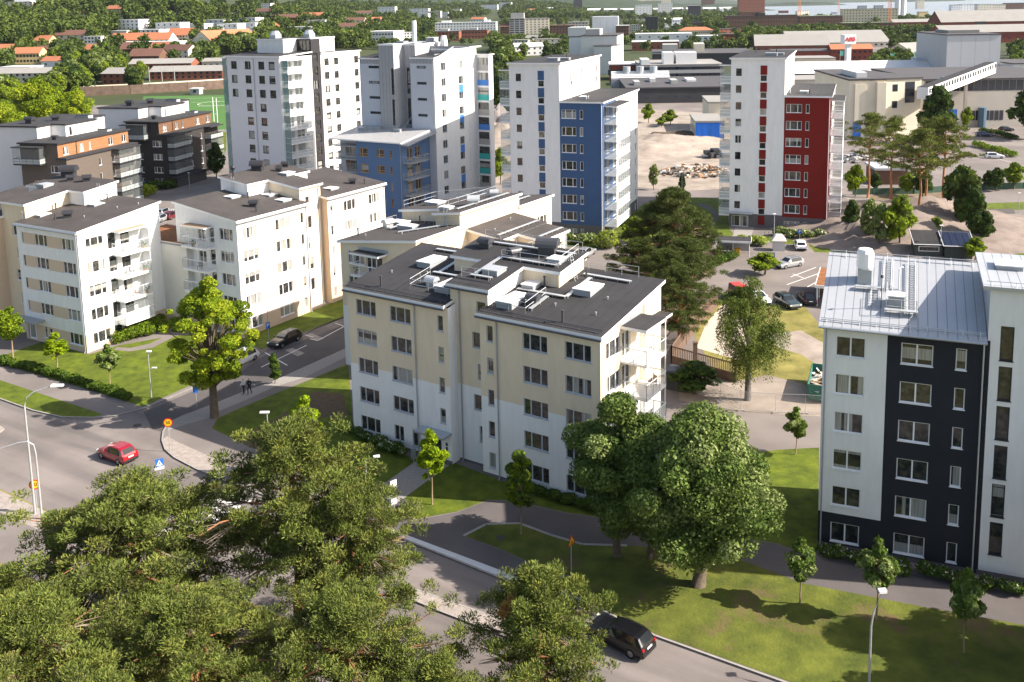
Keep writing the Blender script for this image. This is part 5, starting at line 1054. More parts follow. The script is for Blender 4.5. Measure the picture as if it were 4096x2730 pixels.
# lindens
la = broad('linden', 13.4, 6.2, 1.3, 31, 120000, .215, LN, ncl=150, egg=.55, rcl=.22, share=[.45, .3, .25], up=.35, tr=.42); p = at(1605, 1345)
plant_tree('linden_tree', 'largest leafy tree, full crown and thick leaning trunk on the sunny lawn', (p.x, p.y, 0), la)
lb = broad('linden', 12.9, 4.3, 1.7, 37, 70000, .22, [LN[0], LN[1], LN[1], LN[2]], ncl=100, egg=.55, rcl=.24, share=[.4, .3, .15, .15], up=.3, tr=.26); p = at(1410, 1278)
plant_tree('linden_tree', 'darker leafy tree touching the corner of the cream house in the middle', (p.x+.3, p.y, 0), lb, (1, 1, .99))
p = at(1500, 1300); plant_tree('linden_tree', 'leafy tree half hidden between the largest one and the darker one', (p.x, p.y+1, 0), lb, (.9, .9, .86), 2)
# maple at the corner
mp = broad('maple', 14.6, 5.2, 2.8, 41, 40000, .21, ML, ncl=125, egg=.42, rcl=.125, share=[.4, .25, .35], up=.2, tr=.34, bark=BARKG); p = at(493, 958)
plant_tree('maple_tree', 'tall yellow-green maple with a thinning top on the street corner', (p.x, p.y, 0), mp, (1.12, 1.12, 1.0))
# young trees
yt = [broad('young_tree', 6.9, 1.45, 1.9, 51, 6500, .24, YL, bark=BARKT, ncl=34, egg=.42, rcl=.30, tr=.06), broad('young_tree', 7.4, 1.5, 1.6, 52, 7500, .22, [DL[1], ML[0], DL[0]], bark=BARKT, ncl=36, egg=.42, rcl=.28, tr=.06),
      broad('young_tree', 4.8, 1.25, 1.6, 53, 4500, .22, [DL[1], LN[0], LN[2]], bark=BARKT, ncl=26, egg=.5, rcl=.32, tr=.05), broad('young_tree', 6.4, 2.2, 2.2, 54, 8000, .25, [ML[0], ML[1]], bark=BARKT, ncl=40, egg=.5, rcl=.3, tr=.08)]
def yg(label, X, Y, k, s, rz=0, mats=None):
    p = at(X, Y); return plant_tree('young_tree', label, (p.x, p.y, 0), yt[k], s, rz)
yg('bright lime-green young tree by the entrance path of the middle house', 993, 1160, 0, 1.0); yg('slender green young tree in front of the narrow windows of the middle house', 1197, 1228, 1, 1.0)
yg('lime-green treetop above the tallest pine, in front of the shaded lawn', 706, 1105, 0, (1.25, 1.25, 1.17), 2)
yg('first of three young trees before the dark house, nearest the largest linden', 1838, 1388, 2, .98); yg('second of three young trees before the dark house, fullest and yellowish', 2013, 1425, 2, (1.05, 1.05, 1.18), 2.1); yg('third of three young trees before the dark house, nearest the right edge', 2215, 1500, 2, (.95, .95, 1.15), 4)
yg('small dark young tree by the driveway left of the dark house', 1828, 1045, 2, (.95, .95, .92), 1)
yg('rounded green tree at the far left lawn edge', 30, 822, 3, 1.0); yg('light green young tree, second from the left before the left white house', 132, 855, 0, (1.1, 1.1, .72), 1); yg('two-lobed dark young tree right of the light green one on the left lawn', 253, 890, 2, (1.1, 1.1, 1.0), 3)
sp = broad('spruce', 3.5, .9, .2, 61, 4500, .16, DL, ncl=30, shape=1.0, egg=.42, rcl=.35, tr=.05); p = at(632, 882); plant_tree('spruce_tree', 'small dark conifer beside the footpath past the two walkers', (p.x, p.y, 0), sp)
# trees standing just outside the right edge of the picture, whose shade falls on the grass
for x_, y_, s_, r_ in ((33.5, 47.3, .95, 1), (36.5, 52.5, 1.0, 2), (34.5, 42.5, .9, 3), (42, 48, 1.1, 4)): plant_tree('linden_tree', ('first', 'second', 'third', 'fourth')[r_-1]+' leafy tree beyond the right picture edge, its shade on the grass', (x_, y_, 0), lb, s_, r_, 'trees beyond the right edge')
# birch
bt = broad('birch', 13.8, 4.6, 3.0, 71, 34000, .20, BL, ncl=62, egg=.5, rcl=.15, weeping=True, aspect=.38, tr=.28, bark=mat('dark_birch_bark', (.10, .09, .08), .9, .4, 3)); p = at(1718, 920)
plant_tree('birch_tree', 'large weeping birch standing before the red van', (p.x, p.y, 0), bt)
# mid pines behind the middle house
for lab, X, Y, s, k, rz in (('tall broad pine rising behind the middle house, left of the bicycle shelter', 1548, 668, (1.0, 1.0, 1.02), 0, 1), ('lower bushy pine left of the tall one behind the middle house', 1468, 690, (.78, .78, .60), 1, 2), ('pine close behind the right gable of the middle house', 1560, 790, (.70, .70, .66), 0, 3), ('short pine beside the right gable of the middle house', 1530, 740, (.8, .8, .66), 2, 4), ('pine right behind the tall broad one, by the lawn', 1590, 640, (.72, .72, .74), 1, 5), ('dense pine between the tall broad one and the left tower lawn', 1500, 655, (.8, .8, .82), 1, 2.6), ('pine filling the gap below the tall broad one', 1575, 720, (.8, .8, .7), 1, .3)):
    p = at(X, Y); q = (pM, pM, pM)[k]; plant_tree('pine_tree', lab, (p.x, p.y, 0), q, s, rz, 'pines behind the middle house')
RP0 = pine('tallpine', 17.5, 4.4, 81, 12000, .50, .42, nb=24); RP1 = pine('tallpine', 18.2, 4.6, 83, 12000, .48, .42, nb=24)
for lab, X, Y, s, k, rz in (('leftmost of the tall bare-stemmed pines on the rock', 1995, 455, 1, 0, 0), ('tallest bare-stemmed pine on the rock, reddish trunk', 2045, 490, 1, 1, 1), ('thin bare-stemmed pine in the middle of the rock group', 2110, 520, 1, 0, 2), ('bare-stemmed pine behind the thin one on the rock', 2126, 480, .95, 1, 3), ('rightmost bare-stemmed pine on the rock', 2165, 492, 1.05, 0, 4)):
    p = at(X, Y); plant_tree('pine_tree', lab, (p.x, p.y, 0), (RP0, RP1)[k], s, rz, 'pines on the rock')
# mid-distance broadleaf kinds (shared meshes)
MT = [broad('tree', 10, 4.0, 1.5, 90+i, 3400, .75, [(FL, [FL[1], ML[0]], [DL[0], FL[2]], [FL[1], LN[2]])[i]][0], ncl=36, rcl=.30, tr=.2) for i in range(4)]
def mid(label, X, Y, Hh, k=0, wd=1.0, rz=0, group=None, name='broadleaf_tree'):
    p = att(X, Y) if Y < 260 else at(X, Y); s = Hh/10; return plant_tree(name, label, p, MT[k], (s*wd, s*wd, s), rz, group)
big = broad('bigtree', 19.5, 11, 2, 97, 26000, .62, [ML[0], ML[2], ML[1]], ncl=110, rcl=.22, tr=.5, egg=.6)
for lab, X, Y, s in (('huge bright green tree behind the dark houses, by the pitch', 95, 305, 1.0), ('bright green tree cut by the left edge, in front of the huge one', 8, 330, (.75, .75, .72)), ('bright green tree right shoulder of the huge one, near the pitch', 178, 300, (.6, .6, .8))):
    p = at(X, Y); plant_tree('broadleaf_tree', lab, (p.x, p.y, 0), big, s, X)
mid('bushy green tree beside the blue tower balcony, by the sand', 1150, 425, 9, 1, .7); mid('dark leafy tree behind the sand heap between two towers', 1155, 285, 17, 2, .9); mid('tall slim tree behind the grey-white tower', 1140, 262, 20, 0, .7); mid('lower tree by the sand heap', 1180, 240, 14, 1, .9)
mid('small bright tree left of the brick shed on the site', 1490, 283, 7, 1, .9); mid('low bright bushes before the dark industrial hall', 1540, 288, 5.5, 1, 1.3); mid('low bush on the site beside the blue sheeted shed', 1520, 292, 3.5, 1, 1.5)
mid('young conifer by the road left of the red tower', 1502, 437, 6, 3, .6); mid('small reddish young tree by the road near the red tower', 1567, 445, 4.5, 2, .5)
mid('bright small tree right of the red tower, by the road', 1965, 452, 7, 1, .9); mid('dark bush at the right foot of the red tower', 1955, 545, 6.5, 2, .7); mid('leafy small tree beside the dark bush near the red tower', 2065, 575, 9.5, 1, .8); mid('thin grey-green tree on the rock slope', 1995, 560, 8, 3, .6); mid('second thin grey-green tree on the rock slope', 2020, 572, 8, 3, .6)
mid('tall leafy tree right of the rock pines', 2205, 530, 12.5, 0, .75); mid('dark leafy tree below the tall one right of the rock pines', 2235, 555, 9, 2, .7); mid('bush by the path right of the rock', 2262, 560, 5.5, 2, .8); mid('low bush on the rock slope above the sheds', 2148, 545, 3.6, 1, 1.3)
mid('green tree before the covered bridge, behind the rock pines', 2150, 330, 16, 2, .9); mid('small round tree on the car park by the glass bridge pillar', 2221, 300, 7.5, 1, .7); mid('dark green tree cut by the right picture edge', 2368, 320, 16, 2, 1.1)
mid('small green tree beside the cream blank-walled block', 1975, 372, 6, 1, .8) if 0 else None
mid('green shrub on the far side of the red van, before the parked estate car', 1757, 632, 3.6, 1, 1.9); mid('low bush along the gable of the blue tower', 1460, 560, 5, 1, 1.2); mid('green bush behind the tall broad pine, by the shelter', 1620, 585, 5, 2, 1.0)
mid('dark shrub by the near-black brick house', 498, 412, 9, 2, .7); mid('dark green shrub behind the temporary fence', 1595, 905, 3.4, 2, 2.2)
mid('bright tree by the grey shed at the right lawns', 2240, 600, 4, 1, 1.2)
for i, (X, Y) in enumerate(((2010, 440), (2085, 450), (2120, 455), (2240, 480), (2290, 440), (2330, 435), (2270, 435))): mid(('leftmost', 'second', 'third', 'fourth', 'fifth', 'rightmost', 'second from the right')[i]+' shrub in the loose row along the car park fence', X, Y, 4+i % 3, 2-(i % 2), 1.0, i, 'shrubs along the car park fence', 'shrub')
# hedges and flowering shrubs: leafy masses along a line
def hedge(name, label, pts, w_, h, n, mats, flowers=None, cat='hedge', leaf=.16, group=None, seed=1):
    rng = np.random.default_rng(seed); P = [Vector((*p.to_tuple()[:2], 0)) for p in pts]; cl = []
    for p, q in zip(P, P[1:]):
        L = (q-p).length; k = max(2, int(L/.55))
        for i in range(k):
            c = p.lerp(q, (i+rng.random())/k); cl.append((c.x+rng.normal(0, w_*.14), c.y+rng.normal(0, w_*.14), h*rng.uniform(.35, .62), h*rng.uniform(.32, .5)))
    o = P[0]; cl = np.array(cl); cl[:, 0] -= o.x; cl[:, 1] -= o.y
    c, d, s, idx = clumps_to_leaves(cl, n, rng, leaf, 1.0, .3, .3); c[:, 2] = np.maximum(c[:, 2], .02)
    c[:, :2] += (d[:, :2])*max(0, w_*.5-h*.4)
    mi = rng.integers(0, len(mats), n); ms = list(mats)
    if flowers: k = (rng.random(n) < .10) & (d[:, 2] > 0); mi[k] = len(ms); ms.append(flowers)
    ob = link(name, leaves_mesh(name, c, d, s, ms, mi, rng, .8), None, (o.x, o.y, 0)); return tag(ob, label, cat, group)
FLW = mat('cream_blossom', (.55, .50, .40), .8, .15, 5)
hedge('hedge', 'long clipped green hedge along the left lawn and footpath', px((-30, 830), (60, 848), (150, 872), (235, 900), (305, 922)), 1.1, 1.0, 15000, [DL[0], DL[1], ML[1]], leaf=.2)
hedge('hedge', 'bright bushy hedge under the balconies of the left white house', px((272, 788), (320, 775), (375, 752)), 2.0, 1.9, 9000, [ML[0], ML[1], DL[1]], leaf=.22, seed=2)
hedge('flowering_shrubs', 'shrub row with cream blossom along the left part of the middle house', px((790, 985), (830, 1010), (890, 1035), (940, 1052)), 1.2, 1.1, 9000, [DL[0], DL[1]], FLW, 'shrub', seed=3)
hedge('hedge', 'low dark hedge under the right windows of the middle house', px((1170, 1105), (1250, 1140), (1385, 1182)), 1.1, .9, 8000, [DL[0], DL[1]], seed=4)
hedge('flowering_shrubs', 'shrub row with cream blossom at the foot of the dark house', px((1878, 1268), (1960, 1290), (2080, 1315), (2200, 1340), (2353, 1368)), 1.1, 1.0, 12000, [DL[0], DL[1]], FLW, 'shrub', seed=5)
hedge('flowering_shrubs', 'cream-blossoming shrub row in front of the red tower', px((1775, 540), (1830, 548), (1900, 550)), 1.5, 1.6, 5000, [LN[2], BL[0]], FLW, 'shrub', leaf=.3, seed=6)
hedge('hedge', 'yellow-green round shrub left of the shelter, by the blue tower', px((1377, 570), (1412, 570)), 3, 3.0, 3500, [ML[2], LN[2]], cat='shrub', leaf=.35, seed=7)
hedge('hedge', 'yellow-green low shrub bed beside the grey kiosk', px((1706, 562), (1757, 566)), 2, 1.7, 3500, [ML[2], LN[2]], cat='shrub', leaf=.3, seed=8)
hedge('hedge', 'dark clipped hedge behind the black bicycle shed', px((330, 440), (400, 432)), 2.5, 2.2, 3000, [DL[0], FL[2]], leaf=.4, seed=9)
hedge('hedge', 'lime-green shrub at the foot of the brown brick house', px((312, 452), (350, 448)), 3, 2.6, 2500, [ML[0], ML[2]], cat='shrub', leaf=.35, seed=10)
hedge('hedge', 'clipped hedge strip on the car park beside the white car', px((2105, 345), (2160, 358), (2220, 372), (2250, 378)) if 0 else px((2238, 327+8), (2290, 350), (2330, 362)), 2.5, 1.6, 3000, [ML[0], DL[1]], leaf=.4, seed=11)
hedge('hedge', 'dark low hedge by the dark blue car on the car park', px((2255, 305), (2295, 312), (2330, 322)), 2.5, 1.6, 3000, [DL[0], FL[2]], leaf=.4, seed=12)
hedge('hedge', 'green bushes along the kerb between the tall pine and the shelter', px((1610, 620), (1660, 605), (1690, 592)), 2, 1.3, 3500, [DL[0], DL[1]], leaf=.25, seed=13)
hedge('hedge', 'bushes growing between the blue tower and its rear lawn', px((1290, 556), (1330, 562), (1372, 560)), 2, 1.8, 3000, [DL[1], LN[2]], FLW, leaf=.3, seed=14)
# =================================================================== vehicles
TYRE = mat('tyre_rubber', (.015, .015, .016), .85, .1, 5); RIM = mat('alloy_rim', (.35, .35, .36), .35, .05, 5, metal=.7); CGL = mat('car_glass', (.012, .014, .016), .05, 0, spec=.8); LREDM = mat('tail_light', (.45, .01, .01), .2, 0); LWHT = mat('head_light', (.75, .76, .78), .12, 0, spec=.8); PLATE = mat('number_plate', (.75, .75, .74), .5, 0)
PLAST = mat('black_plastic', (.02, .02, .022), .6, .1, 5)
def carpaint(name, c, metal=.0): return mat(name, c, .28, .02, 2, metal=metal, spec=.5, coat=1.0)
# profiles: (x, roofline z, glass?) with x from rear to front as share of length
PROF = {'hatch': [(0, .62), (.015, .82), (.05, .98), (.13, 1.36), (.22, 1.47), (.45, 1.49), (.56, 1.42), (.74, 1.0), (.86, .93), (.96, .78), (1, .55)],
        'estate': [(0, .62), (.012, .85), (.03, 1.0), (.10, 1.38), (.16, 1.45), (.45, 1.47), (.56, 1.40), (.70, .98), (.85, .90), (.96, .76), (1, .55)],
        'van': [(0, .6), (.01, 1.0), (.02, 1.2), (.03, 1.72), (.08, 1.85), (.45, 1.86), (.66, 1.78), (.82, 1.15), (.93, 1.02), (.985, .85), (1, .55)]}
_CAR = {}
def car(label, kind, L, Wd, paintm, X=None, Y=None, az=0, loc=None, group=None):
    p = loc if loc is not None else at(X, Y); t = thing('car' if kind != 'van' else 'delivery_van', label, 'car' if kind != 'van' else 'van', (p.x, p.y, p.z), az, group)
    key = (kind, L, Wd)
    if key not in _CAR:
        pr = PROF[kind]; b = MB(); n = len(pr); h = Wd/2; gl = MB()
        hmax = max(z for _, z in pr)
        rings = []
        for i, (f, zr) in enumerate(pr):
            x = (f-.5)*L; e = 1-.10*(abs(2*f-1)**4); belt = min(zr-.02, .90 if kind != 'van' else 1.05); w_ = h*e
            rw = h*(.76 if kind != 'van' else .86)*e if zr > belt+.12 else w_*.90
            zb = .22+ (.10 if f in (0, 1) else 0)
            k = len(b.v)
            half = [(w_*.93, zb), (w_, zb+.18), (w_*1.0, belt*.78), (w_*.96, belt), (rw, zr-.05), (rw*.82, zr)]
            ring = [(x, y, z) for y, z in half]+[(x, -y, z) for y, z in reversed(half)]
            b.v += ring; rings.append(k)
        m = 12
        for i in range(n-1):
            cab = pr[i][1] > 1.02 or pr[i+1][1] > 1.02
            for j in range(m-1):
                f = (rings[i]+j, rings[i+1]+j, rings[i+1]+j+1, rings[i]+j+1); mi = 0
                steep = abs(pr[i+1][1]-pr[i][1]) > .22
                if j in (3, 7) and pr[i][1] > 1.1 and pr[i+1][1] > 1.1: mi = 1
                if j == 5 and steep and max(pr[i][1], pr[i+1][1]) > 1.3: mi = 1
                if j in (4, 6) and steep and max(pr[i][1], pr[i+1][1]) > 1.3: mi = 0
                b.f.append(f); b.m.append(mi)
            b.f.append((rings[i], rings[i]+11, rings[i+1]+11, rings[i+1])); b.m.append(2)
        b.f.append(tuple(rings[0]+j for j in reversed(range(12)))); b.m.append(0); b.f.append(tuple(rings[-1]+j for j in range(12))); b.m.append(0)
        wh = MB(); r0 = .32
        tr = MB(); prf = [(r0*.62, -.10), (r0*.98, -.10), (r0, -.06), (r0, .06), (r0*.98, .10), (r0*.62, .10)]
        kk = len(tr.v); nn = 18
        for r_, y in prf:
            for j in range(nn): a = 2*math.pi*j/nn; tr.v.append((r_*math.cos(a), y, r_*math.sin(a)))
        for i in range(len(prf)-1):
            for j in range(nn): q = (j+1) % nn; tr.f.append((kk+i*nn+j, kk+i*nn+q, kk+(i+1)*nn+q, kk+(i+1)*nn+j)); tr.m.append(0)
        rm = MB()
        for y in (-.09, .09):
            k2 = len(rm.v); rm.v += [(r0*.62*math.cos(2*math.pi*j/nn), y, r0*.62*math.sin(2*math.pi*j/nn)) for j in range(nn)]; rm.f.append(tuple(range(k2, k2+nn))); rm.m.append(0)
        _CAR[key] = (b, tr.mesh('tyre', TYRE, True), rm.mesh('rim', RIM))
    b, tr, rm = _CAR[key]; body = b.mesh('body', [paintm, CGL, PLAST], False); link('body', body, t)
    h = Wd/2
    for x in (-.30*L, .31*L):
        for y in (-h+.1, h-.1): w_ = link('wheel', tr, t, (x, y, .32)); link('rim', rm, w_)
    for s in (-1, 1):
        part('tail_light', MB().box(-.5*L+.01, -.5*L+.12, s*h*.86-.14 if s > 0 else -h*.86-.02, s*h*.86+.02 if s > 0 else -h*.86+.14, .72, .88), LREDM, t)
        part('headlight', MB().box(.5*L-.22, .5*L-.03, s*h*.80-.12, s*h*.80+.12, .60, .73), LWHT, t)
        part('door_mirror', MB().box(.14*L, .14*L+.16, s*(h+.02)-.02, s*(h+.14)+.0 if s > 0 else -h+.02, .92, 1.05) if s > 0 else MB().box(.14*L, .14*L+.16, -h-.14, -h+.0, .92, 1.05), paintm, t)
    part('number_plate', MB().box(-.5*L-.015, -.5*L+.02, -.26, .26, .66 if kind != 'van' else .5, .77 if kind != 'van' else .61), PLATE, t)
    part('bumper', MB().box(-.5*L-.03, -.5*L+.15, -h*.85, h*.85, .3, .48).box(.5*L-.15, .5*L+.02, -h*.80, h*.80, .28, .44), PLAST, t)
    if kind == 'estate': part('roof_rails', MB().bar((-.33*L, h*.68, 1.49), (.05*L, h*.68, 1.51), .03).bar((-.33*L, -h*.68, 1.49), (.05*L, -h*.68, 1.51), .03), PLAST, t)
    return t
RA = math.radians(-32.6); SA = math.atan2(cdir.y, cdir.x)
PR = carpaint('red_car_paint', (.27, .004, .012)); PK = mat('black_car_paint', (.006, .006, .008), .3, 0, 2, spec=.4, coat=.35); PW = carpaint('white_car_paint', (.72, .72, .74)); PS = carpaint('silver_car_paint', (.42, .44, .46), .5); PG_ = carpaint('dark_green_car_paint', (.02, .035, .03)); PB_ = carpaint('dark_blue_car_paint', (.01, .02, .07)); PV = carpaint('bright_red_van_paint', (.60, .015, .008))
def lowp(X, Y): p = at(X, Y, -.12); return p
car('red hatchback driving on the main road', 'hatch', 3.95, 1.74, PR, az=RA+math.pi, loc=lowp(271, 1054))
car('black estate car driving half hidden behind the small pine', 'estate', 4.4, 1.75, PK, az=RA+math.pi-.12, loc=lowp(1424, 1478))
car('black estate car parked by the kerb in front of the second white house', 'estate', 4.5, 1.8, PK, az=SA+math.pi, loc=lowp(655, 790))
car('white car parked behind the tall maple, before the black estate car', 'hatch', 4.2, 1.78, PW, az=SA+math.pi, loc=lowp(556, 834))
a_ = at(1845, 600); b_ = at(1782, 612); z_ = math.atan2(b_.y-a_.y, b_.x-a_.x)
car('silver estate car parked sideways beside the green shrub', 'estate', 4.7, 1.8, PS, 1813, 613, z_)
car('white hatchback seen from behind in front of the red tower', 'hatch', 4.3, 1.8, PW, 1838, 571, math.radians(80))
PKG = 'cars parked in a row behind the birch'
car('bright red van parked behind the birch', 'van', 4.4, 1.85, PV, 1702, 687, math.radians(-75), group=PKG)
car('white car parked between the red van and the dark green one', 'hatch', 4.2, 1.8, PW, 1742, 694, math.radians(-75), group=PKG)
car('dark green car parked right of the white one behind the birch', 'estate', 4.6, 1.8, PG_, 1808, 702, math.radians(-75), group=PKG)
car('black car beside the carport with a planted roof', 'hatch', 4.3, 1.8, PK, 1853, 694, math.radians(88), group=PKG)
car('dark grey car peeping out at the foot of the tall pine', 'hatch', 4.3, 1.8, PS, 1597, 694, math.radians(-75), group=PKG)
car('silver car parked at the gable of the cream house, by the red-clad walker', 'hatch', 4.3, 1.8, PS, 1347, 588, math.radians(62))
car('silver car behind the link with the planted roof, farther one', 'hatch', 4.3, 1.8, PS, 378, 494, math.radians(75)); car('silver car behind the link with the planted roof, nearer one', 'hatch', 4.3, 1.8, PS, 372, 508, math.radians(75)); car('dark red car beside the two silver ones between the white houses', 'hatch', 4.2, 1.8, carpaint('dark_red_car_paint', (.12, .01, .01)), 393, 502, math.radians(80))
car('dark blue estate on the far car park', 'estate', 4.7, 1.8, PB_, 2262, 314, math.radians(-8)); car('white car on the far car park beside the hedge strip', 'hatch', 4.5, 1.8, PW, 2285, 364, math.radians(-12)); car('black car by the long concrete building', 'hatch', 4.3, 1.8, PK, 2312, 302, math.radians(0))
# =================================================================== people
SKIN = mat('skin', (.55, .34, .24), .6, .05, 5); CB = mat('black_cloth', (.02, .02, .024), .9, .2, 5); CWt = mat('white_cloth', (.70, .70, .68), .9, .05, 5); CR = mat('red_cloth', (.60, .03, .05), .9, .1, 5); HAIR = mat('dark_hair', (.03, .02, .015), .8, .2, 8)
def person(label, loc, az, top, legs, stride=.22, hold=True, H=1.75):
    """one continuous skinned figure, head to feet, walking towards its local +X"""
    V = []; E = []; Rr = []
    def add(p, r, par=None): V.append(p); Rr.append(r); (E.append((par, len(V)-1)) if par is not None else None); return len(V)-1
    pel = add((0, 0, .95), .145); sp_ = add((.01, 0, 1.15), .13, pel); ch = add((.0, 0, 1.36), .155, sp_); nk = add((.01, 0, 1.50), .06, ch); hd = add((.03, 0, 1.60), .09, nk); ht = add((.03, 0, 1.70), .085, hd); nose = add((.115, 0, 1.62), .02, hd)
    for s in (-1, 1):
        f = stride*s; hip = add((0, .09*s, .88), .095, pel); kn = add((f*.55+.05, .10*s, .50), .062, hip); an = add((f-.03, .10*s, .10), .042, kn); toe = add((f+.16, .11*s, .04), .035, an)
        sh = add((0, .185*s, 1.40), .062, ch); g_ = -f*.7 if not (hold and s == 1) else .12; el = add((g_*.5-.02, .25*s, 1.13), .045, sh)
        wr = add((g_+.1 if not (hold and s == 1) else .26, .22*s, .92 if not (hold and s == 1) else 1.28), .032, el); pm = add((V[wr][0]+.05, V[wr][1], V[wr][2]-.06 if not (hold and s == 1) else V[wr][2]+.05), .030, wr)
        for q in range(4): add((V[pm][0]+.05, V[pm][1]+(q-1.5)*.018, V[pm][2]-.05-.005*(q in (1, 2))), .009, pm)
        add((V[wr][0]+.05, V[wr][1]-.035*s, V[wr][2]-.03), .010, wr)
    me = bpy.data.meshes.new('person_raw'); me.from_pydata(V, E, []); o = bpy.data.objects.new('person_raw', me); COL.objects.link(o)
    mo = o.modifiers.new('s', 'SKIN'); 
    if not me.skin_vertices: me.attributes
    for i, r in enumerate(Rr): me.skin_vertices[0].data[i].radius = (r, r*(.72 if i in (0, 1, 2) else 1) if 0 else r)
    me.skin_vertices[0].data[0].use_root = True; o.modifiers.new('u', 'SUBSURF').levels = 1
    dg = bpy.context.evaluated_depsgraph_get(); ev = o.evaluated_get(dg); nm = bpy.data.meshes.new_from_object(ev); bpy.data.objects.remove(o)
    nm.name = 'person'; nm.materials.clear()
    for m in (SKIN, top, legs, CB, HAIR): nm.materials.append(m)
    for pl in nm.polygons:
        z = pl.center.z; x = pl.center.x; pl.use_smooth = True
        handy = (abs(pl.center.y) > .17 and (z < .97 and z > .7)) or (hold and pl.center.y > .14 and x > .24 and z > 1.15)
        pl.material_index = 0 if handy else (3 if z < .085 else 2 if z < .98 else 1 if z < 1.49 else (4 if (z > 1.66 or x < .0) else 0))
    ob = link('person', nm, None, loc, az); ob.scale = (H/1.77,)*3
    ob['label'] = label; ob['category'] = 'person'; return ob
p = at(561, 905); person('walking person in a white top and black trousers, on the left', p, SA+math.pi, CWt, CB, .2, True)
p = at(574, 906); person('walking person dressed all in black, on the right', p, SA+math.pi+.2, CB, CB, -.18, True, 1.82)
p = at(1299, 568); person('person in a red coat standing by the silver car', p, math.radians(200), CR, CB, .12, False)
# =================================================================== lamps, signs, furniture
POLE = mat('galvanised_pole', (.42, .43, .43), .5, .08, 4, metal=.3); LAMPW = mat('lamp_head_white', (.75, .75, .74), .4, .04, 4); YEL = mat('sign_yellow', (.85, .50, .02), .5, .03, 4); REDS = mat('sign_red', (.65, .02, .01), .5, .03, 4); BLUES = mat('sign_blue', (.02, .14, .50), .5, .03, 4); WSG = mat('sign_white', (.78, .78, .78), .5, .03, 4); BKS = mat('sign_black', (.015, .015, .015), .5, 0)
def text_obj(name, s, size, parent, loc, rot, m, ext=.004):
    """lettering turned into a mesh"""
    c = bpy.data.curves.new(name, 'FONT'); c.body = s; c.size = size; c.align_x = 'CENTER'; c.align_y = 'CENTER'; c.extrude = ext
    o = bpy.data.objects.new(name, c); COL.objects.link(o); dg = bpy.context.evaluated_depsgraph_get(); me = bpy.data.meshes.new_from_object(o.evaluated_get(dg)); bpy.data.objects.remove(o)
    me.materials.clear(); me.materials.append(m); t = link(name, me, parent, loc); t.rotation_euler = rot; return t
def disc(r, n=24, y=0.0, th=.02, m=0, cx=0, cz=0):
    b = MB(); k = 0
    f = [(cx+r*math.cos(2*math.pi*j/n), y-th, cz+r*math.sin(2*math.pi*j/n)) for j in range(n)]; g_ = [(x, y, z) for x, _, z in f]
    b.face(f, m); b.face(list(reversed(g_)), m)
    for j in range(n): q = (j+1) % n; b.face([f[j], g_[j], g_[q], f[q]], m)
    return b
def face_az(p, off=0): return math.atan2(p.y, p.x)-math.pi/2+off   # sign front (-Y side) towards the viewer's side of the road
def speed_sign(label, X, Y, h, off=0, z=0):
    p = at(X, Y); t = thing('speed_limit_sign', label, 'road sign', (p.x, p.y, z), face_az(p, off)-math.pi*0, 'speed limit signs')
    part('pole', MB().tube([(0, 0, 0), (0, 0, h+.3)], .035, 8), POLE, t)
    s = part('sign_face', disc(.42, y=-.05), REDS, t); s.location = (0, 0, h)
    q = link('sign_field', disc(.33, y=-.075, th=.008).mesh('sign_field', YEL), s)
    text_obj('digits', '30', .42, s, (0, -.09, 0), (math.pi/2, 0, 0), BKS); return t
speed_sign('yellow and red 30 sign on the paved corner right of the red car', 391, 1036, 2.75, math.radians(-14)); speed_sign('yellow and red 30 sign beside the tall street lamp at the left', 86, 1178, 2.45, math.radians(-14))
p = at(92, 1180); t = thing('street_lamp', 'tall grey street lamp with a curved arm over the road, at the left', 'street lamp', (p.x-.4, p.y, 0), 0)
dd = at(145, 887, 10.2)-at(75, 930, 9.2); zz = 10.6
part('pole', MB().tube([(0, 0, 0), (0, 0, 5), (0, 0, 9.2), (.25, .02, 9.9), (.8, .08, 10.3), (2.3, .2, 10.75)], [.10, .085, .07, .06, .05, .045], 10), POLE, t)
part('lamp_head', MB().prism([(2.2, .0), (3.1, .12), (3.15, .32), (2.2, .38)], 10.68, 10.84), LAMPW, t)
t = thing('street_lamp', 'lower street lamp with a long arm reaching out of the picture at the left edge', 'street lamp', (p.x+.6, p.y-.9, 0), 0)
part('pole', MB().tube([(0, 0, 0), (0, 0, 5.6), (-.1, -.0, 6.3), (-.5, -.1, 6.65), (-1.2, -.2, 6.6), (-5.2, -.9, 5.6)], [.09, .07, .06, .05, .045, .035], 10), POLE, t); part('lamp_head', MB().box(-5.9, -5.1, -1.1, -.8, 5.5, 5.62), LAMPW, t)
p = at(1996, 1590); t = thing('street_lamp', 'street lamp with a tilted square head on the grass at the bottom right', 'street lamp', (p.x, p.y, 0), 0)
part('pole', MB().tube([(0, 0, 0), (.0, 0, 4.2), (.12, .06, 4.9), (.68, .3, 6.1)], [.075, .06, .05, .045], 10), POLE, t); part('lamp_head', MB().prism([(.5, .18), (.95, .22), (.95, .56), (.5, .52)], 6.05, 6.2), LAMPW, t)
def small_lamp(label, X, Y, h, arm=.0, az=0, group=None, head=.5):
    p = at(X, Y); t = thing('park_lamp', label, 'street lamp', (p.x, p.y, 0), az, group); part('pole', MB().tube([(0, 0, 0), (0, 0, h), (arm, 0, h+.15)], [.06, .045, .04], 8), POLE, t); part('lamp_head', MB().box(arm-head*.5, arm+head*.5, -.13, .13, h+.1, h+.22), LAMPW, t); return t
t = small_lamp('thin lamp with a second spotlight arm on the left lawn', 348, 914, 4.9, .1); part('spotlight', MB().box(.3, .8, -.08, .08, 3.2, 3.32).bar((0, 0, 3.1), (.4, 0, 3.25), .05), LAMPW, t)
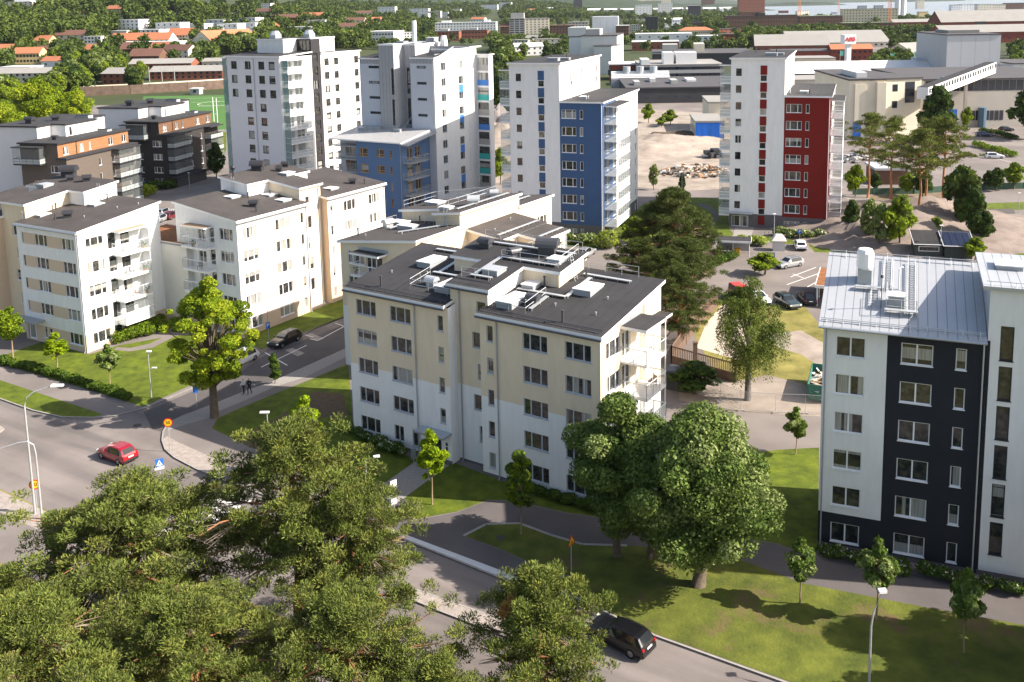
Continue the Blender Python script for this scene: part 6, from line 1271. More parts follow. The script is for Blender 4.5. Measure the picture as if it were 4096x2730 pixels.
small_lamp('lamp with a wide white head rising behind the tallest pine', 622, 1092, 5.6, -.2, 0, None, .8); small_lamp('lamp with a leaning arm between the tallest pine and the entrance path', 845, 1170, 4.2, .9, .3)
for lab, X, Y, h in (('thin lamp post by the parking bays before the second white house', 618, 752+30, 4.6), ('lamp post before the red tower', 1778, 572, 5.6), ('lamp post by the road left of the red tower', 1567, 455, 5.5), ('lamp post between the two dark sheds', 2160, 590, 4.8), ('lamp post on the path by the right lawn', 2340, 490, 3.6), ('tall lamp post on the far car park', 2185, 425, 10), ('lamp post on the far car park beside the hedge', 2209, 325+20, 4.8), ('short lamp before the black bicycle shed', 436, 424+10, 3.5)): small_lamp(lab, X, Y, h)
def plate_sign(label, X, Y, h, w_, hh, m, sym=None, name='road_sign', off=0, two=False):
    p = at(X, Y); t = thing(name, label, 'road sign', (p.x, p.y, 0), face_az(p, off)); part('pole', MB().tube([(0, 0, 0), (0, 0, h+hh)], .03, 8), POLE, t)
    s = part('sign_face', MB().box(-w_/2, w_/2, -.06, -.03, h, h+hh), m, t)
    if sym == 'P': text_obj('letter', 'P', hh*.85, s, (0, -.065, h+hh/2), (math.pi/2, 0, 0), WSG)
    if sym == 'walk':
        link('triangle', MB().face([(-w_*.38, -.064, h+hh*.12), (w_*.38, -.064, h+hh*.12), (0, -.064, h+hh*.88)]).mesh('triangle', WSG), s)
        link('walker', MB().face([(-.06, -.068, h+hh*.15), (.0, -.068, h+hh*.4), (.06, -.068, h+hh*.15), (.03, -.068, h+hh*.5), (-.03, -.068, h+hh*.5)]).box(-.03, .03, -.072, -.068, h+hh*.52, h+hh*.62).mesh('walker', BKS), s)
    return t
t = plate_sign('blue pedestrian crossing sign in the road above the broad pine', 371, 1125, 2.1, .66, .66, BLUES, 'walk', 'crossing_sign'); part('lamp_head', MB().box(-.4, .35, -.35, .1, 1.95, 2.05), LAMPW, t)
plate_sign('blue parking sign before the second white house', 618, 790, 1.9, .5, .8, BLUES, 'P'); plate_sign('blue parking sign beside the silver estate car', 1776, 590+24, 1.5, .5, .75, BLUES, 'P'); plate_sign('blue sign in the white blossom before the red tower', 1837, 556, 1.4, .6, .7, BLUES, 'P'); plate_sign('small blue sign by the left corner of the dark hedge', 331, 440, 1.6, .6, .8, BLUES, 'P')
t = plate_sign('street corner post with two blue plates left of the maple', 452, 935, 2.6, 1.0, .55, BLUES, None, 'street_name_sign'); part('lower_plate', MB().box(-.25, .25, -.06, -.03, 1.5, 2.4), BLUES, t)
p = at(1313, 1318); t = thing('warning_sign', 'yellow warning triangle with a red border beside the bus stop', 'road sign', (p.x, p.y, 0), face_az(p, math.radians(55))); part('pole', MB().tube([(0, 0, 0), (0, 0, 2.9)], .03, 8), POLE, t)
s = part('sign_face', MB().prism([(-.45, -.02), (.45, -.02), (.45, .0), (-.45, .0)], 0, .001), REDS, t) if 0 else part('sign_face', MB().face([(-.45, -.05, 2.2), (.45, -.05, 2.2), (0, -.05, 2.98)]).face([(-.45, -.03, 2.2), (0, -.03, 2.98), (.45, -.03, 2.2)]), REDS, t); link('sign_field', MB().face([(-.33, -.055, 2.27), (.33, -.055, 2.27), (0, -.055, 2.84)]).mesh('sign_field', YEL), s); link('symbol', MB().face([(-.18, -.06, 2.33), (.2, -.06, 2.33), (.05, -.06, 2.5), (-.05, -.06, 2.42)]).mesh('symbol', BKS), s)
p = at(906, 1178); t = thing('notice_board', 'white notice plate on a thin post beside the entrance path', 'sign', (p.x, p.y, 0), face_az(p, .6)); part('pole', MB().tube([(0, 0, 0), (0, 0, 2.7)], .03, 8), POLE, t); part('board', MB().box(-.3, .3, -.05, -.02, 2.1, 2.75), WSG, t); part('lower_board', MB().box(-.28, .28, -.05, -.02, .75, 1.2), WSG, t)
p = at(945, 1172); t = thing('park_bench', 'grey wooden bench on the grass beside the entrance path', 'bench', (p.x, p.y, 0), math.radians(-33)+math.pi)
GW = mat('weathered_wood', (.22, .20, .17), .9, .2, 4)
b = MB(); [b.box(-.9, .9, -.25+k*.13, -.15+k*.13, .42, .46) for k in range(4)]; part('seat', b, GW, t); b = MB(); [b.box(-.9, .9, .27, .31, .52+k*.16, .62+k*.16) for k in range(3)]; part('backrest', b, GW, t)
for x in (-.75, .75): part('leg', MB().bar((x, -.2, 0), (x, -.2, .43), .05).bar((x, .25, 0), (x, .3, .95), .05).bar((x, -.2, .42), (x, .28, .42), .05), POLE, t)
p = at(951, 1062); t = thing('litter_bin', 'grey-green litter bin by the entrance of the middle house', 'bin', (p.x, p.y, 0)); part('bin_body', MB().box(-.22, .22, -.2, .2, .35, 1.15), mat('grey_green_metal', (.16, .19, .17), .6, .1, 4), t); part('post', MB().bar((0, 0, 0), (0, 0, .4), .06), POLE, t)
# temporary fence
TF = mat('fence_wire', (.32, .33, .33), .5, .1, 4, metal=.4); MESHM = clearglass('welded_mesh', (.45, .45, .45), .16, .8)
fp = px((1545, 885), (1610, 905), (1655, 925), (1702, 945), (1782, 950), (1850, 952), (1888, 955)); fp = [Vector((p.x, p.y, 0)) for p in fp]
t = thing('site_fence', 'temporary wire fence across the driveway below the birch', 'fence', fp[0]); o0 = fp[0]
for a, c in zip(fp, fp[1:]):
    a, c = a-o0, c-o0; b = MB(); b.tube([a, a+Vector((0, 0, 2)), c+Vector((0, 0, 2)), c], .022, 5); b.tube([a+Vector((0, 0, .15)), c+Vector((0, 0, .15))], .018, 4); part('fence_panel_frame', b, TF, t); part('fence_mesh', MB().face([a+Vector((0, 0, .15)), c+Vector((0, 0, .15)), c+Vector((0, 0, 2)), a+Vector((0, 0, 2))]), MESHM, t); part('foot_block', MB().box(a.x-.3, a.x+.3, a.y-.12, a.y+.12, 0, .15), CONC, t)
# concrete balustrade wall round the play area
def wallfence(label, pts, h, m, post=None, step=3.0, slat=False, name='fence_wall', th=.1):
    P = [Vector((p.x, p.y, 0)) for p in pts]; o0 = P[0]; t = thing(name, label, 'fence', o0)
    for a, c in zip(P, P[1:]):
        a, c = a-o0, c-o0; d = (c-a).normalized(); n = Vector((-d.y, d.x, 0))*th/2; b = MB()
        low = h*.5 if slat else h
        b.prism([((a-n).x, (a-n).y), ((c-n).x, (c-n).y), ((c+n).x, (c+n).y), ((a+n).x, (a+n).y)], 0, low)
        if slat:
            k = int((c-a).length/.22)
            for i in range(k): q = a.lerp(c, (i+.5)/k); b.bar(q+Vector((0, 0, low)), q+Vector((0, 0, h)), .08)
            b.bar(a+Vector((0, 0, h)), c+Vector((0, 0, h)), .12)
        part('panel', b, m, t); k = max(1, int((c-a).length/step))
        for i in range(k+1): q = a.lerp(c, i/k); part('post', MB().box(q.x-.08, q.x+.08, q.y-.08, q.y+.08, 0, h+.15), post or m, t)
    return t
BW = mat('brown_fence', (.13, .085, .06), .9, .2, 3)
wallfence('brown balustrade wall around the play yard behind the middle house', px((1648, 705), (1605, 750), (1543, 838), (1690, 880)), 2.1, BW, slat=True, step=5)
p = at(1597, 868); t = thing('brick_pillar', 'tall square brown pillar beside the balustrade wall', 'pillar', (p.x, p.y, 0)); t2 = part('shaft', MB().box(-.2, .2, -.2, .2, 0, 3.9).box(-.24, .24, -.24, .24, 3.9, 4.0), BW, t)
p = at(1558, 893); t = thing('small_shed', 'small dark shed at the foot of the middle house balconies', 'shed', (p.x, p.y, 0), math.radians(-33)); part('wall', MB().box(-1, 1, -.8, .8, 0, 2.0), DTRIM, t); part('roof', MB().prism(rect(-1.2, 1.2, -1, 1), 2.0, 2.12), DSHEET, t)
# skip full of rubble
p = at(1869, 905); t = thing('rubble_skip', 'green open skip full of wood rubble beside the dark house', 'skip', (p.x+.9, p.y+.3, 0), math.radians(68)); SKM = mat('green_skip_paint', (.03, .14, .11), .6, .3, 2)
b = MB(); L_, w0_, H_ = 3.0, 1.15, 1.9
for (x0, y0), (x1, y1) in (((-L_, -w0_), (L_, -w0_)), ((L_, -w0_), (L_, w0_)), ((L_, w0_), (-L_, w0_)), ((-L_, w0_), (-L_, -w0_))):
    f = .93; b.face([(x0*f, y0*f, .2), (x1*f, y1*f, .2), (x1, y1, H_), (x0, y0, H_)]); b.face([(x0*f*.97, y0*f*.97, .25), (x0*.97, y0*.97, H_), (x1*.97, y1*.97, H_), (x1*f*.97, y1*f*.97, .25)]); b.face([(x0, y0, H_), (x1, y1, H_), (x1*.97, y1*.97, H_), (x0*.97, y0*.97, H_)])
for k in range(10):
    x = -2.7+k*.6
    for s in (-1, 1): b.bar((x*.94, s*w0_*.95, .25), (x, s*(w0_+.02), H_-.05), .07)
b.face([(-L_*.92, -w0_*.92, .3), (L_*.92, -w0_*.92, .3), (L_*.92, w0_*.92, .3), (-L_*.92, w0_*.92, .3)]); part('skip_body', b, SKM, t)
rg = random.Random(5); b = MB()
for k in range(90):
    c = Vector((rg.uniform(-2.7, 2.7), rg.uniform(-.9, .9), rg.uniform(.9, 1.5))); d = Vector((rg.uniform(-1, 1), rg.uniform(-1, 1), rg.uniform(-.35, .35))).normalized()*rg.uniform(.2, .8); e = d.cross(Vector((0, 0, 1))).normalized()*rg.uniform(.04, .25)
    m = rg.randrange(3); b.face([c-d-e, c+d-e, c+d+e, c-d+e], m)
b.box(-2.7, 2.7, -1.0, 1.0, .3, .95, 0)
rub = link('rubble', b.mesh('rubble', [mat('rubble_wood', (.30, .17, .09), .9, .4, 3), mat('rubble_board', (.45, .38, .30), .9, .2, 3), mat('rubble_white', (.6, .6, .58), .9, .1, 3)]), None, t.location, math.radians(68)); tag(rub, 'broken boards and rubble heaped in the green skip', 'rubble', None, 'stuff')
# carport, shelter, kiosk, sheds
p = at(1885, 700); t = thing('carport', 'carport with a brown planted roof behind the dark house', 'carport', (p.x, p.y, 0), math.radians(-22)); part('roof', MB().prism(rect(-.6, 6, -1, 8), 2.6, 2.85), bpy.data.materials['sedum_roof'], t); part('fascia', MB().box(-.68, -.6, -1.05, 8.05, 2.5, 2.9).box(-.6, 6, -1.08, -1, 2.5, 2.9), WTRIM, t); part('wall', MB().box(-.3, 6, 7.7, 7.9, 0, 2.6).box(-.3, -.15, 3, 8, 0, 2.6), BW, t); [part('post', MB().bar((-.4, y, 0), (-.4, y, 2.6), .12), WTRIM, t) for y in (-.8, 3)]
p = at(1648, 588); t = thing('bicycle_shelter', 'open bicycle shelter with a dark flat roof before the red tower', 'shelter', (p.x, p.y, 0), math.radians(-14)); part('roof', MB().prism(rect(-.3, 5.2, -.3, 3.2), 2.3, 2.5), FELT, t); part('fascia', MB().box(-.35, 5.25, -.36, -.3, 2.25, 2.55).box(5.2, 5.27, -.3, 3.2, 2.25, 2.55), WTRIM, t)
for x in (0, 2.4, 4.9):
    for y in (0, 2.9): part('post', MB().bar((x, y, 0), (x, y, 2.3), .1), POLE, t)
part('back_wall', MB().box(0, 4.9, 2.9, 2.95, .2, 2.1), GTRIM, t)
def bicycle(label, loc, az, s=1.0):
    t = thing('bicycle', label, 'bicycle', loc, az, 'parked bicycles')
    for x in (-.52, .52):
        b = MB(); n = 14; ring = [(x+.33*math.cos(2*math.pi*j/n), 0, .34+.33*math.sin(2*math.pi*j/n)) for j in range(n+1)]; b.tube(ring, .022, 4, cap=False); part('wheel', b, TYRE, t)
    part('frame', MB().bar((-.52, 0, .34), (-.1, 0, .3), .03).bar((-.1, 0, .3), (.35, 0, .8), .03).bar((-.1, 0, .3), (-.22, 0, .85), .03).bar((-.2, 0, .75), (.33, 0, .78), .03).bar((.35, 0, .9), (.52, 0, .34), .03).bar((-.52, 0, .34), (-.2, 0, .75), .02), DTRIM, t)
    part('saddle', MB().box(-.34, -.1, -.06, .06, .86, .92), PLAST, t); part('handlebar', MB().bar((.32, -.25, .98), (.32, .25, .98), .025).bar((.35, 0, .85), (.32, 0, .98), .03), POLE, t); return t
for k in range(4): q = at(1655+k*9, 585-k*1.5); bicycle('parked bicycle in the open shelter before the red tower', (q.x, q.y+.6, 0), 1.2)
for k in range(3): q = at(1757+k*9, 545+k*.6); bicycle('bicycle in the rack outside the red tower entrance', (q.x, q.y, 0), 1.3)
q = at(2245, 607); bicycle('dark bicycle behind the metal roof, right of the sheds', (q.x, q.y, 0), .3)
p = at(1694, 587); t = thing('wheelie_bin', 'yellow wheeled bin beside the bicycle shelter', 'bin', (p.x, p.y, 0), -.2); YB = mat('yellow_plastic', (.70, .35, .02), .5, .05, 4); part('bin_body', MB().prism([(-.4, -.4), (.4, -.4), (.45, .4), (-.45, .4)], .1, 1.0), YB, t); part('lid', MB().box(-.48, .48, -.45, .45, 1.0, 1.1), YB, t)
p = at(1789, 575); t = thing('utility_kiosk', 'grey utility kiosk with a hipped roof before the red tower', 'kiosk', (p.x, p.y, 0), -.2); LG = mat('light_grey_panel', (.52, .51, .50), .7, .04, 3)
part('kiosk_body', MB().box(-.9, .9, -.8, .8, 0, 1.7), LG, t); b = MB(); b.face([(-1.15, -1.05, 1.7), (1.15, -1.05, 1.7), (.5, -.4, 2.6), (-.5, -.4, 2.6)]); b.face([(1.15, -1.05, 1.7), (1.15, 1.05, 1.7), (.5, .4, 2.6), (.5, -.4, 2.6)]); b.face([(1.15, 1.05, 1.7), (-1.15, 1.05, 1.7), (-.5, .4, 2.6), (.5, .4, 2.6)]); b.face([(-1.15, 1.05, 1.7), (-1.15, -1.05, 1.7), (-.5, -.4, 2.6), (-.5, .4, 2.6)]); b.face([(-.5, -.4, 2.6), (.5, -.4, 2.6), (.5, .4, 2.6), (-.5, .4, 2.6)]); part('roof', b, LG, t)
for lab, X, Y, sol in (('dark shed with a pitched glazed front, left of the pair on the right', 2102, 590, 0), ('shed with dark solar panels on its roof, right of the pair', 2170, 594, 1)):
    p = at(X, Y); t = thing('shed', lab, 'shed', (p.x, p.y, 0), math.radians(-12), 'pair of sheds'); b = MB(); zf_ = lambda x, y: 2.0+.38*y
    b.prism(rect(0, 4.0, 0, 3.2), 0, lambda x, y: 2.0+.38*y); part('wall', b, mat('dark_green_boards', (.06, .07, .06), .8, .2, 2), t); b = MB(); b.prism(rect(-.3, 4.3, -.4, 3.5), lambda x, y: 2.02+.38*y, lambda x, y: 2.14+.38*y); part('roof', b, FELT if not sol else DSHEET, t)
    part('roof_trim', MB().bar((-.3, -.4, 2.05), (4.3, -.4, 2.05), .07).bar((-.3, -.4, 2.05), (-.3, 3.5, 3.5), .07).bar((4.3, -.4, 2.05), (4.3, 3.5, 3.5), .07), WTRIM, t)
    if not sol: o = part('window', MB().box(.5, 3.5, -.03, 0, .9, 1.7), WTRIM, t); link('pane', MB().box(.6, 3.4, -.05, -.03, 1.0, 1.6).mesh('pane', PANE), o)
    else: [part('solar_panel', MB().prism(rect(.0+k*1.0, .92+k*1.0, -.2, 3.2), lambda x, y: 2.16+.38*y, lambda x, y: 2.2+.38*y), mat('solar_cells', (.008, .012, .03), .15, .1, 5, spec=.8) if k == 0 else bpy.data.materials['solar_cells'], t) for k in range(4)]
p = at(455, 425); t = thing('bicycle_shed', 'long low black bicycle shed before the near-black brick house', 'shed', (p.x-4, p.y, 0), math.radians(70)); part('wall', MB().box(-2.5, 8, -1.2, 1.2, 0, 2.2), DTRIM, t); part('roof', MB().prism(rect(-3, 8.5, -1.6, 1.6), lambda x, y: 2.2+.06*y, lambda x, y: 2.4+.06*y), FELT, t)
# =================================================================== the town behind
def proj(p):
    v = RW @ np.array([p[0], p[1], p[2]-EYE]); return (CX+FOC*v[0]/v[2])/K, (CY+FOC*v[1]/v[2])/K
def solve_len(p0, d, X1, mx=900):
    lo, hi = 0, mx
    for _ in range(50):
        m = (lo+hi)/2; q = p0+d*m
        if proj(q)[0] < X1: lo = m
        else: hi = m
    return lo
def solve_h(p0, Y1):
    lo, hi = 0, 300
    for _ in range(50):
        m = (lo+hi)/2
        if proj((p0.x, p0.y, p0.z+m))[1] > Y1: lo = m
        else: hi = m
    return lo
BM = {}
def cm(name, c, rough=.85, **k):
    if name not in BM: BM[name] = mat(name, c, rough, .06, .15, **k)
    return BM[name]
WALLC = {'white': (.72, .72, .71), 'cream': (.68, .60, .44), 'yellow': (.62, .48, .24), 'pale': (.60, .60, .58), 'grey': (.38, .38, .37), 'brick': (.24, .085, .05), 'brown': (.14, .075, .05), 'dark': (.05, .05, .055), 'orange': (.55, .25, .10), 'concrete': (.50, .46, .40), 'sand': (.70, .63, .50), 'falu': (.22, .05, .03)}
ROOFC = {'tile': (.40, .15, .075), 'browntile': (.15, .075, .055), 'felt': (.075, .072, .075), 'greyroof': (.27, .26, .24), 'whiteroof': (.62, .62, .61), 'metal': (.40, .42, .44), 'green': (.25, .30, .18)}
WPANE = mat('distant_window', (.03, .035, .045), .12, .3, 1, spec=.7)
_bw = {}
FOOT = []; LBL = []
def bgb(label, X0, X1, Yb, Yt, wall, rf='felt', D=14, az=-20, rows=0, cols=0, gable=0.0, ww=1.5, wh=1.4, name='distant_building', side=0, band=False, h=None, group=None, wfrac=.16, cat='building', boxes=(), p0=None, stripe=None):
    p = p0 if p0 is not None else att(X0, Yb); a = math.radians(az); d = Vector((math.cos(a), math.sin(a), 0)); L = solve_len(p, d, X1); H = h if h else solve_h(p, Yt)
    t = thing(name, label, cat, p, a, group); wm_ = cm('distant_'+wall+'_wall', WALLC[wall]); rm_ = cm('distant_'+rf+'_roof', ROOFC[rf])
    FOOT.append((p, d, L, D)); LBL.append(label); b = MB(); dist = math.hypot(p.x, p.y); e = max(.004, dist*.00005)
    b.box(0, L, 0, D, -3, H, 0); part('wall', b, wm_, t)
    if gable > 0:
        g = gable; b = MB(); o = .5; y = D/2
        b.face([(-o, -o, H), (L+o, -o, H), (L+o, y, H+g), (-o, y, H+g)]); b.face([(L+o, D+o, H), (-o, D+o, H), (-o, y, H+g), (L+o, y, H+g)])
        b.face([(0, 0, H), (0, y, H+g*.97), (0, D, H)], 1); b.face([(L, 0, H), (L, D, H), (L, y, H+g*.97)], 1); part('roof', b, [rm_, wm_], t)
    elif gable < 0:     # hipped
        g = -gable; b = MB(); o = .6; y = D/2; i = min(L/2.2, D/2)
        b.face([(-o, -o, H), (L+o, -o, H), (L-i, y, H+g), (i, y, H+g)]); b.face([(L+o, D+o, H), (-o, D+o, H), (i, y, H+g), (L-i, y, H+g)]); b.face([(-o, D+o, H), (-o, -o, H), (i, y, H+g)]); b.face([(L+o, -o, H), (L+o, D+o, H), (L-i, y, H+g)]); part('roof', b, rm_, t)
    else: part('roof', MB().box(-.3, L+.3, -.3, D+.3, H, H+.5), rm_, t)
    if rows and cols:
        key = (ww, wh)
        if key not in _bw: _bw[key] = MB().face([(0, 0, 0), (ww, 0, 0), (ww, 0, wh), (0, 0, wh)]).mesh('window', WPANE)
        fs = H/rows
        for r_ in range(rows):
            z = fs*r_+fs*.32
            if band: part('window_band', MB().face([(.6, -e, z), (L-.6, -e, z), (L-.6, -e, z+wh), (.6, -e, z+wh)]), WPANE, t)
            else:
                for c_ in range(cols):
                    x = L*(c_+.5)/cols-ww/2; link('window', _bw[key], t, (x, -e, z))
            for c_ in range(side): link('window', _bw[key], t, (L+e, D*(c_+.5)/max(1, side)-ww/2, z), math.pi/2)
    for (u0, u1, v0, v1, hh, mm) in boxes: part('roof_box', MB().box(u0*L, u1*L, v0*D, v1*D, H+.3, H+hh), cm('distant_'+mm+'_wall', WALLC[mm]) if mm in WALLC else cm('distant_'+mm+'_roof', ROOFC[mm]), t)
    return t, L, H
B_ = bgb
# ---- far left
B_('pale cream six storey block on the hill at the top left', 14, 77, 34, 6, 'cream', 'whiteroof', 22, -12, 6, 6, boxes=((.2, .8, .3, .8, 3, 'white'),))
B_('low cream house on the wooded hill right of the pale block', 120, 154, 29, 20, 'cream', 'whiteroof', 14, -15, 1, 6)
B_('white terrace among trees below the low cream house', 162, 222, 46, 36, 'white', 'whiteroof', 14, -22, 2, 8); B_('white terrace right of the first one among the trees', 236, 288, 46, 38, 'white', 'whiteroof', 12, -18, 1, 8)
B_('white four storey block with balconies on the left slope', 272, 320, 78, 47, 'white', 'whiteroof', 16, -22, 4, 5, side=2); B_('lower white wing before the white block on the left slope', 250, 292, 84, 73, 'white', 'whiteroof', 12, -20, 1, 5); B_('low white houses right of the white block on the left slope', 306, 366, 86, 70, 'white', 'whiteroof', 14, -20, 2, 6)
B_('small white house with red base on the far left slope', 328, 350, 37, 28, 'white', 'whiteroof', 10, -15, 1, 3); B_('long low white roofed house on the far slope', 366, 412, 38, 30, 'falu', 'whiteroof', 14, -15, 1, 5); B_('dark red house with white roof on the far slope', 411, 447, 46, 32, 'falu', 'whiteroof', 14, -15, 2, 5); B_('brown grey-roofed house on the far slope', 486, 520, 44, 32, 'brown', 'greyroof', 14, -15, 1, 4); B_('pale house at the right of the brown one', 522, 560, 40, 31, 'white', 'greyroof', 12, -15, 1, 4)
WG = 'white terraced blocks on the left slope'
for k, (x0, x1, yb, yt) in enumerate(((359, 415, 80, 54), (415, 470, 76, 57), (468, 515, 70, 47), (500, 546, 84, 57), (546, 590, 62, 43), (525, 588, 82, 55), (470, 500, 84, 68))):
    B_(('widest', 'middle', 'tall upper', 'lower stepped', 'highest right', 'rightmost balconied', 'smallest lower')[k]+' of the white terraced blocks on the left slope', x0, x1, yb, yt, 'white', 'whiteroof', 13, -20, 3, 4, side=1, group=WG)
t, L, H = B_('old school with a cream gable and orange tiled roof', 438, 489, 112, 98, 'sand', 'tile', 60, -22, 2, 6, side=6)
b = MB(); g = H*1.0; b.face([(-.6, -.6, H), (-.6, 60, H), (L/2, 60, H+L*.42), (L/2, -.6, H+L*.42)]); b.face([(L+.6, -.6, H), (L/2, -.6, H+L*.42), (L/2, 60, H+L*.42), (L+.6, 60, H)]); b.face([(0, -.2, H), (L, -.2, H), (L/2, -.2, H+L*.4)], 1); part('gable_roof', b, [cm('distant_tile_roof', ROOFC['tile']), cm('distant_sand_wall', WALLC['sand'])], t)
B_('long orange roofed wing of the old school', 385, 440, 98, 82, 'sand', 'tile', 14, -10, 2, 8, gable=6); B_('small orange roofed annex right of the old school', 483, 500, 96, 84, 'sand', 'tile', 12, -20, 2, 2, gable=4)
B_('long low house with an orange tiled roof left of the old school', 252, 388, 102, 94, 'white', 'tile', 16, -8, 1, 12, gable=6); B_('low modern building with a blue-grey glass front before the orange roof', 262, 412, 117, 99, 'grey', 'whiteroof', 14, -8, 2, 22, ww=3.2, wh=1.8)
B_('yellow house with a large orange roof near the left edge', 30, 92, 148, 124, 'yellow', 'tile', 12, -2, 2, 8, gable=4, side=2); B_('yellow villa with a red roof behind the yellow house', 78, 114, 109, 94, 'yellow', 'tile', 10, -15, 2, 3, gable=4); B_('white house with an orange roof at the left edge', -10, 38, 125, 115, 'white', 'tile', 12, -10, 1, 3, gable=4); B_('brown roofed low house left of the big willow', 78, 116, 128, 119, 'white', 'browntile', 12, -10, 1, 4, gable=4)
B_('orange roofed house left of the willow', 191, 224, 130, 118, 'white', 'tile', 12, -15, 1, 3, gable=5); B_('brown roofed house behind the willow', 276, 318, 124, 114, 'brown', 'browntile', 12, -5, 1, 3, gable=5); B_('bright orange roofed house below the glass-front building', 342, 391, 125, 114, 'white', 'tile', 12, -15, 1, 3, gable=5); B_('brown roofed house before the orange roofed one', 296, 366, 142, 130, 'brown', 'browntile', 14, -8, 1, 4, gable=5); B_('small white house with a red porch roof near the left row', 95, 140, 156, 141, 'white', 'tile', 10, -20, 1, 2, gable=3)
TG = 'grey roofed terraces behind the railway fence'
B_('leftmost grey roofed terrace behind the railway fence', -20, 117, 190, 170, 'concrete', 'greyroof', 14, -6, 2, 10, gable=3, group=TG); B_('short brick terrace behind the railway fence, balcony on its gable', 235, 294, 196, 170, 'brick', 'greyroof', 14, -14, 2, 4, gable=3, side=1, group=TG); B_('long brick terrace running behind the first white tower', 345, 512, 186, 166, 'brick', 'greyroof', 14, -3, 2, 12, gable=3, group=TG); B_('upper long grey roofed terrace behind the long brick one', 297, 440, 160, 148, 'brick', 'greyroof', 14, -3, 1, 10, gable=3, group=TG); B_('highest grey roofed terrace reaching the first white tower', 465, 520, 158, 142, 'concrete', 'greyroof', 14, -3, 1, 4, gable=2, group=TG); B_('white low roofs left of the willow', 0, 70, 166, 156, 'white', 'whiteroof', 14, -6, 1, 4, group=TG)
# railway fence
wallfence('long brown wooden railway fence behind the football pitch', [at(182, 222), at(300, 217), at(432, 210), at(520, 204)], 4.6, mat('old_brown_planks', (.15, .105, .08), .9, .3, .5), step=7); wallfence('low rusty parapet along the railway behind the wooden fence', [at(180, 208), at(330, 201), at(520, 190)], 2.2, cm('distant_orange_wall', WALLC['sand']), step=8)
for lab, X in (('slim railway mast, leftmost', 345), ('slim railway mast, second from the left', 374), ('railway mast beside the first white tower', 403)): p = at(X, 202); t = thing('railway_mast', lab, 'mast', p, 0, 'railway masts'); part('pole', MB().tube([(0, 0, 0), (0, 0, 11)], .18, 6), POLE, t); part('bracket', MB().bar((0, 0, 9), (2.5, 0, 9.4), .1), POLE, t)
t, L, H = B_('grey players shelter at the edge of the football pitch', 437, 458, 219, 206, 'grey', 'whiteroof', 4, -8, 1, 1)
# goal
p = at(492, 280); t = thing('rugby_goal', 'white goal posts on the football pitch', 'goal', p, math.radians(-60)); part('posts', MB().tube([(0, 0, 0), (0, 0, 9)], .12, 6).tube([(5.5, 0, 0), (5.5, 0, 9)], .12, 6).tube([(0, 0, 3), (5.5, 0, 3)], .1, 6), WTRIM, t)
# ---- centre top
B_('long low brick block on the wooded slope behind the first tower', 614, 680, 56, 42, 'brick', 'browntile', 12, -8, 2, 10, gable=4); B_('white cube house left of the brick block on the slope', 572, 588, 72, 42, 'white', 'whiteroof', 14, -10, 4, 2)
for k, (x0, x1, yb, yt, c) in enumerate(((452, 486, 14, 6, 'white'), (510, 545, 18, 12, 'sand'), (597, 622, 24, 9, 'white'), (640, 676, 17, 8, 'brown'), (868, 908, 34, 17, 'white'), (940, 985, 34, 21, 'white'), (958, 984, 44, 32, 'white'), (984, 1012, 40, 27, 'grey'), (1010, 1030, 40, 29, 'white'), (1040, 1058, 30, 22, 'white'), (1105, 1143, 23, 12, 'white'), (1147, 1175, 20, 7, 'white'))):
    B_(('tiny white block on the far left ridge', 'tiny sand coloured house on the far ridge', 'white slab on the far ridge behind the first tower', 'brown house on the far ridge', 'white cube block in the woods, left of the white pair', 'first block of the white group in the woods', 'lowest block of the white group in the woods', 'dark panelled block of the white group in the woods', 'right block of the white group in the woods', 'tiny white house in the woods', 'white block with steps on the far ridge, centre', 'white block right of the stepped one on the far ridge')[k], x0, x1, yb, yt, c, 'whiteroof', 14, -12, 3, 5, side=1)
B_('white hall with a pale roof and red sign in front of the woods', 842, 905, 97, 74, 'white', 'whiteroof', 30, -14, 2, 9, side=5, ww=2.2)
B_('long white four storey block with even windows', 1000, 1140, 78, 54, 'white', 'whiteroof', 18, -5, 4, 20, side=3, boxes=((.1, .25, .2, .7, 3, 'white'), (.8, .9, .2, .7, 3, 'white'))); B_('left one of the two low brick office blocks', 991, 1055, 92, 74, 'brick', 'felt', 20, -5, 2, 8, ww=2.4, boxes=((.3, .6, .2, .7, 3, 'grey'),)); B_('right one of the two low brick office blocks', 1060, 1120, 90, 71, 'brick', 'felt', 20, -5, 2, 8, ww=2.4, boxes=((.3, .6, .2, .7, 3, 'grey'),))
B_('brown hip roofed house left of the grey tower block', 1150, 1170, 84, 62, 'brown', 'browntile', 14, -5, 4, 4, gable=4)
B_('tall grey balcony block left of the cream pillared one', 1171, 1206, 84, 44, 'grey', 'greyroof', 18, -5, 8, 3, ww=5, boxes=((.1, .95, .1, .9, 7, 'grey'),)); B_('cream pillared seven storey block', 1207, 1262, 83, 44, 'sand', 'greyroof', 18, -3, 7, 6)
B_('brown balcony block right of the cream one', 1263, 1320, 84, 60, 'brown', 'browntile', 18, -5, 4, 8); B_('grey stepped block behind the pale silo', 1306, 1352, 80, 52, 'grey', 'greyroof', 18, -5, 5, 6)
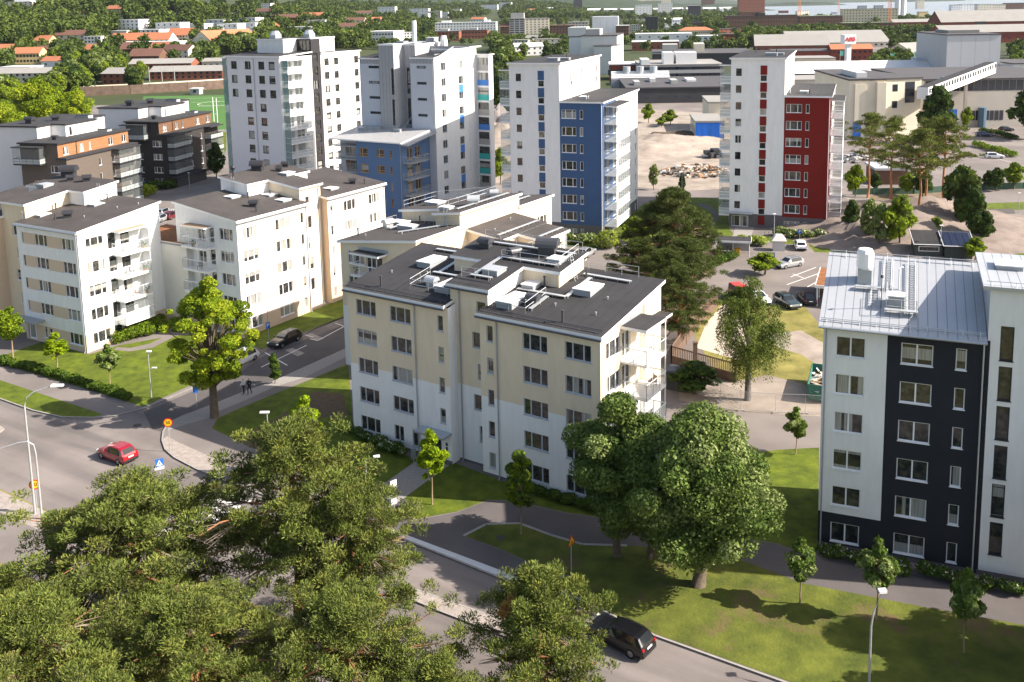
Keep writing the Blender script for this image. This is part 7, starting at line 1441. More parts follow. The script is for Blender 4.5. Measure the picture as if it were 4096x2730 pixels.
# wrapped block
t, L, H = B_('building wrapped in white sheeting', 1362, 1420, 90, 41, 'white', 'whiteroof', 22, -8); WS = mat('white_sheeting', (.72, .73, .75), .5, .12, .6, bump=.8, bscale=2, stretch=(1, 1, .1)); part('sheeting', MB().box(-.4, L+.4, -.5, 23, 0, H+1), WS, t)
B_('dark rounded block with white sheeting on top, beside the wrapped one', 1415, 1445, 92, 60, 'brown', 'whiteroof', 18, -8, 4, 5); B_('dark cube block with scattered windows', 1483, 1512, 73, 40, 'dark', 'felt', 16, -10, 6, 3)
B_('white arched roofed house right of the dark cube', 1528, 1568, 60, 46, 'white', 'whiteroof', 18, -5, 2, 7, gable=3); B_('cream office with a red hipped roof', 1560, 1640, 80, 71, 'cream', 'tile', 18, -5, 1, 16, gable=-4); B_('low red brick building right of the white hall', 1655, 1720, 98, 80, 'falu', 'felt', 20, -5, 2, 6); B_('long white hall with brick left end', 1460, 1590, 104, 80, 'white', 'whiteroof', 30, -8, 2, 6); B_('white loading building with blue and red panels', 1590, 1652, 104, 84, 'white', 'whiteroof', 20, -12, 2, 5, ww=3); B_('low brick hall behind the tall poplar', 1452, 1560, 118, 98, 'brick', 'whiteroof', 26, -8, 1, 8)
for k, (x0, x1, yb, yt, c, rr) in enumerate(((1318, 1338, 22, -12, 'dark', 12), (1340, 1372, 20, -14, 'yellow', 12), (1374, 1436, 19, -12, 'orange', 12), (1445, 1485, 26, -18, 'sand', 14), (1460, 1498, 44, 12, 'white', 6), (1520, 1542, 30, -16, 'sand', 14), (1512, 1545, 42, 8, 'pale', 7), (1612, 1642, 24, -14, 'brown', 12), (1582, 1610, 52, 14, 'dark', 8), (2107, 2124, 20, 2, 'sand', 6))):
    B_(('dark tower behind the woods at the top', 'yellow tower in the row behind the woods', 'orange tower at the right of the row behind the woods', 'beige tower cut by the top edge', 'white stepped block below the beige tower', 'slim cream tower cut by the top edge', 'pale balcony block below the slim cream tower', 'brown tower behind the dark brick block', 'dark brick block left of the industrial works', 'small sand coloured block near the lake')[k], x0, x1, yb, yt, c, 'whiteroof', 18, -5, rr, 5)
GR = 'low white roofs along the far shore'
for k in range(9): B_('low pale roof in the row along the far shore', 1350+k*38, 1380+k*38, 32-k*.6, 24-k*.5, ('white', 'grey')[k % 2], 'whiteroof', 40, -5, 0, 0, gable=5, group=GR)
# ---- industrial district on the right
B_('dark brick works with a glazed stair tower', 1668, 1832, 66, 38, 'brown', 'felt', 26, -6, 3, 26, band=False, boxes=((.45, .55, -.02, .3, 4, 'dark'), (.2, .5, .3, .8, 6, 'brown'))); B_('massive brick factory block rising behind the dark works', 1697, 1757, 40, -6, 'brick', 'felt', 24, -6, 5, 6, boxes=((.2, .4, .2, .6, 12, 'brown'),))
t, L, H = B_('dark brick block with a green roof edge', 1838, 1934, 62, 38, 'brown', 'green', 24, -6, 3, 14); t, L, H = B_('large cream office block with rows of small windows', 1936, 2062, 60, 22, 'cream', 'greyroof', 26, -10, 6, 18, side=4, boxes=((.3, .45, .2, .7, 5, 'metal'), (.6, .75, .2, .7, 5, 'metal'))); B_('low brown block in front of the cream office', 1934, 2050, 70, 54, 'brown', 'green', 14, -6, 2, 12)
p = att(2062, 40); t = thing('silo_tower', 'tall pale silo tower at the lake', 'silo', p); [part('cylinder', MB().tube([(x, 0, -2), (x, 0, 62)], 6, 14), cm('distant_pale_wall', WALLC['pale']), t) for x in (0, 11)]
for lab, X, Yb, hh in (('orange construction crane mast over the dark brick block', 1836, 52, 90), ('red lattice mast by the lake', 1927, 28, 80), ('orange crane mast before the cream office', 2043, 66, 70)):
    p = att(X, Yb); t = thing('crane', lab, 'crane', p); b = MB(); w_ = 1.6
    for x in (-w_, w_):
        for y in (-w_, w_): b.bar((x, y, 0), (x, y, hh), .35)
    for k in range(int(hh/4)): b.bar((-w_, -w_, k*4), (w_, -w_, k*4+4), .25); b.bar((w_, -w_, k*4), (w_, w_, k*4+4), .25)
    part('mast', b, mat('crane_paint', (.55, .20, .08), .6, .1, 3) if 'crane_paint' not in bpy.data.materials else bpy.data.materials['crane_paint'], t)
for k, (x0, x1, yb, yt, c) in enumerate(((2186, 2210, 28, 12, 'white'), (2207, 2245, 27, 11, 'white'), (2246, 2285, 30, 11, 'sand'), (2286, 2310, 28, 11, 'sand'), (2310, 2353, 24, 8, 'brown'))):
    B_(('leftmost white', 'second white', 'cream', 'pale', 'rightmost brown')[k]+' apartment row house by the lake', x0, x1, yb, yt, c, 'felt', 20, -5, 4, 6, group='apartment rows by the lake')
B_('sand coloured low works under the lake apartments', 2275, 2400, 44, 24, 'cream', 'greyroof', 30, -5, 2, 10); B_('long brick works with a pale vaulted roof at the right', 2162, 2420, 78, 52, 'falu', 'greyroof', 40, -4, 0, 0, gable=12, boxes=((.3, .4, -.01, .02, -3, 'dark'),)); B_('low red brick row with white roof before the cream office', 2052, 2165, 64, 52, 'falu', 'greyroof', 20, -5, 1, 6, gable=4)
B_('orange annex with silos left of the long works', 2112, 2132, 44, 28, 'yellow', 'greyroof', 14, -5, 0, 0); B_('sawtooth roofed works behind the grey cube', 2165, 2420, 100, 76, 'falu', 'greyroof', 36, -6, 1, 14, gable=6)
B_('brick workshop with a wide grey gable roof', 1815, 2045, 112, 100, 'orange', 'greyroof', 60, -6, 1, 18, gable=9, ww=2); B_('second brick workshop with a red gable left of the company sign', 1735, 1905, 122, 106, 'brick', 'greyroof', 40, -12, 1, 10, gable=8); B_('flat dark roofed brick workshop before the gabled ones', 1780, 1935, 142, 120, 'falu', 'felt', 30, -8, 1, 12); B_('low orange tiled brick workshop beside the company sign', 1910, 2005, 140, 114, 'falu', 'tile', 16, -8, 2, 8, gable=3); B_('cream flat workshop behind the red tower', 1830, 1920, 150, 136, 'cream', 'greyroof', 26, -8); B_('brick workshop with a grey pitched roof right of the avenue', 2098, 2180, 140, 122, 'orange', 'greyroof', 24, 25, 1, 4, gable=6)
# sign tower
p = att(1947, 160); t = thing('sign_tower', 'white company sign tower with three red block letters', 'sign', (p.x, p.y, p.z), math.radians(10)); q = Vector((p.x, p.y, 0)); Hs = solve_h(p, 80); ds = math.hypot(p.x, p.y)*K/FOC
part('shaft', MB().box(-5*ds, 5*ds, -5*ds, 5*ds, -3, Hs-20*ds), WTRIM, t); bx = part('sign_box', MB().box(-13*ds, 13*ds, -9*ds, 9*ds, Hs-20*ds, Hs), WTRIM, t)
text_obj('letters', 'ABB', 13*ds, bx, (0, -9.1*ds, Hs-10*ds), (math.pi/2, 0, 0), REDS, .25)
# silo block
t, L, H = B_('tall blank grey-white industrial block behind the blue tower', 1336, 1418, 168, 84, 'pale', 'felt', 40, -12, boxes=((.1, .5, .1, .5, 4, 'grey'),)); B_('lit blank left part of the tall grey-white block', 1308, 1338, 158, 86, 'white', 'felt', 20, -12, boxes=((-.1, 1.3, .1, .9, 6, 'pale'),)); B_('lower concrete annex in front of the tall grey-white block', 1365, 1405, 172, 107, 'pale', 'felt', 16, -25); B_('dark brick low building right of the blue tower roof', 1400, 1482, 186, 150, 'falu', 'whiteroof', 22, -6, 1, 5, ww=5, wh=3)
B_('grey office with two window bands behind the steel pipes', 1470, 1660, 198, 152, 'grey', 'greyroof', 40, -4, 3, 20, ww=3, boxes=((.3, .42, .1, .4, 6, 'white'), (.45, .7, .1, .4, 6, 'white'), (.02, .12, .0, .4, 3, 'white'))); B_('black flat roofed hall in front of the grey office', 1440, 1665, 240, 205, 'dark', 'felt', 50, -3, 1, 7, boxes=((.1, .16, .2, .4, 2, 'grey'), (.3, .36, .5, .7, 2, 'pale'), (.5, .57, .3, .5, 2, 'grey'), (.7, .8, .5, .7, 1.5, 'white'))); B_('dark flat hall roof behind the grey office', 1500, 1735, 150, 126, 'dark', 'felt', 60, -8, 0, 0, boxes=((.1, .25, .1, .4, 6, 'grey'), (.42, .52, .2, .5, 6, 'orange'))); B_('dark hall behind the black one', 1470, 1700, 218, 196, 'dark', 'felt', 40, -3)
# pipes on the roof beside the blue tower
p = at(1405, 215); t = thing('cooling_plant', 'white steel pipes and tanks on a roof beside the blue tower', 'pipework', (p.x, p.y, 6), math.radians(-5)); part('platform', MB().box(0, 26, 0, 12, -6, .3), GTRIM, t)
for k in range(5): part('pipe', MB().tube([(0, 1+k*1.5, .8+k*.55), (26, 1+k*1.5, .8+k*.55)], .35, 6), WTRIM, t)
for x in (7, 13, 19): part('tank', MB().tube([(x, 6, 0), (x, 6, 5.5)], 1.7, 12), ZINC, t)
# blue sheeted shed
t, L, H = B_('brick shed with its front wrapped in bright blue sheeting', 1598, 1662, 326, 282, 'orange', 'greyroof', 18, -6, 0, 0, name='wrapped_shed'); BT = mat('blue_tarpaulin', (.01, .13, .55), .5, .3, 1.2, bump=1.0, bscale=1.5, stretch=(1, 1, .12)); part('blue_sheeting', MB().box(-.05, L+.2, -.25, .0, .4, H-.1), BT, t); [link('window', MB().face([(0, 0, 0), (0, 1.2, 0), (0, 1.2, 2.2), (0, 0, 2.2)]).mesh('window', WPANE), t, (-.02, 2+k*3.2, 2)) for k in range(5)]
B_('taller brick part behind the blue sheeted shed', 1628, 1668, 306, 238, 'orange', 'greyroof', 20, -6, 0, 0)
# cream blank block, concrete hall, grey cube, bridge
def polyb(label, pts, Yt, wall, rf, hgt=None, name='distant_building'):
    P = [at(x, y) for x, y in pts]; o = P[0]; H = solve_h(o, Yt) if hgt is None else hgt; t = thing(name, label, 'building', o); loc = [(q.x-o.x, q.y-o.y) for q in P]
    part('wall', MB().prism(loc, -1, H), cm('distant_'+wall+'_wall', WALLC[wall]), t); cx = sum(a for a, b in loc)/len(loc); cy = sum(b for a, b in loc)/len(loc); out = [(cx+(a-cx)*1.01, cy+(b-cy)*1.01) for a, b in loc]; part('roof', MB().prism(out, H, H+.6), cm('distant_'+rf+'_roof', ROOFC[rf]), t); return t, H
CB_ = at(1948, 322)
t, L, H = B_('cream windowless theatre-like block with a black roof behind the rock pines', 1948, 2030, 324, 186, 'sand', 'felt', 40, -4, 0, 0, boxes=((.3, .6, .1, .5, 2, 'whiteroof'),)); part('pilaster', MB().box(L*.15, L*.45, -.5, 0, 0, H-1).box(L*.75, L, -1.0, 0, 0, H-.5), cm('distant_sand_wall', WALLC['sand']), t); part('garage_door', MB().box(L*.12, L*.34, -.56, -.50, 0, 5), BLUES, t)
t, L, H = B_('cream block with tall dark windows joined to the windowless one', 2030, 2112, 322, 184, 'sand', 'felt', 30, 10, 0, 0)
for z in (.60, .72): link('window', MB().face([(0, 0, 0), (3, 0, 0), (3, 0, 4), (0, 0, 4)]).mesh('window', WPANE), t, (L*.55, -.05, H*z))
for z in (.52, .80): link('window', MB().face([(0, 0, 0), (1.6, 0, 0), (1.6, 0, 2), (0, 0, 2)]).mesh('window', WPANE), t, (L*.2, -.05, H*z))
B_('long white ribbed roof running behind the cream block', 1825, 2180, 186, 170, 'dark', 'whiteroof', 30, -3, 0, 0, gable=5); B_('grey flat roof strip behind the red tower', 1825, 2060, 200, 186, 'concrete', 'greyroof', 26, -2, 0, 0); B_('glass and steel stairhouse on the long roof', 2105, 2155, 176, 140, 'pale', 'metal', 20, -15, 1, 6, ww=3, wh=4)
t, L, H = B_('long concrete hall with a window strip on the right', 2118, 2480, 294, 186, 'concrete', 'felt', 50, -3, 0, 0)
for k in range(22): link('window', MB().face([(0, 0, 0), (L/24, 0, 0), (L/24, 0, 3), (0, 0, 3)]).mesh('window', WPANE) if k == 0 else bpy.data.meshes['hallwin'], t, (L*(k+.5)/22.5, -.06, H*.76)) if k and 'hallwin' in bpy.data.meshes else None
hw = MB().face([(0, 0, 0), (L/24, 0, 0), (L/24, 0, 3.2), (0, 0, 3.2)]).mesh('window', WPANE); hw2 = MB().face([(0, 0, 0), (L/40, 0, 0), (L/40, 0, 3), (0, 0, 3)]).mesh('window', WPANE)
for k in range(22): link('window', hw, t, (L*(k+.25)/22.5, -.06, H*.77))
for k in range(9): link('window', hw2, t, (L*(.25+k*.03), -.06, 2.0))
part('gate', MB().box(L*.10, L*.22, -.2, -.05, 0, 5.5), BLUES, t); part('blue_duct', MB().tube([(L*.12, -1.3, H*.35), (L*.12, -1.3, H*1.08)], 1.2, 10).tube([(L*.37, -1.3, 0), (L*.37, -1.3, H*.42)], 1.2, 10), mat('blue_grey_duct', (.08, .14, .20), .5, .05, 1), t)
t, L, H = B_('huge pale grey panelled cube with a blue emblem on its right side', 2172, 2295, 186, 82, 'pale', 'felt', 46, -6, 0, 0, boxes=((.2, .8, .3, .7, 2, 'greyroof'),))
cubem = stripes(mat('grey_panel_cladding', (.50, .52, .54), .6, .03, .3), 0, 6.5, .18, .7, .05); o = [c for c in t.children if c.name.startswith('wall')][0]; o.data.materials[0] = cubem
em = part('emblem', disc(2.6, 20, 0, .1), BLUES, t); em.location = (L+.12, 8, H*.60); em.rotation_euler = (0, 0, math.pi/2); em2 = link('emblem_ring', disc(1.7, 20, -.1, .05).mesh('emblem_ring', WSG), em); text_obj('lettering', 'Westinghouse', 3.0, t, (L+.12, 24, H*.60), (math.pi/2, 0, math.pi/2), BLUES, .03)
part('white_bands', MB().box(L, L+.12, 2, 44, H*.78, H*.84).box(L, L+.12, 2, 44, H*.86, H*.90), WTRIM, t)
B_('grey low extension right of the panelled cube', 2325, 2420, 190, 148, 'pale', 'felt', 30, -4)
a, c = at(2115, 322), at(2262, 290); t = thing('covered_bridge', 'white covered footbridge sloping up to the concrete hall', 'bridge', a)
za, zc = 11.5, 16.0; c_ = Vector((c.x+4, c.y+6, 0))-a; d_ = c_.normalized(); s_ = Vector((-d_.y, d_.x, 0))*1.6; b = MB()
for (u, z0, z1, m) in ((0, 0, 0, 0),):
    P = [(-s_)+Vector((0, 0, za)), c_-s_+Vector((0, 0, zc)), c_+s_+Vector((0, 0, zc)), s_+Vector((0, 0, za))]; up = Vector((0, 0, 3.4)); Q = [q+up for q in P]
    b.face(P); b.face(Q, 1); [b.face([P[i], P[(i+1) % 4], Q[(i+1) % 4], Q[i]]) for i in range(4)]
part('deck_and_walls', b, [WTRIM, FELT], t)
for k in range(26): q = (-s_*1.02).lerp(c_-s_*1.02, (k+.3)/26)+Vector((0, 0, za+(zc-za)*(k+.3)/26+1.7)); e_ = d_*(c_.length/26*.6); link('window', MB().face([q, q+e_, q+e_+Vector((0, 0, 1.3)), q+Vector((0, 0, 1.3))]).mesh('window', WPANE), t)
for f in (.62, .92): q = c_*f; part('pillar', MB().box(q.x-.4, q.x+.4, q.y-.4, q.y+.4, 0, za+(zc-za)*f), CONC, t)
# site clutter
p = at(1610, 405); RB = [bpy.data.materials['rubble_wood'], bpy.data.materials['rubble_board'], bpy.data.materials['rubble_white'], DTRIM]
def heap(name, label, X, Y, R, H, n, mats, cat='heap', seed=1, sz=.8):
    rg = random.Random(seed); p = at(X, Y); b = MB()
    for k in range(n):
        a = rg.random()*6.28; q = math.sqrt(rg.random()); c = Vector((math.cos(a)*q*R, math.sin(a)*q*R*.8, (1-q)*H*rg.random()+.1)); l, w_, h_ = rg.uniform(.3, 1)*sz, rg.uniform(.15, .5)*sz, rg.uniform(.1, .3)*sz
        bb = MB().box(-l, l, -w_, w_, -h_, h_).move(0, 0, 0, rg.random()*3.14).move(c.x, c.y, c.z); bb.m = [rg.randrange(len(mats))]*6; b.add(bb)
    o = link(name, b.mesh(name, mats), None, p); return tag(o, label, cat, None, 'stuff')
heap('scrap_heap', 'timber and scrap heaped on the site left of the red tower', 1600, 398, 9, 3, 160, RB, seed=2); heap('scrap_heap', 'pallets and white sacks piled right of the red tower', 1975, 368, 7, 2.2, 90, RB[1:]+[GTRIM], seed=3); heap('scrap_heap', 'stack of dark crates at the edge of the site', 1640, 362, 3, 3, 14, [DTRIM, GTRIM], seed=4, sz=2.0)
def mound(label, X, Y, R, H, m, seed=0, sq=.7, name='earth_mound'):
    rng = np.random.default_rng(seed); p = at(X, Y); n = 26; V = []; Fm = []; ph = rng.random(8)*6
    for i in range(n+1):
        for j in range(n+1):
            x, y = (i/n*2-1), (j/n*2-1); r_ = math.hypot(x, y); z = max(0, 1-r_**1.6)*H*(1+.3*math.sin(5*x+ph[0])*math.cos(4*y+ph[1])+.18*math.sin(11*x+ph[2]+3*y)*math.cos(9*y+ph[3])+.1*rng.normal()); V.append((x*R, y*R*sq, z-.03))
    for i in range(n):
        for j in range(n): k = i*(n+1)+j; Fm.append((k, k+n+1, k+n+2, k+1))
    me = bpy.data.meshes.new(name); me.from_pydata(V, [], Fm); me.materials.append(m); me.polygons.foreach_set('use_smooth', [True]*len(Fm)); o = link(name, me, None, p); o['label'] = label; o['kind'] = 'structure'; return o
mound('grey sand heap', 1150, 300, 12, 7, mat('grey_gravel', (.25, .22, .20), .95, .2, .6, bump=.6, bscale=3), 1); mound('sand heap', 1152, 312, 14, 4, SAND, 2); mound('broken ground', 1520, 330, 24, 2.4, SAND, 3); mound('broken ground', 1490, 345, 20, 2, SAND, 4); mound('dark heap', 1560, 318, 14, 2, SOIL, 5)
ROCK = mat('pink_grey_rock', (.15, .12, .10), .9, .3, .5, col2=(.26, .21, .18), bump=.8, bscale=2); mound('bedrock', 2080, 520, 24, 3.6, ROCK, 6, .9, 'rock_outcrop'); mound('bedrock', 2010, 548, 11, 3, ROCK, 7, .8, 'rock_outcrop')
t, L, H = B_('long low wooden store with a blue sheet behind the rock pines', 2012, 2085, 428, 392, 'brown', 'metal', 8, -6, 0, 0, name='wooden_store')
# row fence before car park
wallfence('green wire fence between the road and the car park', [at(1960, 448), at(2100, 446), at(2260, 436), at(2353, 434)], 1.3, mat('green_fence', (.05, .10, .07), .7, .1, 3), step=4)
# lamp and flag poles by the avenue
for k, (X, Yb, Yt) in enumerate(((1930, 140, 116), (1925, 138, 118), (2077, 245, 160), (2045, 158, 122), (2006, 150, 122), (2100, 150, 118), (2110, 140, 112), (2200, 60, 40))):
    p = at(X, Yb); hh = solve_h(p, Yt); t = thing('flag_pole', ('first', 'second', 'tall', 'third', 'fourth', 'fifth', 'sixth', 'seventh')[k]+' white pole by the works avenue, counted from the company sign', 'flag pole', p, 0, 'poles by the works avenue'); part('pole', MB().tube([(0, 0, 0), (0, 0, hh)], .12, 6), POLE, t); part('flag', MB().box(.12, 2.2, -.02, .02, hh-3.6, hh-.4), mat('teal_flag', (.05, .35, .28), .8, .1, 2) if 'teal_flag' not in bpy.data.materials else bpy.data.materials['teal_flag'], t)
sheet('works_road', [(1880, 200), (2080, 175), (2060, 120), (2150, 88), (2030, 84), (1990, 120), (1960, 160)], .03, YARD); sheet('works_yard', [(1420, 190), (1720, 190), (1760, 120), (2353, 190), (2353, 215), (1420, 215)], .02, YARD) 
# =================================================================== woods and town trees
rng = np.random.default_rng(99)
inv = [(Matrix.Rotation(-math.atan2(d.y, d.x), 2), p, L, D) for p, d, L, D in FOOT]
def clear(x, y, m=4.0):
    for R_, p, L, D in inv:
        q = R_ @ Vector((x-p.x, y-p.y))
        if -m < q.x < L+m and -m-2 < q.y < D+m: return False
    return True
SK = [(r_.location.x, r_.location.y) for r_ in (R_M, R_L, R_X, R_N, R_R, R_B, R_RED, R_T1, R_T2, R_K1, R_K2)]
boxes_px = []
for (p, d, L, D) in FOOT:
    a, b_ = proj(p), proj(p+d*L); boxes_px.append((a[0], b_[0], max(a[1], b_[1])))
for ob in bpy.data.objects: pass
NB0 = len(FOOT); RH = random.Random(12)
def scatter_houses(poly_boxes, kinds, group, lab):
    for (x0, x1, y0, y1, n) in poly_boxes:
        for k in range(n):
            X = RH.uniform(x0, x1); Y = RH.uniform(y0, y1); p = att(X, Y); dist = math.hypot(p.x, p.y); wpx = RH.uniform(14, 34)/dist*FOC/K; wall, rf, gb, hh, rw = RH.choice(kinds)
            if any(a-6 < X+wpx and X < b_+6 and abs(Y-c_) < 9 for a, b_, c_ in boxes_px): continue
            nb = min(range(NB0), key=lambda k: abs(proj(FOOT[k][0])[0]-X)+4*abs(proj(FOOT[k][0])[1]-Y)); bgb(dict(white='white', sand='sandy', brick='brick red', pale='pale', falu='dark red', yellow='yellow')[wall]+' '+dict(whiteroof='pale-roofed', greyroof='grey-roofed', felt='dark-roofed', tile='orange-roofed', browntile='brown-roofed')[rf]+' small building near the '+' '.join(LBL[nb].split()[:8]), X, X+wpx, Y, Y-5, wall, rf, RH.uniform(9, 16), RH.choice((-25, -18, -8, 12)), rw, 5, gable=gb, h=hh, group=group); boxes_px.append((X, X+wpx, Y))
scatter_houses([(1150, 1300, 88, 130, 9), (1440, 1660, 60, 80, 8), (1560, 1720, 30, 60, 7), (1400, 1640, 28, 46, 9), (2060, 2353, 30, 76, 12), (1760, 2050, 26, 44, 8), (1180, 1450, 26, 40, 8)],
    [('white', 'whiteroof', 0, 6, 2), ('sand', 'greyroof', 0, 9, 3), ('brick', 'felt', 0, 6, 2), ('pale', 'whiteroof', 3, 7, 2), ('falu', 'greyroof', 4, 5, 1), ('white', 'tile', 4, 6, 2)], 'small town buildings far to the right', 'small flat or pitched town building in the far district')
scatter_houses([(100, 1100, 30, 60, 14), (600, 1120, 60, 100, 10), (60, 440, 92, 152, 34)],
    [('white', 'tile', 4, 6, 2), ('yellow', 'tile', 4, 6, 2), ('white', 'whiteroof', 0, 8, 3), ('sand', 'browntile', 4, 6, 2), ('falu', 'tile', 4, 5, 2)], 'small houses among the trees', 'small house half hidden among the trees')
FX = [(float(X0), float(X1), float(Yb), float(Yt)) for X0, X1, Yb, Yt in [(proj(p)[0], proj(p+d*L)[0], max(proj(p)[1], proj(p+d*L)[1]), 0) for p, d, L, D in FOOT]]
# crown variants for the woods, low in detail
def wood_crown(seed, n):
    r_ = np.random.default_rng(seed); cl = []
    for i in range(9):
        a = r_.random()*6.28; q = r_.random()**.5*.6; cl.append((math.cos(a)*q, math.sin(a)*q, .45+.5*r_.random(), .42*r_.uniform(.7, 1.1)))
    c, d, s, idx = clumps_to_leaves(cl, n, r_, .23, 1.1, .5, .6); return c, d, s
WC_ = [wood_crown(i, 240) for i in range(6)]
spots = []
def region(poly, n, hmin, hmax, dense=False):
    xs_ = [p[0] for p in poly]; ys_ = [p[1] for p in poly]; tries = 0; got = 0
    def ins(x, y):
        c = False; j = len(poly)-1
        for i in range(len(poly)):
            if (poly[i][1] > y) != (poly[j][1] > y) and x < (poly[j][0]-poly[i][0])*(y-poly[i][1])/(poly[j][1]-poly[i][1])+poly[i][0]: c = not c
            j = i
        return c
    while got < n and tries < n*8:
        tries += 1; X, Y = rng.uniform(min(xs_), max(xs_)), rng.uniform(min(ys_), max(ys_))
        if not ins(X, Y): continue
        p = att(X, Y); h_ = rng.uniform(hmin, hmax); dist = math.hypot(p.x, p.y); hp = h_/dist*FOC/K
        if dist > 7000 or not clear(p.x, p.y): continue
        bad = False
        for x0, x1, yb, _ in FX:
            if x0-hp*.25 < X < x1+hp*.3 and yb-1 < Y and Y-hp < yb-hp*.25: bad = True; break
        if bad and (rng.random() < .97 if not dense else rng.random() < .6): continue
        spots.append((p.x, p.y, p.z, h_, X, Y)); got += 1
region([(0, 36), (300, 30), (600, 24), (900, 20), (1130, 14), (1130, 40), (900, 60), (600, 70), (300, 60), (0, 60)], 1300, 10, 17)
region([(0, 45), (230, 55), (330, 90), (400, 40), (1000, 40), (1000, 80), (820, 110), (500, 130), (330, 160), (230, 112), (0, 112)], 1500, 9, 15)
region([(0, 26), (400, 22), (900, 14), (1250, 5), (1250, 20), (900, 26), (0, 40)], 500, 12, 20)
region([(1180, 14), (1300, 12), (1460, 30), (1500, 42), (1640, 40), (1680, 60), (1560, 70), (1440, 46), (1260, 44), (1180, 40)], 700, 12, 18)
region([(1640, 30), (1700, 62), (1680, 76), (1560, 76), (1600, 40)], 160, 10, 16)
region([(1660, 46), (2353, 50), (2353, 62), (1660, 60)], 240, 8, 13); region([(1130, 14), (1300, 10), (1700, 16), (1700, 30), (1130, 30)], 420, 12, 18); region([(1150, 16), (1720, 12), (1720, 56), (1420, 50), (1150, 46)], 900, 11, 17, True); region([(1150, 46), (1300, 46), (1480, 60), (1700, 70), (1700, 108), (1300, 112), (1150, 100)], 260, 8, 12)
region([(1720, 66), (1850, 66), (2060, 72), (2160, 78), (2160, 92), (2000, 92), (1830, 106), (1720, 110), (1660, 104)], 520, 8, 13)
region([(1455, 108), (1720, 106), (1720, 120), (1455, 128)], 60, 7, 12)
region([(1130, 90), (1300, 92), (1300, 118), (1130, 130)], 160, 7, 11); region([(1135, 120), (1300, 112), (1310, 140), (1135, 175)], 80, 9, 14)
region([(820, 92), (1130, 88), (1130, 105), (830, 118)], 90, 7, 11); region([(700, 60), (840, 64), (840, 118), (690, 120)], 130, 9, 14)
region([(0, 122), (500, 112), (500, 160), (230, 160), (0, 175)], 150, 8, 13)
region([(2000, 150), (2110, 130), (2060, 190), (1990, 200)], 36, 6, 9); region([(2030, 92), (2170, 88), (2165, 125), (2050, 125)], 60, 6, 10)
region([(2330, 60), (2353, 60), (2353, 200), (2325, 200)], 30, 8, 12)
region([(120, 170), (505, 165), (505, 203), (180, 215), (120, 230)], 60, 8, 14); region([(0, 190), (180, 190), (180, 225), (0, 260)], 34, 9, 15)
spots.sort(key=lambda s: -s[3]/math.hypot(s[0], s[1]))
NEAR = spots[:150]; REST = spots[150:]
for i, (x, y, z, h_, X, Y) in enumerate(NEAR):
    s = h_/10; where = 'left of the towers' if X < 520 else ('between the towers and the woods' if X < 1450 else 'in the works district')
    bi = min(range(len(FOOT)), key=lambda k: (FOOT[k][0].x-x)**2+(FOOT[k][0].y-y)**2+(0 if k < NB0 else 1e9)); bp = proj(FOOT[bi][0])[0]; bs = ' '.join(LBL[bi].split()[:8])
    plant_tree('broadleaf_tree', ('tall ', 'low ', '')[0 if h_ > 12 else 1 if h_ < 9 else 2]+('mid-green', 'bright green', 'dark green', 'pale green')[i % 4]+' tree '+(('left of' if X < bp-4 else 'right of') if abs(X-bp) > 4 else 'before')+' the '+bs, (x, y, z-.15), MT[i % 4], (s*1.05, s*1.05, s), i*1.3, 'town trees '+where)
def woods(name, label, S, mats):
    P = []; Dv = []; Sz = []; Mi = []; r_ = np.random.default_rng(5)
    for i, (x, y, z, h_, X, Y) in enumerate(S):
        c, d, s = WC_[i % 6]; w_ = h_*r_.uniform(.42, .62); a = r_.random()*6.28; ca, sa = math.cos(a), math.sin(a); q = c.copy(); q[:, 0], q[:, 1] = c[:, 0]*ca-c[:, 1]*sa, c[:, 0]*sa+c[:, 1]*ca
        q = q*np.array([w_, w_, h_])*np.array([1, 1, .82])+np.array([x, y, z]); P.append(q); Dv.append(d); Sz.append(s*w_*1.35); k = r_.choice(len(mats), p=[.45, .25, .3]); m = np.full(len(c), k); sw = r_.random(len(c)) < .2; m[sw] = r_.integers(0, len(mats), sw.sum()); Mi.append(m)
    me = leaves_mesh(name, np.concatenate(P), np.concatenate(Dv), np.concatenate(Sz), mats, np.concatenate(Mi), r_, .9); return tag(link(name, me), label, 'trees', None, 'stuff')
woods('distant_woods', 'dense mixed woods and treetops of the town beyond the towers', REST, FL)
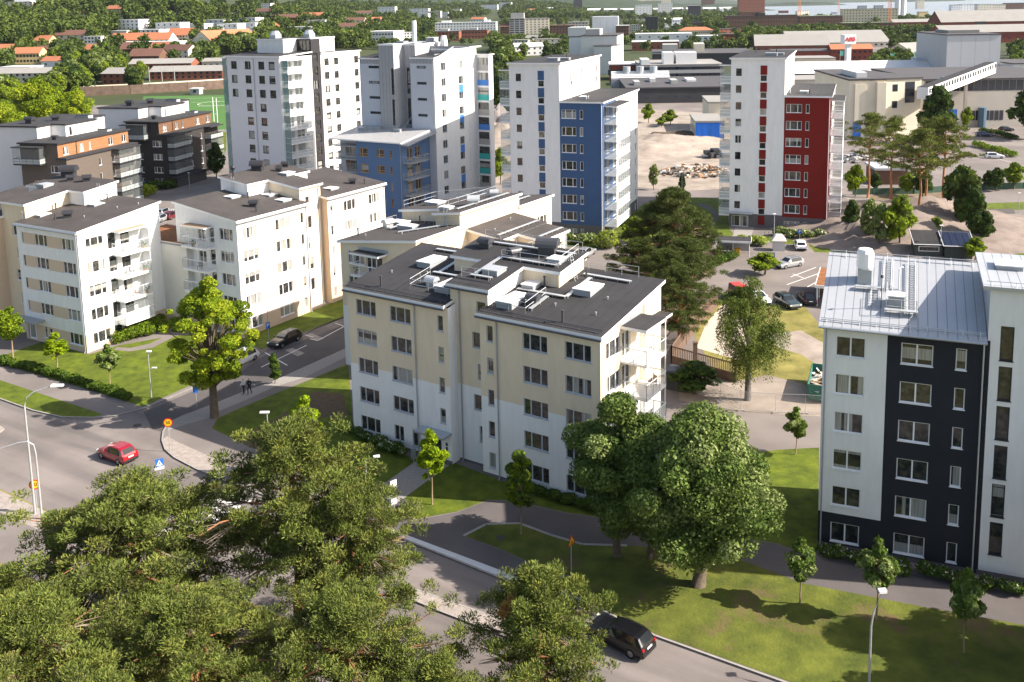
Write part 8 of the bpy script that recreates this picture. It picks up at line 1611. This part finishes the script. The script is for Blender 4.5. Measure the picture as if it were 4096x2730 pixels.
# dark far ridges behind woods and lake
def ridge(name, y0, y1, xa, xb, hgt, m, seed):
    r_ = np.random.default_rng(seed); n = 120; V = []; Fm = []; ph = r_.random(6)*6
    for i in range(n+1):
        x = xa+(xb-xa)*i/n; e = math.sin(math.pi*i/n)**.4; h_ = hgt*e*(.65+.2*math.sin(x*.0017+ph[0])+.12*math.sin(x*.006+ph[1])+.06*r_.normal())
        for j, (yy, f) in enumerate(((y0, -.1), (y0+(y1-y0)*.25, .6), (y0+(y1-y0)*.5, 1), (y1, 1))): V.append((x, yy, h_*f-(2 if j == 0 else 0)))
    for i in range(n):
        for j in range(3): k = i*4+j; Fm.append((k, k+4, k+5, k+1))
    me = bpy.data.meshes.new(name); me.from_pydata(V, [], Fm); me.materials.append(m); me.polygons.foreach_set('use_smooth', [True]*len(Fm)); return struct(name, me)
RIDGE = mat('forested_ridge', (.018, .034, .014), .95, .3, .02, col2=(.035, .055, .022), bump=1, bscale=.05)
ridge('hills', 3600, 5200, -6000, 1080, 190, RIDGE, 1); ridge('hills', 6000, 6400, 1600, 2120, 34, RIDGE, 2); ridge('hills', 8000, 8300, 3300, 3800, 30, RIDGE, 3); ridge('hills', 9000, 9900, -2000, 9000, 75, RIDGE, 4)

# the air: one closed box of even, very thin haze round everything
hb = MB().box(-9600, 9600, -750, 11200, -8, 260); hm = bpy.data.materials.new('haze_air'); hm.use_nodes = True; hn = hm.node_tree; hn.nodes.clear(); ho = hn.nodes.new('ShaderNodeOutputMaterial'); hv = hn.nodes.new('ShaderNodeVolumePrincipled')
hv.inputs['Color'].default_value = (.80, .87, 1.0, 1); hv.inputs['Density'].default_value = 2.2e-5; hv.inputs['Anisotropy'].default_value = .2; hn.links.new(hv.outputs[0], ho.inputs['Volume'])
hz = link('haze', hb.mesh('haze', hm)); hz['kind'] = 'stuff'; hz['label'] = 'thin summer haze over the town'; hz['category'] = 'haze'

# things alike share the same wording up to here: tell them apart by their order across the picture
ORD = ['leftmost', 'second-from-left', 'third-from-left', 'fourth-from-left', 'fifth-from-left', 'sixth-from-left', 'seventh-from-left', 'eighth-from-left', 'ninth-from-left', 'tenth-from-left', 'eleventh-from-left', 'twelfth-from-left', 'thirteenth-from-left', 'fourteenth-from-left', 'fifteenth-from-left', 'sixteenth-from-left', 'seventeenth-from-left', 'eighteenth-from-left', 'nineteenth-from-left', 'twentieth-from-left']
bpy.context.view_layer.update(); same = {}
for o in bpy.data.objects:
    if o.parent is None and o.get('label') and o.get('category'): same.setdefault(o['label'], []).append(o)
for l, os_ in same.items():
    if len(os_) > 1 and 'beyond the right' not in l:
        os_.sort(key=lambda o: proj(o.location)[0])
        for o, w_ in zip(os_, ORD): o['label'] = ' '.join((w_+' '+l).split()[:16])
